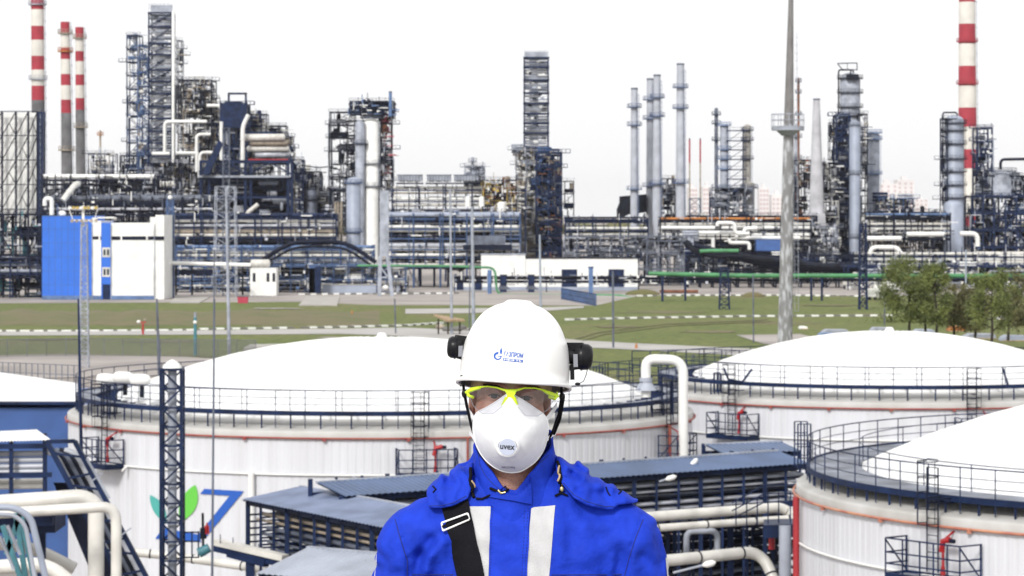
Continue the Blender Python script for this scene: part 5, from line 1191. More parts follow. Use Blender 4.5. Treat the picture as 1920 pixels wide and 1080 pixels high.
for q in (1162, 1185, 1208): m.bar(P(q, 400, 985), V(X(q, 985), 985, 0), .6)
m.build('leg', t)
# ---- white stacks
column('stack', 'shortest white stack with blue collars, leftmost of the group of four', 1189.5, 12.5, 168, None, 975, 'stackblue', (202, 236, 356), cat='stack', taper=1.35, top='open', pm='midblue', group='white refinery stacks', pw=1.3)
column('stack', 'white stack half hidden behind its neighbour, second from left', 1219, 12.5, 150, None, 990, 'stackblue', (188, 224, 350), cat='stack', taper=1.35, top='open', pm='midblue', group='white refinery stacks', pw=1.3)
column('stack', 'white stack in front of its twin, third from left', 1232, 13.5, 143, None, 965, 'stackblue', (184, 219, 346), cat='stack', taper=1.45, top='open', pm='midblue', group='white refinery stacks', pw=1.3)
column('stack', 'tallest white stack, rightmost of the group of four', 1276, 14, 122, None, 960, 'stackblue', (165, 204, 344), cat='stack', taper=1.45, top='open', pm='midblue', group='white refinery stacks', pw=1.3)
unit('process_unit', 'thin grey frame between the twin white stacks and the tallest one', 1240, 1266, 335, 460, 980, 7, 8, 2, 93, mm='navyd', ne=14, npipe=20, w=.3)
for q, lab in ((1293, 'thin red tipped flare pipe, left of two'), (1313, 'thin red tipped flare pipe, right of two')):
    column('flare_pipe', lab, q, 2.8, 262, None, 1100, 'beige', (), cat='flare stack', bands=((262, 305, 'chimred'),), ladder=False, top='open')
lattice('lattice_tower', 'short lattice tower under the red tipped flare pipes', 1303, 20, 372, 450, 1090, 'grey', n=5, r=.25)
# ---- columns group
column('column', 'thin blue grey column, left of the linked pair right of the flare pipes', 1343, 7, 202, None, 1060, 'grey', (216, 233, 264), pm='navy', ladder=False)
column('column', 'blue grey column with cross links to the ochre column', 1358, 16, 232, None, 1050, 'ltgrey', (236, 281, 299, 318, 354), pm='steelblue')
column('column', 'ochre grey column linked by walkways to the blue grey column', 1401, 14, 233, None, 1052, 'concrete', (245, 264, 299, 353), pm='navy')
column('column', 'stout base of the ochre column', 1404, 22, 340, None, 1051, 'concrete', (352,), ladder=False)
t = thing('link_walkways', P(1380, 300, 1050), 'stacked walkways joining the blue grey and ochre columns', 'walkway'); m = MB('navy'); L = (245, 264, 281, 299, 318, 336, 354, 372)
for y in L: m.bar(P(1362, y, 1048), P(1400, y, 1048), .4); m.bar(P(1362, y-6, 1048), P(1400, y-6, 1048), .12)
m.bar(P(1393, 240, 1048), P(1393, 400, 1048), .4); m.build('walkway', t); m = MB('grey')
for a, b in zip(L[:-1], L[1:]): m.bar(P(1366, b, 1048), P(1392, a, 1048), .22)
m.build('stair', t)
unit('process_unit', 'braced frames around the feet of the linked columns', 1335, 1412, 352, 430, 1040, 10, 5, 5, 94, mm='grey', ne=22, npipe=34, pal=('ltgrey', 'grey', 'navy', 'silver'), w=.3)
# right middle racks
prack('pipe_rack', 'long rack of white pipes right of the tallest white stack', 1238, 1520, [(410, .4, 'orange'), (420, .5, 'cream'), (427, .55, 'white'), (440, .6, 'white'), (447, .35, 'cream'), (462, .3, 'dark'), (474, .4, 'navyd')], 950, 10, None, 95, extra=50, mm='navyd')
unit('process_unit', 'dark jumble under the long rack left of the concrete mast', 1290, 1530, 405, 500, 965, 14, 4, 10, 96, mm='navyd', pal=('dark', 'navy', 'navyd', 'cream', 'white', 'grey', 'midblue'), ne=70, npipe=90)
t = thing('overhead_pipe', P(1390, 430, 940), 'stepped white pipes above the dark jumble left of the concrete mast', 'pipe')
for k, pts in enumerate(([(1345, 424), (1345, 418), (1378, 418), (1378, 438), (1405, 438)], [(1395, 445), (1395, 428), (1420, 428)], [(1368, 447), (1368, 455), (1405, 455), (1405, 468)], [(1337, 445), (1337, 465)], [(1280, 436), (1390, 436)], [(1240, 427), (1340, 427)], [(1390, 446), (1500, 446)])):
    m = MB('white'); m.tube([P(a, b, 938+k) for a, b in pts], .6, 8, bend=1.4); m.build('pipe', t)
t = thing('blue_tank', P(1450, 462, 942), 'blue box container left of the concrete mast', 'container'); m = MB('wallblue'); m.box(X(1418, 942), X(1470, 942), 942, 948, Z(470, 942), Z(450, 942)); m.build('body', t); m = MB('navy'); m.box(X(1416, 942), X(1472, 942), 941.8, 948.2, Z(472, 942), Z(470, 942)); m.build('base', t)
pipething('bundle_pipe', 'heavy black sagging pipe bundle right of the tallest white stack', 'pipe', [(1284, 452, 900), (1300, 470, 900), (1345, 481, 900), (1380, 477, 900), (1420, 486, 900), (1480, 489, 900), (1540, 500, 900), (1615, 498, 900)], .9, 'dark', bend=4)
pipething('bundle_pipe', 'second black pipe bundle just below the sagging one', 'pipe', [(1300, 460, 903), (1340, 470, 903), (1400, 489, 903), (1470, 500, 903), (1560, 508, 903), (1700, 500, 903)], .9, 'navyd', bend=4)
pipething('green_pipe', 'short green pipe lying above the black bundle', 'pipe', [(1312, 471, 899), (1330, 470, 899), (1385, 470, 899)], .55, 'green')
unit('process_unit', 'low dark supports under the black pipe bundle', 1290, 1620, 480, 520, 905, 8, 2, 14, 97, mm='navyd', pal=('dark', 'navy', 'grey', 'white'), ne=24, npipe=34, w=.5)
# long white building
def longb():
    Y = 872.; t = thing('plant_building', (X(1030, Y), Y, 0), 'long low white building with two navy doors behind the helmet', 'building')
    m = MB('white'); m.box(X(902, Y), X(985, Y), Y, Y+14, .05, Z(478, Y)); m.box(X(985, Y), X(1196, Y), Y+.4, Y+14, .05, Z(485, Y)); m.build('wall', t)
    m = MB('ltgrey'); m.box(X(901, Y), X(986, Y), Y-.2, Y+14.2, Z(478, Y), Z(476.5, Y)); m.box(X(985, Y), X(1197, Y), Y+.2, Y+14.2, Z(485, Y), Z(483.5, Y), 'dark'); m.build('roof', t)
    for q in (1053, 1141): m = MB('navy'); m.box(X(q, Y), X(q+29, Y), Y+.2, Y+.4, Z(538, Y), Z(505, Y)); m.build('door', t)
    m = MB('paleblue'); m.box(X(850, Y), X(1196, Y), Y-.3, Y, .05, Z(538, Y)); m.build('plinth', t)
    for q in (856, 890): m = MB('navy'); m.box(X(q, Y), X(q+13, Y), Y-.5, Y-.3, Z(543, Y), Z(520, Y)); m.build('shutter', t)
longb()
t = thing('annex', P(870, 530, 876), 'low white wall with navy shutters left of the long white building', 'building'); m = MB('white'); m.box(X(850, 876), X(902, 876), 876, 884, .05, Z(520, 876)); m.build('wall', t); m = MB('ltgrey'); m.box(X(849, 876), X(902, 876), 875.8, 884.2, Z(520, 876), Z(519, 876)); m.build('roof', t)
prack('pipe_rack', 'black ground level pipe line in front of the long white building', 852, 1370, [(521, .55, 'dark'), (529, .28, 'navyd')], 856, 1.2, None, 98, step=14, mm='navyd', w=.3)
for q in (944, 996): t = thing('pipe_anchor', G(q, 546), 'navy anchor block under the black pipe line, %s one' % ('left' if q < 960 else 'right'), 'support'); m = MB('navy'); Y = 853; m.box(X(q-6, Y), X(q+6, Y), Y, Y+2, .05, Z(516, Y)); m.prism([P(q-10, 543, Y-.2), P(q+14, 543, Y-.2), P(q+6, 536, Y-.2), P(q-8, 536, Y-.2)], (0, 2.4, 0), 'grey'); m.build('block', t); m = MB('navyd'); m.box(X(q-7, Y), X(q+7, Y), Y-.1, Y+2.1, Z(516, Y), Z(515, Y)); m.build('saddle', t)
# green pipes
t = thing('green_pipe', P(1560, 517, 770), 'long green pipe on dark posts across the right half', 'pipe')
m = MB('green'); m.tube([P(1216, 513, 770), P(1400, 517, 770), P(2100, 517, 770)], .6, 10); m.build('pipe', t)
m = MB('navyd'); m.tube([P(1216, 522, 771), P(1400, 525, 771), P(2100, 525, 771)], .35, 8); m.build('pipe', t)
for i, q in enumerate((1242, 1285, 1521, 1541, 1760, 1880)): m = MB('navy'); m.bar((X(q, 770), 770, 0), (X(q, 770), 770, Z(520, 770)), .55); m.build('support', t)
lattice('lattice_support', 'small dark lattice trestle under the green pipe left of the concrete mast', 1358, 14, 502, 583, 700, 'navy', n=7, r=.16, taper=1.35)
lattice('lattice_support', 'taller dark lattice trestle under the green pipe by the white trucks', 1618, 11, 420, 581, 700, 'navy', n=12, r=.2, taper=1.3)
t = thing('green_pipe', P(930, 505, 840), 'thin green pipe with an elbow dropping to the ground left of the helmet', 'pipe'); m = MB('green'); m.tube([P(670, 498, 840), P(845, 499, 840), P(928, 502, 840), P(932, 552, 840), P(1105, 554, 828)], .34, 8, bend=2); m.build('pipe', t)
t = thing('green_pipe', P(1190, 560, 790), 'slanting pale green pipe on the grass right of the blue fence', 'pipe'); m = MB('green'); m.tube([P(1120, 554, 822), P(1165, 555, 815), P(1240, 573, 770)], .45, 8); m.build('pipe', t); m = MB('navy'); m.bar(P(1242, 575, 765), P(1242, 517, 765), .6); m.build('support', t)
# blue fence
t = thing('blue_fence', G(1085, 560), 'blue slatted fence panel angled away at right of the helmet', 'fence'); a, b = G(1053, 561), G(1117, 574); m = MB('midblue'); n = 26
for i in range(n+1): p = a+(b-a)*i/n; m.bar(p, p+V(0, 0, 3.1), .32, .1)
m.build('panel', t); m = MB('navy')
for z in (.4, 1.6, 2.9): m.bar(a+V(0, .1, z), b+V(0, .1, z), .12)
m.build('rail', t)
pole('blue_post', 'short blue post left of the green pipe elbow', [(918, 554), (918, 506)], .6, 838, 'steelblue')
# ---- right side units
column('mast', 'rusty ringed thin mast beside the concrete mast', 1497, 5, 148, None, 1000, 'rust', (154, 175, 216), ladder=False, pm='grey', top='cone', pw=.6)
column('column', 'thin pale column below the rusty mast', 1494, 9, 232, None, 1010, 'ltgrey', (258, 298), ladder=False, pm='grey')
unit('process_unit', 'rusty frames and drums right of the concrete mast', 1490, 1525, 300, 470, 995, 9, 9, 2, 101, mm='navyd', ne=28, npipe=30, pal=('beige', 'grey', 'silver', 'rust', 'dark'), w=.3)
wst = column('stack', 'whitish tapered stack widening onto a square base right of the concrete mast', 1531, 12.5, 188, 400, 978, 'stackgrey', (), cat='stack', taper=2.3, top='open', ladder=False)
WLOC[wst.name] = WLOC[wst.name]; t = wst; m = MB('stackgrey'); Y = 974
m.prism([P(1507, 424, Y), P(1549, 424, Y), P(1547, 400, Y), P(1510, 400, Y)], (0, 8, 0)); m.build('block', t); m = MB('grey')
for q in (1512, 1520, 1538, 1546): m.bar(P(q, 424, Y+2), V(X(q, Y), Y+2, 0), .8)
m.build('leg', t)
unit('process_unit', 'tangled frames between the tapered stack and the big right column', 1538, 1572, 305, 470, 990, 10, 9, 2, 102, mm='navyd', ne=26, npipe=40, pal=('white', 'silver', 'grey', 'dark', 'cream'), w=.3)
unit('process_unit', 'grey machinery at the foot of the tapered stack', 1488, 1570, 425, 510, 960, 10, 4, 5, 103, mm='grey', ne=40, npipe=40, pal=('ltgrey', 'silver', 'white', 'grey', 'dark'), w=.35)
column('column', 'wide grey column with an open crown frame, highest of the right cluster', 1594, 38, 136, None, 1012, 'ltgrey', (148, 175, 202, 218), ladder=False, pm='navyd', riser='dark')
t = thing('crown_frame', P(1589, 125, 1008), 'dark open crown frame on top of the wide grey column', 'frame'); m = MB('navyd')
m.bar(P(1570, 119, 1008), P(1607, 118, 1008), .35); m.bar(P(1570, 119, 1008), P(1580, 131, 1008), .3); m.bar(P(1607, 118, 1008), P(1607, 131, 1008), .3); m.bar(P(1578, 130, 1008), P(1608, 131, 1008), .3); m.bar(P(1595, 131, 1008), P(1595, 140, 1008), .4); m.bar(P(1589, 119, 1008), P(1589, 131, 1008), .2)
m.build('beam', t); m = MB('dark'); m.box(X(1588, 1007), X(1610, 1007), 1007, 1012, Z(150, 1007), Z(139, 1007)); m.build('box', t)
unit('process_unit', 'dark navy ladder frame hugging the wide grey column', 1568, 1592, 216, 505, 1000, 8, 13, 1, 104, pal=('navy', 'navyd', 'dark', 'navy', 'grey', 'silver'), ne=44, npipe=40, w=.7, brace=.8)
column('column', 'pale blue white tube column in front of the dark ladder frame', 1603, 21, 226, None, 994, 'paleblue', (236, 327, 446), ladder=True, pm='grey', pw=.4)
unit('process_unit', 'thin dark platforms right of the pale blue white tube column', 1612, 1626, 214, 500, 1003, 6, 13, 1, 105, mm='navyd', ne=16, npipe=14, w=.35)
column('column', 'shorter grey column with platforms, right end of the right cluster', 1637, 24, 246, None, 1020, 'ltgrey', (250, 262, 327), pm='steelblue')
unit('process_unit', 'small landings left of the wide grey column', 1556, 1570, 230, 300, 1006, 5, 4, 1, 106, z0=300, mm='navyd', ne=4, npipe=6, w=.25)
unit('process_unit', 'blue handrailed frames low behind the faded apartment blocks', 1648, 1712, 372, 400, 1010, 8, 2, 7, 107, mm='midblue', ne=10, npipe=14, w=.3, brace=.1)
unit('process_unit', 'dark flat furnaces between the right cluster and the right vessel', 1628, 1770, 398, 500, 985, 12, 5, 8, 108, mm='navyd', pal=('dark', 'dark', 'grey', 'cream', 'white', 'silver', 'beige'), ne=60, npipe=70)
prack('pipe_rack', 'rack of cream pipes right of the right cluster', 1622, 1782, [(402, .4, 'steelblue'), (410, .5, 'dark'), (420, .4, 'cream'), (428, .5, 'white'), (438, .4, 'cream'), (448, .35, 'navyd')], 965, 8, None, 109, mm='navyd', extra=14)
t = thing('overhead_pipe', P(1660, 470, 930), 'white pipe loop left of the tallest tree', 'pipe')
for k, pts in enumerate(([(1632, 495), (1632, 464), (1682, 464), (1690, 478), (1720, 478)], [(1625, 447), (1690, 447)], [(1700, 439), (1770, 439)])): m = MB('white'); m.tube([P(a, b, 930+k) for a, b in pts], .75, 8, bend=2); m.build('pipe', t)
prack('pipe_rack', 'low long rack behind the trees at right', 1600, 2000, [(476, .5, 'cream'), (486, .5, 'white'), (495, .4, 'silver'), (503, .5, 'dark'), (510, .4, 'navyd')], 905, 8, None, 110, mm='navy', extra=30)
unit('process_unit', 'white and navy low sheds behind the trees at right', 1590, 1990, 500, 545, 880, 10, 2, 14, 111, mm='navy', pal=('white', 'white', 'navy', 'ltgrey', 'cream'), ne=44, npipe=20, w=.4)
column('column', 'pale blue domed vessel column in front of the thick banded chimney', 1789, 37, 216, 480, 985, 'paleblue', (232, 246, 271, 299, 323, 348, 372), pm='navyd', riser='navyd')
unit('process_unit', 'thin navy frame hugging the left of the domed pale blue vessel', 1767, 1776, 222, 480, 982, 5, 12, 1, 116, ne=6, npipe=8, w=.3, mm='navyd', pal=('navy', 'grey', 'silver'), cat='frame')
t2_ = column('column', 'fatter lower part of the pale blue domed vessel', 1787, 40, 372, None, 984, 'paleblue', (), ladder=False, pm='navy')
unit('process_unit', 'navy framed exchanger tower right of the thick banded chimney', 1832, 1860, 240, 500, 1010, 9, 11, 1, 112, ne=34, npipe=24, pal=('ltgrey', 'silver', 'navy', 'grey', 'white'), w=.6)
unit('process_unit', 'slim dark frames around the railed drum at the right edge', 1842, 1990, 330, 372, 996, 12, 3, 8, 115, z0=380, ne=24, npipe=40, w=.4, mm='navyd', pal=('navy', 'grey', 'ltgrey', 'silver', 'dark'))
unit('process_unit', 'wide navy platform structure at the right edge', 1822, 1990, 368, 500, 990, 14, 5, 8, 113, ne=70, npipe=80, w=.6, pal=('navy', 'navyd', 'midblue', 'navy', 'ltgrey', 'silver', 'dark'))
column('vessel', 'wide pale drum with railed top at the right edge', 1876, 50, 320, 372, 999, 'ltgrey', (322,), ladder=True, pm='navy', cat='vessel')
t = thing('overhead_pipe', P(1900, 300, 988), 'dark inverted U pipe at the right edge', 'pipe'); m = MB('navyd'); m.tube([P(1876, 318, 988), P(1876, 299, 988), P(1930, 298, 988), P(1930, 350, 988)], .5, 8, bend=1.5); m.build('pipe', t)
t = thing('overhead_pipe', P(1830, 445, 970), 'white elbow pipe beside the foot of the banded chimney', 'pipe'); m = MB('white'); m.tube([P(1800, 438, 965), P(1833, 438, 965), P(1833, 462, 965)], .8, 8, bend=2); m.build('pipe', t)
t = thing('plant_building', P(1880, 480, 930), 'low white parapet wall behind the trees at the far right', 'building'); m = MB('chimwhite'); m.box(X(1832, 930), X(2000, 930), 930, 936, 0, Z(472, 930)); m.build('wall', t); m = MB('dark')
for k in range(7): m.box(X(1846+k*13, 929.8), X(1852+k*13, 929.8), 929.8, 930, Z(482, 930), Z(477, 930))
m.build('window', t)
# trucks
def truck(px, py, label, L=6.0, col='white'):
    p = G(px, py); t = thing('truck', p, label, 'truck'); m = MB(col); m.box(p.x-L/2, p.x+L*.15, p.y, p.y+2.3, .9, 3.1); m.build('cargo_box', t)
    m = MB(col); m.prism([p+V(L*.2, 0, .6), p+V(L*.5, 0, .6), p+V(L*.5, 0, 1.5), p+V(L*.42, 0, 2.4), p+V(L*.2, 0, 2.4)], (0, 2.2, 0)); m.build('cab', t)
    m = MB('glass'); m.prism([p+V(L*.26, -.02, 1.5), p+V(L*.47, -.02, 1.5), p+V(L*.41, -.02, 2.2), p+V(L*.26, -.02, 2.2)], (0, .02, 0)); m.build('window', t)
    for q in (-.33, .05, .35): m = MB('dark'); m.cyl(p+V(q*L, -.05, .5), p+V(q*L, .35, .5), .5, None, 12); m.build('wheel', t)
truck(1640, 563, 'white truck parked by the taller lattice trestle at the grass edge', 4.2); truck(1656, 555, 'white truck partly behind the front one at the grass edge', 5); truck(1672, 548, 'rearmost white truck near the tallest tree', 4.6)
# stacks of material behind tank 2
for px, py, w_, h, mm, lab in ((1568, 628, 52, 9, 'ltgrey', 'grey sheet stack on the grass behind the right tank'), (1552, 631, 30, 6, 'steelblue', 'blue tinted sheet pile beside the grey stack'), (1652, 622, 34, 7, 'ltgrey', 'pale crates just right of the dome tip'), (1735, 628, 40, 9, 'paleblue', 'pale blue crates behind the trees'), (1795, 622, 30, 9, 'orange', 'orange red pile among the pale crates'), (1508, 618, 14, 5, 'white', 'small white box on the gravel beside the concrete mast'), (1840, 636, 60, 9, 'ltgrey', 'pale tarpaulin covered row behind the trunks'), (1905, 640, 50, 10, 'paleblue', 'pale pile at the right edge behind the trunks'), (1888, 600, 26, 6, 'white', 'white stones on the grass at far right')):
    p = G(px, py); s_ = p.y/F; t = thing('material_stack', p, lab, 'pile'); m = MB(mm); W = w_*s_; hh = h*s_
    m.prism([p+V(-W/2, 0, .05), p+V(W/2, 0, .05), p+V(W*.42, 0, hh), p+V(-W*.3, 0, hh*1.05), p+V(-W*.45, 0, hh*.6)], (0, 5, 0)); m.build('load', t); m = MB('wood'); m.box(p.x-W/2, p.x+W/2, p.y-.2, p.y+.1, .03, .2); m.build('pallet', t)
t = thing('earth_heap', G(1412, 556), 'small brown earth heap at the edge of the far grass', 'heap'); m = MB('bark'); p = G(1412, 557); m.ell(p, 3.2, 2, 1.4, 12, 8, 'drybank'); m.build('heap', t)
t = thing('earth_heap', G(1190, 548), 'brown earth mound behind the slanting green pipe', 'heap'); p = G(1205, 553); m = MB('drybank'); m.ell(p, 5, 2, 1.6, 12, 8); m.build('heap', t)
t = thing('pipe_pile', G(1262, 548), 'rust red pipes lying near the green pipe support', 'pile'); p = G(1270, 550); m = MB('rust')
for k in range(4): m.cyl(p+V(-5, k*.5, .4+.3*(k % 2)), p+V(6, k*.5, .4+.3*(k % 2)), .3, None, 8)
m.build('pipe', t)
# ---- trees
def tree(px, py, h, wd, label, seed, lm='leaf', n=5200, kind='broad'):
    rnd = random.Random(seed); p = G(px, py); t = thing('tree', p, label, 'tree', 'trees at the right behind the tank')
    m = MB('bark'); top = p+V(rnd.uniform(-.4, .4), 0, h*.92); trunk = [p, p+V(rnd.uniform(-.2, .2), 0, h*.35), p+V(rnd.uniform(-.3, .3), 0, h*.65), top]
    m.tube(trunk, [.26, .2, .12, .03], 8); tips = []
    for i in range(26 if kind == 'broad' else 20):
        f = rnd.uniform(.28, .95); b = p+V(0, 0, h*f*.92) if f > .1 else p; a = rnd.uniform(0, 2*pi)
        L = wd*.5*rnd.uniform(.6, 1.0)*(sin(pi*min(1, (f-.12)/.95))**.6)
        e = b+V(cos(a)*L, sin(a)*L, L*rnd.uniform(.35, .9)); mid = (b+e)/2+V(0, 0, -.1*L)
        m.tube([b, mid, e], [.08, .05, .015], 5); tips += [e, mid, (mid+e)/2]
        for q in range(2):
            a2 = a+rnd.uniform(-1, 1); e2 = mid+V(cos(a2)*L*.45, sin(a2)*L*.45, L*rnd.uniform(.1, .6)); m.tube([mid, e2], [.03, .01], 4); tips += [e2, (mid+e2)/2]
    m.build('trunk', t)
    lf = MB(lm)
    for i in range(int(n*2.1)):
        c_ = rnd.choice(tips); g = c_+V(rnd.gauss(0, wd*.065), rnd.gauss(0, wd*.065), rnd.gauss(0, h*.035)); s_ = rnd.uniform(.11, .25)
        a, b2 = V(rnd.gauss(0, 1), rnd.gauss(0, 1), rnd.gauss(0, 1)).normalized()*s_, V(rnd.gauss(0, 1), rnd.gauss(0, 1), rnd.gauss(0, 1)).normalized()*s_*.7
        lf._add([g-a, g+b2, g+a, g-b2], [(0, 1, 2, 3)])
    lf.build('crown', t)
tree(1704, 645, 15.5, 11, 'broad green tree, leftmost by the white trucks', 1, n=6500)
tree(1755, 655, 15.5, 6, 'narrow tallest tree second from left', 2, n=2800)
tree(1735, 640, 11, 6, 'small thin tree between the broad tree and the tallest one', 3, n=2000)
tree(1790, 650, 11, 6, 'low sparse tree right of the tallest one', 4, 'leafolive', n=2200)
tree(1828, 650, 10, 7, 'low bushy olive tree in the middle of the right row', 5, 'leafolive', n=2600)
tree(1859, 668, 14, 8, 'tree with a straight dark trunk near the right edge', 6, n=3400)
tree(1925, 660, 14, 8, 'brownish tree cut by the right edge', 7, 'leafolive', n=3400)
tree(1890, 640, 10.5, 7, 'pale green small tree behind the straight dark trunk', 8, n=2400)
t = thing('shrub', G(1660, 590), 'low green shrub at the foot of the broad tree', 'shrub'); rnd = random.Random(4); lf = MB('leaf'); p = G(1690, 605)
for i in range(900):
    g = p+V(rnd.gauss(0, 3), rnd.gauss(0, 1.5), abs(rnd.gauss(0, 1.3))); a = V(rnd.gauss(0, 1), rnd.gauss(0, 1), rnd.gauss(0, 1)).normalized()*.25; b2 = V(rnd.gauss(0, 1), rnd.gauss(0, 1), rnd.gauss(0, 1)).normalized()*.2; lf._add([g-a, g+b2, g+a, g-b2], [(0, 1, 2, 3)])
lf.build('foliage', t)
# ================================================================= PERSON
mat('jacket', (0.013, 0.046, 0.50), 0.72, var=0.10, scale=22, bump=0.5, bscale=38, spec=0.12)
mat('jacketseam', (0.008, 0.018, 0.16), 0.8, var=0)
mat('reflective', (0.50, 0.50, 0.51), 0.45, var=0.05, scale=30, bump=0.25, bscale=500)
mat('blackcloth', (0.010, 0.010, 0.013), 0.85, var=0.1, scale=30, bump=0.3, bscale=420, spec=0.08)
mat('plasticblack', (0.010, 0.010, 0.012), 0.32, var=0)
mat('helmetwhite', (0.84, 0.84, 0.83), 0.28, var=0.02, scale=6)
mat('helmetin', (0.30, 0.29, 0.28), 0.6, var=0.1, scale=20)
mat('maskwhite', (0.86, 0.87, 0.89), 0.85, var=0.035, scale=40, bump=0.3, bscale=500)
mat('valvegrey', (0.46, 0.50, 0.62), 0.5, var=0)
mat('lime', (0.58, 0.78, 0.02), 0.35, var=0)
mat('brass', (0.70, 0.58, 0.25), 0.3, 0.9, var=0)
mat('tan', (0.50, 0.36, 0.20), 0.7, var=0.15, scale=40)
mat('ink', (0.015, 0.015, 0.02), 0.6, var=0)
mat('inkgrey', (0.22, 0.23, 0.26), 0.7, var=0)
mat('hair', (0.03, 0.02, 0.014), 0.7, var=0.2, scale=80)
mat('eyewhite', (0.36, 0.32, 0.30), 0.2, var=0)
mat('iris', (0.02, 0.017, 0.015), 0.15, var=0)
mat('trousers', (0.015, 0.035, 0.30), 0.7, var=0.1, scale=20)
m_ = mat('skin', (0.40, 0.205, 0.145), 0.5, var=0.06, scale=60, col2=(0.31, 0.145, 0.105), bump=0.25, bscale=300)
b_ = m_.node_tree.nodes['Principled BSDF']; b_.inputs['Subsurface Weight'].default_value = 0.12; b_.inputs['Subsurface Radius'].default_value = (0.01, 0.004, 0.002); b_.inputs['Subsurface Scale'].default_value = 0.5

YF = 6.1
def Lp(px, py, y=0.0): return np.array([(px-957)/F*(YF+y), y, .383-(py-HZ)/F*(YF+y)])
E0 = V((957-960)/F*YF, YF, H-.383)
ZP = 1.66
root = thing('person', E0-V(0, 0, ZP), 'man in a blue jacket, white helmet, yellow rimmed glasses and white face mask', 'person')
ROLL = radians(3.7); CR, SR = cos(ROLL), sin(ROLL)
def hd(x, y, z): return V(x*CR+z*SR, y, -x*SR+z*CR)+E0          # head frame -> world
def unroll(X_, Z_): return X_*CR-Z_*SR, X_*SR+Z_*CR

def smin(a, b, k):
    h = np.clip(.5+.5*(b-a)/k, 0, 1); return b*(1-h)+a*h-k*h*(1-h)
def smax(a, b, k): return -smin(-a, -b, k)
def ell(g, c, r):
    x, y, z = (g[0]-c[0])/r[0], (g[1]-c[1])/r[1], (g[2]-c[2])/r[2]
    k0 = np.sqrt(x*x+y*y+z*z)+1e-9; k1 = np.sqrt((x/r[0])**2+(y/r[1])**2+(z/r[2])**2)+1e-9
    return k0*(k0-1)/k1
def cap(g, a, b, ra, rb=None, sy=1.0):
    rb = ra if rb is None else rb; a = np.array(a, float); b = np.array(b, float); d = b-a
    px, py, pz = g[0]-a[0], (g[1]-a[1]), g[2]-a[2]
    t = np.clip((px*d[0]+py*d[1]+pz*d[2])/(d@d), 0, 1)
    return np.sqrt((px-t*d[0])**2+((py-t*d[1])*sy)**2+(pz-t*d[2])**2)-(ra+(rb-ra)*t)
def seg2(X_, Z_, a, b):
    d = np.array([b[0]-a[0], b[2]-a[2]]); px, pz = X_-a[0], Z_-a[2]; t = np.clip((px*d[0]+pz*d[1])/(d@d), 0, 1)
    return np.sqrt((px-t*d[0])**2+(pz-t*d[1])**2)
def polysdf(X_, Z_, pts):
    d = np.full(np.broadcast(X_, Z_).shape, 1e9); s = np.ones_like(d); n = len(pts)
    for i in range(n):
        a, b = pts[i], pts[(i+1) % n]; ex, ez = b[0]-a[0], b[1]-a[1]; wx, wz = X_-a[0], Z_-a[1]
        t = np.clip((wx*ex+wz*ez)/(ex*ex+ez*ez+1e-12), 0, 1); d = np.minimum(d, (wx-ex*t)**2+(wz-ez*t)**2)
        c1_ = Z_ >= a[1]; c2_ = Z_ < b[1]; c3_ = ex*wz > ez*wx
        al = c1_ & c2_ & c3_; an = (~c1_) & (~c2_) & (~c3_); s = np.where(al | an, -s, s)
    return s*np.sqrt(d)
def surfnet(D, xs, ys, zs):
    S = D < 0; nx, ny, nz = D.shape
    cnt = np.zeros((nx-1, ny-1, nz-1), np.int8)
    for i in (0, 1):
        for j in (0, 1):
            for k in (0, 1): cnt += S[i:nx-1+i, j:ny-1+j, k:nz-1+k]
    act = (cnt > 0) & (cnt < 8); I, J, K = np.nonzero(act); ids = -np.ones(act.shape, np.int64); ids[I, J, K] = np.arange(len(I))
    acc = np.zeros((len(I), 3)); c = np.zeros(len(I)); cx = (xs, ys, zs)
    cor = [(i, j, k) for i in (0, 1) for j in (0, 1) for k in (0, 1)]
    for a in cor:
        for ax in range(3):
            if a[ax]: continue
            b = list(a); b[ax] = 1
            va = D[I+a[0], J+a[1], K+a[2]]; vb = D[I+b[0], J+b[1], K+b[2]]; mk = (va < 0) != (vb < 0)
            t = np.where(mk, va/np.where(mk, va-vb, 1), 0)
            pa = np.stack([xs[I+a[0]], ys[J+a[1]], zs[K+a[2]]], 1); pb = np.stack([xs[I+b[0]], ys[J+b[1]], zs[K+b[2]]], 1)
            acc += (pa+(pb-pa)*t[:, None])*mk[:, None]; c += mk
    Vt = acc/c[:, None]; Fc = []
    for ax in range(3):
        sl0 = [slice(None)]*3; sl1 = [slice(None)]*3; sl0[ax] = slice(0, -1); sl1[ax] = slice(1, None)
        ch = S[tuple(sl0)] != S[tuple(sl1)]; i, j, k = np.nonzero(ch); p = np.stack([i, j, k], 1)
        o1, o2 = [(1, 2), (2, 0), (0, 1)][ax]; ok = (p[:, o1] > 0) & (p[:, o2] > 0)
        for q in (0, 1, 2): ok &= (p[:, q] < D.shape[q]-1)
        p = p[ok]; ins = S[p[:, 0], p[:, 1], p[:, 2]]
        def cid(d1, d2):
            q = p.copy(); q[:, o1] -= d1; q[:, o2] -= d2; return ids[q[:, 0], q[:, 1], q[:, 2]]
        qd = np.stack([cid(1, 1), cid(0, 1), cid(0, 0), cid(1, 0)], 1); qd[~ins] = qd[~ins][:, ::-1]; Fc.append(qd)
    return Vt, np.concatenate(Fc)
def sdfmesh(name, D, xs, ys, zs, m_, parent, smooth_it=1, back=None):
    Vt, Fc = surfnet(D, xs, ys, zs)
    if back is not None: Vt = back(Vt)
    W = Vt+np.array(E0); mb = MB(m_); mb.v = [tuple(p) for p in W]; mb.f = Fc.tolist(); mb.mi = [0]*len(mb.f); mb.sm = [True]*len(mb.f); mb.mats = [m_]
    o = mb.build(name, parent); return o, BVHTree.FromPolygons([Vector(p) for p in W], mb.f)

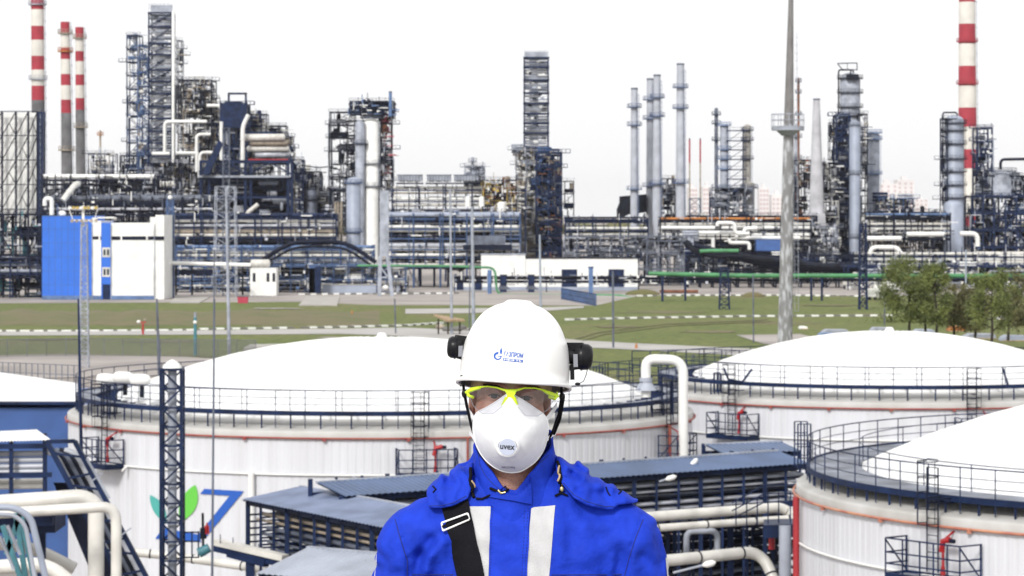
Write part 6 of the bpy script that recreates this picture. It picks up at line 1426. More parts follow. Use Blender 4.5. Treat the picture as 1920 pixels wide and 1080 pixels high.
# ---- body: one continuous surface
def ax(parts): 
    out = []
    for a, b, s in parts: out += list(np.arange(a, b, s))
    return np.array(out)
xs = ax([(-.34, -.10, .012), (-.10, .10, .0026), (.10, .38, .012)]); ys = ax([(-.07, .24, .004)]); zs = ax([(-1.66, -.22, .014), (-.22, .19, .0028)])
g = np.meshgrid(xs, ys, zs, indexing='ij', sparse=True)
xh, zh = unroll(g[0], g[2]); gh = (xh, g[1]+0*xh, zh); gs = (np.abs(xh), gh[1], zh)
d = ell(gh, (0, .108, .055), (.076, .098, .100))
d = smin(d, ell(gh, (0, .070, -.03), (.069, .072, .090)), .03)
d = smin(d, ell(gh, (0, .052, -.100), (.046, .052, .032)), .025)
d = smin(d, ell(gs, (.043, .035, -.030), (.028, .026, .024)), .02)       # cheekbones
d = smin(d, ell(gs, (.030, .012, .022), (.034, .014, .008)), .012)        # brow ridge
d = smax(d, -ell(gs, (.034, -.002, .000), (.021, .020, .011)), .008)      # sockets
d = smin(d, cap(gh, (0, .006, .008), (0, -.022, -.036), .007, .012), .01)  # nose
d = smin(d, ell(gs, (.010, -.010, -.040), (.009, .010, .007)), .006)
d = smin(d, ell(gh, (0, -.001, -.066), (.024, .012, .006)), .006); d = smin(d, ell(gh, (0, .000, -.075), (.021, .012, .006)), .006)
lid = ell(gs, (.034, .019, -.0005), (.0185, .0165, .0135)); d = smin(d, lid, .004)
d = smax(d, -ell(gs, (.034, .000, -.0005), (.0135, .012, .0040)), .002)
ear = ell(gs, (.079, .105, -.020), (.010, .020, .033)); ear = smax(ear, -ell(gs, (.088, .100, -.018), (.008, .011, .020)), .004); d = smin(d, ear, .006)
d = smin(d, cap(g, (.002, .115, -.08), (.008, .125, -.235), .058, .066), .03)
db = cap(g, (-.13, .13, -.30), (.17, .13, -.29), .06)
db = smin(db, cap(g, (.008, .125, -.22), (.01, .125, -.30), .06, .08), .05)
db = smin(db, ell(g, (.02, .125, -.45), (.16, .10, .24)), .05); db = smin(db, ell(g, (.02, .12, -.80), (.155, .10, .14)), .06)
for s_, sx in ((-1, -.205), (1, .245)):
    db = smin(db, cap(g, (sx, .125, -.32), (sx+s_*.055, .145, -.60), .052, .042), .03)
    db = smin(db, cap(g, (sx+s_*.055, .145, -.60), (.02+s_*.165, .03, -.80), .042, .028), .02)
    db = smin(db, ell(g, (.02+s_*.15, .015, -.84), (.035, .022, .055)), .02)
    db = smin(db, cap(g, (.02+s_*.085, .12, -.86), (.02+s_*.10, .115, -1.20), .082, .056), .03)
    db = smin(db, cap(g, (.02+s_*.10, .115, -1.20), (.02+s_*.11, .13, -1.56), .054, .038), .02)
    db = smin(db, cap(g, (.02+s_*.11, .14, -1.61), (.02+s_*.13, -.01, -1.625), .038, .030), .02)
d = smin(d, db, .03)
body, bvh_body = sdfmesh('body', d+0*g[1], xs, ys, zs, 'skin', root)

# eyes, brows, hair
for s_ in (-1, 1):
    m = MB('eyewhite'); c_ = hd(s_*.034, .0175, -.0005); m.ell(c_, .0122, .0122, .0122, 20, 14); eo = m.build('eye', root)
    m = MB('iris'); m.ell(hd(s_*.034, .0085, -.0005), .0070, .0042, .0070, 18, 10); m.build('iris', eo)
    m = MB('hair'); m.tube([hd(s_*.034+q*.0125, .0035+abs(q)**2*.004, .0048-.0042*q*q) for q in (-1, -.6, -.2, .2, .6, 1)], .0011, 5); m.build('eyelash', root)
    m = MB('hair'); rnd = random.Random(5+s_)
    for k in range(170):
        f = rnd.random(); x = s_*(.014+.040*f); z = .0165+.006*sin(f*2.4)+rnd.uniform(-.0025, .0025); p, nrm, _, _ = bvh_body.ray_cast(hd(x, -.2, z), V(0, 1, 0))
        if p: m.bar(p-V(0, .0003, 0), p+V(s_*.005, -.0012, .0015), .0006)
    m.build('eyebrow', root)
xs = ax([(-.10, .10, .004)]); ys = ax([(-.03, .24, .004)]); zs = ax([(-.12, .19, .004)]); g = np.meshgrid(xs, ys, zs, indexing='ij', sparse=True)
xh, zh = unroll(g[0], g[2]); gh = (xh, g[1]+0*xh, zh)
d = ell(gh, (0, .110, .055), (.0795, .101, .103)); d = smin(d, ell(gh, (0, .145, .0), (.070, .06, .09)), .02)
d = smax(d, -(gh[1]-.07-np.maximum(0, zh-.05)*-1.2), .01); d = smax(d, -(zh+.055), .006)
d = smax(d, -(ell((np.abs(xh), gh[1], zh), (.079, .105, -.020), (.013, .024, .038))), .004)
d = d+.0012*np.sin(xh*700+zh*120)*np.sin(gh[1]*300)
sdfmesh('hair', d+0*g[1], xs, ys, zs, 'hair', root)

# ---- jacket
def wr(g):
    x, y, z = g
    w1 = np.sin(38*x+22*z+3*np.sin(20*z+9*x)+10*y)*np.sin(30*z-14*x+2*np.sin(25*x)); w2 = np.sin(75*(x*.7+z)+4*np.sin(30*x-12*z)+20*y)
    return .0028*w1+.0012*w2
def jbody(g):
    d = ell(g, (.02, .125, -.43), (.210, .132, .28)); d = smin(d, ell(g, (.02, .12, -.74), (.195, .135, .22)), .05)
    d = smin(d, cap(g, (-.165, .12, -.305), (.205, .12, -.295), .078), .05)
    for sx in (-.15, .185): d = smin(d, cap(g, (.008, .12, -.185), (sx, .12, -.300), .066, .078), .03)
    return d
xs = ax([(-.42, .46, .0042)]); ys = ax([(-.09, .30, .0046)]); zs = ax([(-.98, -.11, .0042)])
g = np.meshgrid(xs, ys, zs, indexing='ij', sparse=True)
d0 = jbody(g)
arms = None
for s_, sx in ((-1, -.202), (1, .246)):
    a = cap(g, (sx, .12, -.322), (sx+s_*.055, .14, -.60), .081, .066); a = smin(a, cap(g, (sx+s_*.055, .14, -.60), (.02+s_*.185, .02, -.79), .066, .05), .03)
    # sleeve folds
    a = a+.0035*np.sin(60*g[2]+s_*35*g[0]+2*np.sin(25*g[0]+8*g[1]))*np.clip((-.34-g[2])*8, 0, 1)
    arms = a if arms is None else np.minimum(arms, a)
dj = smin(d0, arms, .022)
grooves = [((775, 1085), (786, 1046), .012, .013), ((786, 1046), (806, 1017), .010, .012), ((806, 1017), (828, 1004), .005, .012), ((797, 1075), (806, 1045), -.007, .012), ((806, 1045), (830, 1020), -.006, .014),
    ((741, 975), (752, 1012), .0018, .004), ((752, 1012), (764, 1052), .0025, .004), ((764, 1052), (763, 1100), .004, .006), ((749, 1000), (740, 1080), -.004, .02),
    ((1206, 975), (1186, 1028), .002, .004), ((1186, 1028), (1170, 1085), .0035, .006), ((1178, 1085), (1200, 1020), -.004, .02), ((1160, 1085), (1166, 1040), .007, .014), ((1146, 1085), (1150, 1050), -.005, .012),
    ((820, 960), (790, 1010), .004, .016), ((1075, 960), (1120, 1005), .003, .02), ((1095, 1000), (1105, 1085), -.0035, .02), ((1070, 1010), (1062, 1090), .003, .014), ((845, 1010), (850, 1085), .003, .014), ((1130, 975), (1180, 985), .004, .012), ((1060, 950), (1100, 985), -.003, .012),
    ((930, 965), (985, 985), .0025, .010), ((925, 1010), (988, 1000), .0022, .010), ((930, 1045), (985, 1060), .0025, .012), ((925, 985), (960, 1000), -.002, .010), ((1235, 1000), (1246, 1060), .005, .01), ((700, 1045), (722, 1060), .005, .01), ((705, 1075), (745, 1080), .005, .012), ((1205, 1050), (1240, 1075), .006, .012)]
X2, Z2 = g[0], g[2]
for a, b, am, wd in grooves:
    A_, B_ = Lp(*a), Lp(*b); q = seg2(X2, Z2, A_, B_); dj = dj+1.35*am*np.exp(-(q/wd)**2)
dj = dj+wr(g)+0*g[1]
dj = smax(dj, -cap(g, (.009, .118, -.245), (.009, .112, -.02), .082, .095), .006)
jmask = smax(dj, -(g[2]+.93), .004)
jacket, bvh_j = sdfmesh('jacket', jmask, xs, ys, zs, 'jacket', root)
# hood: gathered cloth lying over the shoulders
def reg(pts, y): return [tuple(Lp(a, b, y)[[0, 2]]) for a, b in pts]
RL = reg([(800, 917), (798, 925), (804, 952), (830, 951), (851, 946), (878, 933), (886, 912), (886, 870), (800, 870)], .06)
RR = reg([(1038, 850), (1042, 880), (1052, 905), (1074, 931), (1100, 945), (1135, 954), (1148, 955), (1160, 946), (1203, 946), (1203, 938), (1185, 860)], .06)
pr_ = np.minimum(polysdf(X2, Z2, RL), polysdf(X2, Z2, RR))
fold = .8*.006*np.sin(95*g[0]+60*g[2]+2.5*np.sin(40*g[2]-25*g[0])+14*g[1])+.8*.004*np.sin(150*g[2]-70*g[0]+2*np.sin(60*g[0]))+.003*np.sin(210*(g[0]+.6*g[2])+3*np.sin(80*g[2]))
edge = np.exp(-(pr_/.010)**2)
bulge = .012*np.exp(-((g[0]-.155)/.035)**2)+.006*np.exp(-((g[0]+.13)/.03)**2)
dh = smax(d0-.017-fold*(1-edge*.8)-bulge, pr_+0*g[1], .006)
dh = smin(dh, smax(ell(g, (.01, .23, -.19), (.13, .05, .075))+.006*np.sin(90*g[0]+60*g[2]), -(g[1]-.19)+0*dh, .01), .02)
dh = smax(dh, -ell(g, (.01, .10, -.13), (.085, .10, .09)), .006)
hood, bvh_h = sdfmesh('hood', dh, xs, ys, zs, 'jacket', jacket)
WLOC['jacket'] = WLOC['person']

CAM = V(0, 0, H)
def castpx(px, py, trees=(bvh_j,), off=.001):
    dr = V((px-960)/F, 1, -(py-HZ)/F).normalized(); best = None
    for t_ in trees:
        p, n_, _, dist = t_.ray_cast(CAM, dr)
        if p and (best is None or dist < best[2]): best = (p, n_, dist)
    if best is None: return None
    p, n_, _ = best
    if n_.dot(dr) > 0: n_ = -n_
    return p+n_*off
def drape(name, parent, corners, m_, off=.003, nu=10, nv=30, trees=(bvh_j,), smoothn=2, rim=True):
    # cloth panel lying on the jacket; corners: top edge list and bottom edge list in picture coordinates
    (a, b), (c, e) = corners; G_ = []
    for j in range(nv+1):
        v = j/nv; row = []
        for i in range(nu+1):
            u = i/nu; px = (a[0]*(1-u)+b[0]*u)*(1-v)+(c[0]*(1-u)+e[0]*u)*v; py = (a[1]*(1-u)+b[1]*u)*(1-v)+(c[1]*(1-u)+e[1]*u)*v
            p = castpx(px, py, trees, off); row.append(p if p else (row[-1] if row else V(0, 6.1, 22)))
        G_.append(row)
    for _ in range(smoothn):
        N_ = [[p.copy() for p in r] for r in G_]
        for j in range(1, nv):
            for i in range(1, nu): G_[j][i] = (N_[j-1][i]+N_[j+1][i]+N_[j][i-1]+N_[j][i+1]+N_[j][i]*2)/6+V(0, -.0000, 0)
    mb = MB(m_); W = nu+1; v_ = [p for r in G_ for p in r]; f_ = [(j*W+i, (j+1)*W+i, (j+1)*W+i+1, j*W+i+1) for j in range(nv) for i in range(nu)]
    mb._add(v_, f_, m_, True)
    loop = [G_[0][i] for i in range(nu+1)]+[G_[j][nu] for j in range(1, nv+1)]+[G_[nv][i] for i in range(nu-1, -1, -1)]+[G_[j][0] for j in range(nv-1, 0, -1)]
    n = len(loop); mb._add(loop+[p+V(0, off+.003, 0) for p in loop], [(i, (i+1) % n, n+(i+1) % n, n+i) for i in range(n)], m_)
    return mb.build(name, parent)
def seam(name, parent, pts, r=.0011, m_='jacketseam', trees=(bvh_j,), off=.0004, per=9, dash=False):
    P_ = []
    for i in range(len(pts)-1):
        for k in range(per): 
            f = k/per; q = castpx(pts[i][0]+(pts[i+1][0]-pts[i][0])*f, pts[i][1]+(pts[i+1][1]-pts[i][1])*f, trees, off)
            if q: P_.append(q)
    q = castpx(*pts[-1], trees, off)
    if q: P_.append(q)
    mb = MB(m_)
    if dash:
        for i in range(0, len(P_)-1, 2): mb.tube([P_[i], P_[i+1]], r, 5)
    else: mb.tube(P_, r, 6)
    return mb.build(name, parent)
drape('reflective_stripe', jacket, (((881, 950), (920, 950)), ((900, 1150), (914, 1150))), 'reflective', .0022)
drape('reflective_stripe', jacket, (((996, 952), (1041, 948)), ((982, 1150), (1023, 1150))), 'reflective', .0022)
drape('placket', jacket, (((921, 932), (994, 925)), ((915, 1160), (986, 1160))), 'jacket', .0050, nu=12)
seam('stitching', jacket, [(923.5, 945), (919, 1100)], .0006, off=.0056, dash=True, per=60)
seam('stitching', jacket, [(991, 930), (984, 1100)], .0006, off=.0056, dash=True, per=60)
seam('stitching', jacket, [(985, 930), (978, 1100)], .0005, off=.0056, dash=True, per=60)
seam('seam', jacket, [(741, 974), (748, 1000), (756, 1028), (764, 1052), (763, 1085)])
seam('seam', jacket, [(1206, 974), (1192, 1008), (1180, 1046), (1170, 1085)])
seam('seam', jacket, [(772, 1077), (850, 1077.5)]); seam('seam', jacket, [(1034, 1078), (1166, 1077)])
seam('seam', jacket, [(805, 949), (830, 947.5), (851, 942.5), (874, 930)], .0008, trees=(bvh_h,))
seam('seam', jacket, [(1056, 905), (1076, 928), (1102, 941.5), (1135, 950), (1150, 950)], .0008, trees=(bvh_h,))
for pts in (((1136, 914), (1141, 925), (1144, 930)), ((1159, 918), (1165, 921), (1160, 927)), ((812, 912), (818, 918), (812, 924))): seam('drawcord', jacket, pts, .0017, 'blackcloth', trees=(bvh_h, bvh_j), off=.001)
# sleeve badges
drape('sleeve_badge', jacket, (((701, 1030), (707.5, 1027)), ((686, 1120), (700, 1120))), 'reflective', .002, nu=4, nv=16)
drape('sleeve_badge', jacket, (((1247, 1046), (1252, 1043)), ((1252, 1120), (1270, 1120))), 'reflective', .002, nu=4, nv=16)

# ---- collar
cmb = MB('jacket'); tab = [(-180, -.075), (-120, -.085), (-90, -.112), (-62, -.128), (-35, -.155), (-14, -.192), (2, -.196), (20, -.160), (45, -.130), (70, -.110), (90, -.098), (120, -.08), (180, -.075)]
def ztop(a): 
    return float(np.interp(a, [t_[0] for t_ in tab], [t_[1] for t_ in tab]))
NA, NV = 120, 14
def colp(a, v, off=0):
    zt_ = ztop(a); zb_ = -.275; z = zb_+(zt_-zb_)*v; r_ = radians(a); f = min(1, max(0, (z+.24)/.13))
    ra = .099-.014*f+off; rb = .104-.012*f+off; ph = sin(r_*5+z*40)*.0018+sin(r_*11-z*60)*.0011+.003*sin(3*r_+1)*f
    return V(.009+sin(r_)*(ra+ph), .122-cos(r_)*(rb+ph), z)+E0
v_ = []
for j in range(NV+1): v_ += [colp(-180+360*i/NA, j/NV) for i in range(NA)]
for j in range(NV+1): v_ += [colp(-180+360*i/NA, 1-j/NV, -.006) for i in range(NA)]
R_n = 2*(NV+1); cmb._add(v_, [(j*NA+i, j*NA+(i+1) % NA, (j+1)*NA+(i+1) % NA, (j+1)*NA+i) for j in range(R_n-1) for i in range(NA)], 'jacket', True)
collar = cmb.build('collar', jacket)
bvh_c = BVHTree.FromPolygons([Vector(p) for p in cmb.v], cmb.f)
T3 = (bvh_j, bvh_c, bvh_h)
seam('seam', jacket, [(897, 852), (900, 872), (911, 893), (925, 908), (938, 918)], .0007, trees=(bvh_c,), dash=False)
seam('seam', jacket, [(1030, 852), (1012, 868), (985, 885), (958, 905), (944, 920)], .0007, trees=(bvh_c,))
# overlap flap edge and throat zip
drape('collar_flap', jacket, (((944, 914), (992, 880)), ((921, 932), (996, 945))), 'jacket', .006, nu=12, nv=10, trees=(bvh_c, bvh_j))
seam('zip', jacket, [(893, 936), (905, 936), (920, 929)], .0026, 'blackcloth', trees=T3, off=.003)
seam('zip', jacket, [(921, 916), (933, 921), (945, 923), (958, 914)], .0030, 'blackcloth', trees=(bvh_c,), off=.004)
seam('zip_pull', jacket, [(936, 919), (940, 925), (948, 923)], .0022, 'brass', trees=(bvh_c, bvh_j), off=.008)
for pts in (((883, 880), (881, 900), (884, 920), (889, 934)), ((1046, 868), (1052, 890), (1052, 915), (1050, 924))):
    seam('zip', jacket, [(p[0], p[1]) for p in pts], .0038, 'blackcloth', trees=T3, off=.0035)
seam('zip_tape', jacket, [(1049.5, 880), (1052, 900), (1051.5, 914)], .0022, 'tan', trees=T3, off=.009)
seam('zip_tape', jacket, [(883.5, 905), (886, 925)], .0018, 'tan', trees=T3, off=.008)
mb = MB('brass'); p = castpx(1051, 921, T3, .009); mb.ell(p, .0048, .003, .0058, 12, 8); mb.build('zip_pull', jacket)
seam('zip_tape', jacket, [(1040, 931), (1051, 926), (1064, 931)], .0024, 'blackcloth', trees=T3, off=.004)

# ---- shoulder bag strap
bag = thing('shoulder_bag', E0+V(.10, -.03, -.9), 'black shoulder strap with a white metal slider across the man\'s chest', 'bag')
drape('strap', bag, (((829, 940), (878, 934)), ((869, 1120), (918, 1120))), 'blackcloth', .0065, nu=8, nv=34, smoothn=6, trees=(bvh_j,))
mb = MB('blackcloth')
q = [castpx(890+k*14, 1120+k*45, (bvh_j,), .007) for k in range(7)]; q = [p for p in q if p]; mb.tube(q, .008, 6)
mb.box(E0.x+.06, E0.x+.30, E0.y-.10, E0.y-.03, E0.z-.98, E0.z-.78); mb.build('bag_body', bag)
mb = MB('helmetwhite'); qs = [castpx(a, b, (bvh_j,), .0105) for a, b in ((829, 983), (880, 963), (883, 975), (832, 995))]
for i in range(4): mb.tube([qs[i], (qs[i]+qs[(i+1) % 4])/2+V(0, -.001, 0), qs[(i+1) % 4]], .0024, 6)
mb.build('slider', bag)
mb = MB('blackcloth'); mid0, mid1 = (qs[0]+qs[3])/2+V(0, -.003, 0), (qs[1]+qs[2])/2+V(0, -.003, 0); mb.bar(mid0, mid1, .006, .006); mb.build('slider_core', bag)

# ---- trousers and boots
xs = ax([(-.20, .26, .009)]); ys = ax([(-.08, .28, .009)]); zs = ax([(-1.62, -.78, .010)]); g = np.meshgrid(xs, ys, zs, indexing='ij', sparse=True)
d = ell(g, (.02, .12, -.84), (.17, .118, .12))
for s_ in (-1, 1):
    d = smin(d, cap(g, (.02+s_*.085, .12, -.88), (.02+s_*.10, .115, -1.20), .094, .074), .03); d = smin(d, cap(g, (.02+s_*.10, .115, -1.20), (.02+s_*.11, .135, -1.57), .072, .062), .02)
d = d+.004*np.sin(40*g[2]+20*g[0])*np.sin(30*g[0])
sdfmesh('trousers', d+0*g[1], xs, ys, zs, 'trousers', root)
for s_ in (-1, 1):
    xs = ax([(-.07+s_*.12+.02, .07+s_*.12+.02, .006)]); ys = ax([(-.09, .22, .007)]); zs = ax([(-1.664, -1.50, .006)]); g = np.meshgrid(xs, ys, zs, indexing='ij', sparse=True)
    d = cap(g, (.02+s_*.11, .145, -1.53), (.02+s_*.11, .145, -1.61), .052, .05); d = smin(d, cap(g, (.02+s_*.11, .13, -1.615), (.02+s_*.13, -.02, -1.63), .048, .044), .02); d = smax(d, -(g[2]+1.66), .003)
    sdfmesh('boot', d+0*g[1], xs, ys, zs, 'plasticblack', root)

# ---- helmet
NH, MH = 96, 34; HC = (.006, .105)
def rimz(ph): # ph: angle, -pi/2 front
    f = (1-sin(ph))/2; return .008+.042*f**.95
def helm(ph, al, off=0):
    c, s_ = cos(al)**(2/2.5), sin(al)**(2/2.5); z0 = rimz(ph); hgt = .1955-z0
    x = (.1165+off)*c*cos(ph); y = (.142+off)*c*sin(ph); z = z0+(hgt+off)*s_
    # crown ridge front to back and a step on the flank
    rg = min(1, max(0, (.036-abs(x))/.010)); rg = rg*rg*(3-2*rg); z += .0055*rg*min(1, s_*1.6)
    st = min(1, max(0, (s_-.50)/.05)); x -= .0022*st*cos(ph); y -= .002*st*sin(ph)
    return hd(HC[0]+x, HC[1]+y, z)
mb = MB('helmetwhite'); v_ = []
prof = []
for j in range(MH+1):
    al = (pi/2-.02)*j/MH; prof.append([helm(2*pi*i/NH, al) for i in range(NH)])
def brim(ph, o, dz):
    fr = max(0, -sin(ph))**3; ex = .006+.024*fr+.014*max(0, sin(ph))**2
    return hd(HC[0]+(.1165+ex*o)*cos(ph), HC[1]+(.142+ex*o)*sin(ph), rimz(ph)+dz+ (-.004*o*fr))
rings = [[brim(2*pi*i/NH, 0, -.012) for i in range(NH)], [brim(2*pi*i/NH, 1.0, -.013) for i in range(NH)], [brim(2*pi*i/NH, 1.1, -.009) for i in range(NH)], [brim(2*pi*i/NH, .9, -.005) for i in range(NH)], [brim(2*pi*i/NH, .15, -.001) for i in range(NH)]]+prof
for r_ in rings: v_ += r_
R_n = len(rings); mb._add(v_, [(j*NH+i, j*NH+(i+1) % NH, (j+1)*NH+(i+1) % NH, (j+1)*NH+i) for j in range(R_n-1) for i in range(NH)]+[tuple((R_n-1)*NH+i for i in range(NH))], 'helmetwhite', True)
helmet = mb.build('helmet', root); bvh_hel = BVHTree.FromPolygons([Vector(p) for p in mb.v], mb.f)
mb = MB('helmetin'); v_ = []
for j in range(18):
    al = (pi/2-.02)*j/17
    for i in range(NH): v_.append(helm(2*pi*i/NH, al, -.004)-(V(0, 0, .012) if j == 0 else V(0, 0, 0)))
mb._add(v_, [(j*NH+i, (j+1)*NH+i, (j+1)*NH+(i+1) % NH, j*NH+(i+1) % NH) for j in range(17) for i in range(NH)], 'helmetin', True); mb.build('lining', helmet)
mb = MB('tan'); v_ = []
for z in (.006, .034):
    for i in range(NH): a = 2*pi*i/NH; v_.append(hd(.001+cos(a)*.086, .108+sin(a)*.108, z+.012*max(0, -sin(a))))
mb._add(v_, [(i, (i+1) % NH, NH+(i+1) % NH, NH+i) for i in range(NH)], 'tan', True)
for a in (-2.35, -.8, 2.3, .85): mb.bar(hd(cos(a)*.088, .108+sin(a)*.11, .03), hd(cos(a)*.105, .108+sin(a)*.125, .075), .014, .003)
mb.build('headband', helmet)
# ear defender cups folded up on the helmet sides
def cup(sx, px, py, wd, ht):
    c_ = V(*Lp(px, py, .10))+E0; k = MB('plasticblack'); s_ = sx; W = wd/F*6.2; Hh = ht/F*6.2/2
    u = V(CR*s_, 0, -SR*s_)
    k.tube([c_-u*W*.5, c_-u*W*.46, c_-u*W*.1, c_+u*W*.22, c_+u*W*.42, c_+u*W*.5], [Hh*.6, Hh*.88, Hh, Hh*.97, Hh*.80, Hh*.45], 28); eo = k.build('ear_defender', helmet)
    k = MB('plasticblack'); k.tube([c_-u*W*.12, c_-u*W*.02], [Hh*1.05, Hh*1.05], 28); k.bar(c_-u*W*.95+V(0, 0, Hh*.7), c_-u*W*.1+V(0, -Hh*.6, Hh*.8), .010, .016); k.bar(c_-u*W*.8+V(0, -.01, -Hh*.9), c_-u*W*.2+V(0, -.01, -Hh*.75), .012, .010)
    k.bar(c_-u*W*.62+V(0, -.012, -Hh*.6), c_-u*W*.60+V(0, -.012, -Hh*1.75), .009, .006); k.tube([c_-u*W*1.25, c_-u*W*.4], [Hh*.62, Hh*.62], 20); k.build('bracket', eo)
    k = MB('inkgrey'); k.bar(c_-u*W*.45+V(0, -Hh*.9, Hh*.2), c_-u*W*.43+V(0, -Hh*.9, -Hh*.75), .009, .006); k.build('clip', eo)
cup(-1, 852, 651, 27, 42); cup(1, 1094, 669, 35, 50)
mb = MB('plasticblack'); W3 = lambda a, b, y: V(*Lp(a, b, y))+E0
mb.tube([W3(1102, 690, .08), W3(1099, 703, .08), W3(1094, 715, .07), W3(1086, 719, .07)], .0009, 5); mb.ell(W3(1083, 720, .07), .006, .004, .0035, 8, 6); mb.build('cable', helmet)
# straps
for pts in ([(868, 712, .07), (870, 735, .07), (876, 765, .06), (884, 800, .055), (893, 828, .05)], [(1052, 716, .07), (1053, 745, .07), (1047, 778, .062), (1036, 810, .055), (1022, 836, .045)], [(1057, 745, .08), (1050, 785, .075), (1038, 815, .06)]):
    mb = MB('blackcloth'); q = [W3(*p) for p in pts]
    for a, b in zip(q[:-1], q[1:]): mb.bar(a, b, .0058, .0030)
    mb.build('chin_strap', helmet)
for q in ((871, 738), (1054, 744)): mb = MB('plasticblack'); mb.ell(W3(*q, .06), .0065, .005, .009, 10, 8); mb.build('strap_buckle', helmet)
for q in ((1052, 716, .05, 1056, 722, .16), (868, 712, .05, 866, 716, .14)): mb = MB('plasticblack'); mb.bar(W3(*q[:3]), W3(*q[3:]), .01, .02); mb.build('strap_anchor', helmet)

# lettering helpers
def textmesh(body_, size, shear=0, bold=0):
    cu = bpy.data.curves.new('lettering', 'FONT'); cu.body = body_; cu.size = size; cu.shear = shear; cu.offset = bold; cu.resolution_u = 3
    ob = bpy.data.objects.new('lettering', cu); C.objects.link(ob); dg = bpy.context.evaluated_depsgraph_get(); me = bpy.data.meshes.new_from_object(ob.evaluated_get(dg))
    vv = [(v.co.x, v.co.y) for v in me.vertices]; ff = [tuple(p.vertices) for p in me.polygons]; bpy.data.objects.remove(ob); bpy.data.curves.remove(cu); bpy.data.meshes.remove(me)
    x0 = min(v[0] for v in vv); x1 = max(v[0] for v in vv); y0 = min(v[1] for v in vv); y1 = max(v[1] for v in vv)
    return [((a-x0)/(x1-x0), (b-y0)/(y1-y0)) for a, b in vv], ff
def lettering(name, parent, txt, p00, p10, hpx, m_, tree_, off=.0008, shear=0, bold=0, rot=ROLL):
    vv, ff = textmesh(txt, 1, shear, bold); mb = MB(m_); v_ = []
    for u, v in vv:
        px = p00[0]+(p10[0]-p00[0])*u+sin(rot)*hpx*v; py = p00[1]+(p10[1]-p00[1])*u-cos(rot)*hpx*v; q = castpx(px, py, (tree_,), off); v_.append(q)
    mb._add(v_, ff, m_); return mb.build(name, parent)
lettering('lettering', helmet, 'ГАЗПРОМ', (944.5, 668), (981, 671.5), 9.5, 'logoblue', bvh_hel, shear=.15, bold=.035)
def hpoly(name, polys, m_, tree_, off, parent):
    mb = MB(m_)
    for pts in polys: mb._add([castpx(a, b, (tree_,), off) for a, b in pts], [tuple(range(len(pts)))], m_)
    return mb.build(name, parent)
hpoly('logo_bar', [[(943.5+i*9.2, 671.2+i*.9), (943.5+(i+1)*9.2, 671.2+(i+1)*.9), (943.5+(i+1)*9.2, 676.4+(i+1)*.9), (943.5+i*9.2, 676.4+i*.9)] for i in range(4)], 'logoblue', bvh_hel, .0008, helmet)
lettering('lettering', helmet, 'НЕФТЬ', (945.5, 675.7), (978.5, 679), 3.6, 'helmetwhite', bvh_hel, off=.0014, bold=.03)
gq = []
for k in range(14):     # open ring of the letter, thick to thin
    a0, a1 = radians(75+k*19.5), radians(75+(k+1)*19.5); w0 = 4.6-2.9*(k/14); w1 = 4.6-2.9*((k+1)/14); cx_, cy_, R0 = 933.3, 667.5, 7.6
    gq.append([(cx_+cos(a0)*R0, cy_-sin(a0)*R0), (cx_+cos(a1)*R0, cy_-sin(a1)*R0), (cx_+cos(a1)*(R0-w1), cy_-sin(a1)*(R0-w1)), (cx_+cos(a0)*(R0-w0), cy_-sin(a0)*(R0-w0))])
gq.append([(934, 666.8), (941.2, 667.3), (940.8, 669), (934, 668.4)]); gq.append([(938.6, 664), (940.6, 664), (942, 659), (940.3, 650.5), (938, 656), (937.2, 660)])
hpoly('emblem', gq, 'logoblue', bvh_hel, .0008, helmet)

# ---- respirator
OUT = [(955, 738, -.034), (946, 742, -.030), (932, 752, -.020), (912, 764, -.004), (895, 773, .015), (889, 785, .025), (887, 803, .032), (889, 820, .036), (893, 834, .038), (901, 850, .038), (912, 864, .036), (925, 875, .034), (941, 883, .032), (958, 886, .031), (975, 884, .032), (990, 876, .034), (1004, 865, .036), (1015, 851, .038), (1022, 836, .038), (1026, 818, .036), (1028, 803, .032), (1026, 788, .025), (1018, 776, .015), (1001, 764, -.002), (983, 752, -.018), (966, 742, -.030)]
NO = 104; oo = []
for i in range(NO):
    f = i/NO*len(OUT); k = int(f); t_ = f-k; p0, p1, p2, p3 = [np.array(OUT[(k+q) % len(OUT)], float) for q in (-1, 0, 1, 2)]
    oo.append(.5*((2*p1)+(-p0+p2)*t_+(2*p0-5*p1+4*p2-p3)*t_*t_+(-p0+3*p1-3*p2+p3)*t_**3))
NS = 22; MC = (954.5, 826, -.078); v_ = []
for j in range(NS+1):
    s_ = j/NS
    for i in range(NO):
        px = MC[0]+(oo[i][0]-MC[0])*s_; py = MC[1]+(oo[i][1]-MC[1])*s_; e = oo[i][2]
        y = MC[2]+(e-MC[2])*(s_**2.35)
        y += -.010*math.exp(-((px-955)/13)**2)*np.clip((812-py)/60, 0, 1)*(1-s_**6)          # nose ridge
        y += .0022*sin(py*.55+.04*px)*math.exp(-((py-862)/11)**2)*(1-s_)+.0009*sin(px*.33-py*.2)*(s_**2)*(1-s_)*4+.0030*math.exp(-((math.hypot(px-951, py-834)-27)/6)**2)
        if s_ > .9: y += .003*sin((s_-.9)*10*pi)
        v_.append(V(*Lp(px, py, y))+E0)
rb_ = [V(*Lp(oo[i][0], oo[i][1], oo[i][2]+.012))+E0 for i in range(NO)]; v_ += rb_
mb = MB('maskwhite'); mb._add(v_, [(j*NO+i, (j+1)*NO+i, (j+1)*NO+(i+1) % NO, j*NO+(i+1) % NO) for j in range(NS+1) for i in range(NO)], 'maskwhite', True)
mask = mb.build('respirator', root); bvh_m = BVHTree.FromPolygons([Vector(p) for p in mb.v], mb.f)
mb = MB('maskwhite'); mb.tube([v_[NS*NO+i]+V(0, -.0008, 0) for i in range(NO)], .0016, 6, closed=True); mb.build('rim', mask)
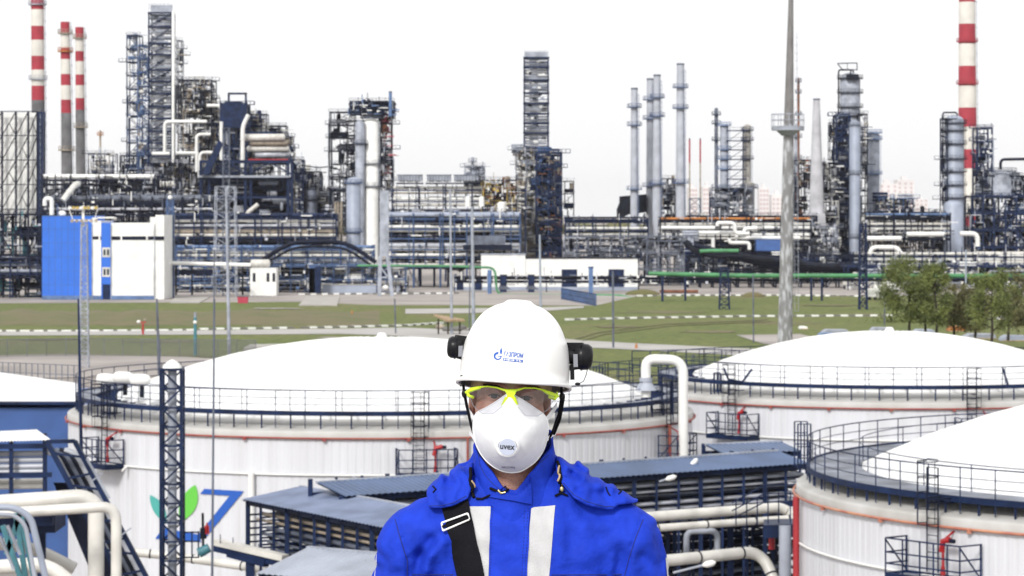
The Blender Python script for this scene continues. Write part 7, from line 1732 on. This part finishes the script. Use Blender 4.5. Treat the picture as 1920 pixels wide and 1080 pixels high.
pv = castpx(951.5, 837, (bvh_m,), 0)
mb = MB('maskwhite'); up = V(SR, 0, CR); axv = V(0, -1, -.12).normalized()
def disc(k, c_, r, r2, d0_, d1_, m_, n=36): k.cyl(c_+axv*d0_, c_+axv*d1_, r, r2, n, m_)
disc(mb, pv, .0265, .0225, -.006, .0022, 'maskwhite'); disc(mb, pv, .0205, .0195, .001, .0062, 'maskwhite'); mb.build('valve_seat', mask)
mb = MB('valvegrey'); disc(mb, pv, .0178, .0174, .005, .0076, 'valvegrey'); val = mb.build('valve', mask)
mb = MB('inkgrey')
for s0 in (35, 215-70): mb.tube([pv+axv*.0072+V(cos(radians(s0+q*9)), 0, sin(radians(s0+q*9)))*.0192 for q in range(-4, 5)], .0007, 5)
mb.build('valve_slot', mask)
vv, ff = textmesh('uvex', 1, 0, .02); rt = V(CR, 0, -SR); mb = MB('ink'); q0 = pv+axv*.0080-V(0, 0, .0005); upv = axv.cross(rt); upv = -upv if upv.z < 0 else upv
mb._add([q0+rt*(u-.5)*.0300+upv*(v-.5)*.0090 for u, v in vv], ff, 'ink'); mb.build('lettering', mask)
lettering('lettering', mask, 'NR D FFP2', (941, 877), (966, 878), 3.2, 'inkgrey', bvh_m, off=.0012, bold=.02, rot=0)
for pts, w_ in (([(1022, 790, .02), (1036, 772, .06), (1044, 760, .10)], .011), ([(892, 790, .02), (882, 775, .06), (877, 765, .1)], .010), ([(1024, 825, .035), (1036, 815, .07), (1042, 812, .12)], .008), ([(890, 825, .035), (884, 815, .07), (880, 812, .12)], .007)):
    mb = MB('maskwhite'); q = [W3(*p) for p in pts]
    for a, b in zip(q[:-1], q[1:]): mb.bar(a, b, .0012, w_)
    mb.build('head_strap', mask)

# ---- safety glasses
def gy(px): return -.040+((px-959)/88)**2*.062
top = [(874, 736), (882, 729.5), (897, 726), (914, 724.5), (932, 727), (946, 731.5), (958, 733), (970, 731.5), (984, 727.5), (1002, 727.5), (1020, 731.5), (1036, 738), (1046, 743)]
mb = MB('lime'); tp = [W3(a, b, gy(a)) for a, b in top]; mb.tube(tp, [.0034, .0030, .0019, .0016, .0018, .0028, .0038, .0028, .0018, .0016, .0019, .0030, .0034], 8)
for pts, r in (([(876, 734), (879, 742), (887, 745)], .0034), ([(1044, 742), (1040, 748), (1030, 744)], .0036), ([(1044, 742), (1030, 739), (1020, 733)], .0034), ([(876, 735), (888, 731), (900, 727)], .0032)): mb.tube([W3(a, b, gy(a)-.001) for a, b in pts], r, 8)
mb.prism([W3(a, b, gy(957)-.004) for a, b in ((946, 731), (970, 731), (964, 742), (969, 752), (963, 750), (957.5, 745), (951, 750), (945, 752), (951, 742))], (0, .005, 0)); mb.tube([W3(950, 745, -.045), W3(945, 755, -.045), W3(940, 763, -.040)], [.0036, .0032, .0022], 8); mb.tube([W3(964, 745, -.045), W3(968, 756, -.045), W3(971, 764, -.040)], [.0036, .0032, .0022], 8)
for s_ in (-1, 1): mb.bar(W3(876 if s_ < 0 else 1045, 738, gy(874)), W3(880 if s_ < 0 else 1042, 742, .13), .003, .008)
gl = mb.build('safety_glasses', root)
def lens(t_, b_):
    k = MB('lens'); n = 14; v_ = []
    for j in range(7):
        for i in range(n+1):
            f = i/n; a = np.array([np.interp(f, np.linspace(0, 1, len(t_)), [q[c] for q in t_]) for c in (0, 1)]); b = np.array([np.interp(f, np.linspace(0, 1, len(b_)), [q[c] for q in b_]) for c in (0, 1)])
            p = a+(b-a)*j/6; v_.append(W3(p[0], p[1], gy(p[0])-.004-.004*sin(pi*j/6)-.020*(j/6)*math.exp(-((p[0]-957)/45)**2)))
    k._add(v_, [(j*(n+1)+i, (j+1)*(n+1)+i, (j+1)*(n+1)+i+1, j*(n+1)+i+1) for j in range(6) for i in range(n)], 'lens', True); lo_ = k.build('lens', gl)
    k = MB('ltgrey'); k.tube(v_[6*(n+1):], .0005, 5); k.build('lens_edge', lo_)
lens([(880, 733), (900, 727), (916, 726), (935, 729), (950, 734)], [(881, 745), (888, 762), (905, 776), (925, 776), (942, 762)])
lens([(966, 734), (982, 729.5), (1002, 729), (1022, 734), (1040, 742)], [(972, 764), (986, 780), (1008, 780), (1028, 768), (1038, 750)])

# platform the man stands on (below the frame)
zf = E0.z-ZP; t = thing('viewing_platform', V(0, 6.2, 0), 'steel grating platform that carries the man, just below the picture', 'platform')
m = MB('grey'); m.box(-1.2, 1.2, 5.2, 7.4, zf-.06, zf); m.build('grating', t)
for sx in (-1.1, 1.1):
    for yy in (5.3, 7.3): m = MB('navy'); m.box(sx-.1, sx+.1, yy-.1, yy+.1, 0, zf-.06); m.build('leg', t)

# ================================================================= AIR
mh = bpy.data.materials.new('haze'); mh.use_nodes = True; n_ = mh.node_tree; n_.nodes.remove(n_.nodes['Principled BSDF'])
pv_ = n_.nodes.new('ShaderNodeVolumePrincipled'); pv_.inputs['Color'].default_value = (0.98, 0.98, 1.0, 1); pv_.inputs['Density'].default_value = 0.000025; pv_.inputs['Anisotropy'].default_value = 0.2
n_.links.new(pv_.outputs[0], n_.nodes['Material Output'].inputs['Volume']); MATS['haze'] = mh
m = MB('haze'); m.box(-7100, 7100, -80, 14100, -1, 175); o = m.build('haze'); o['kind'] = 'stuff'; tag(o, 'thin pale haze that helps fade the far apartment blocks', 'haze')
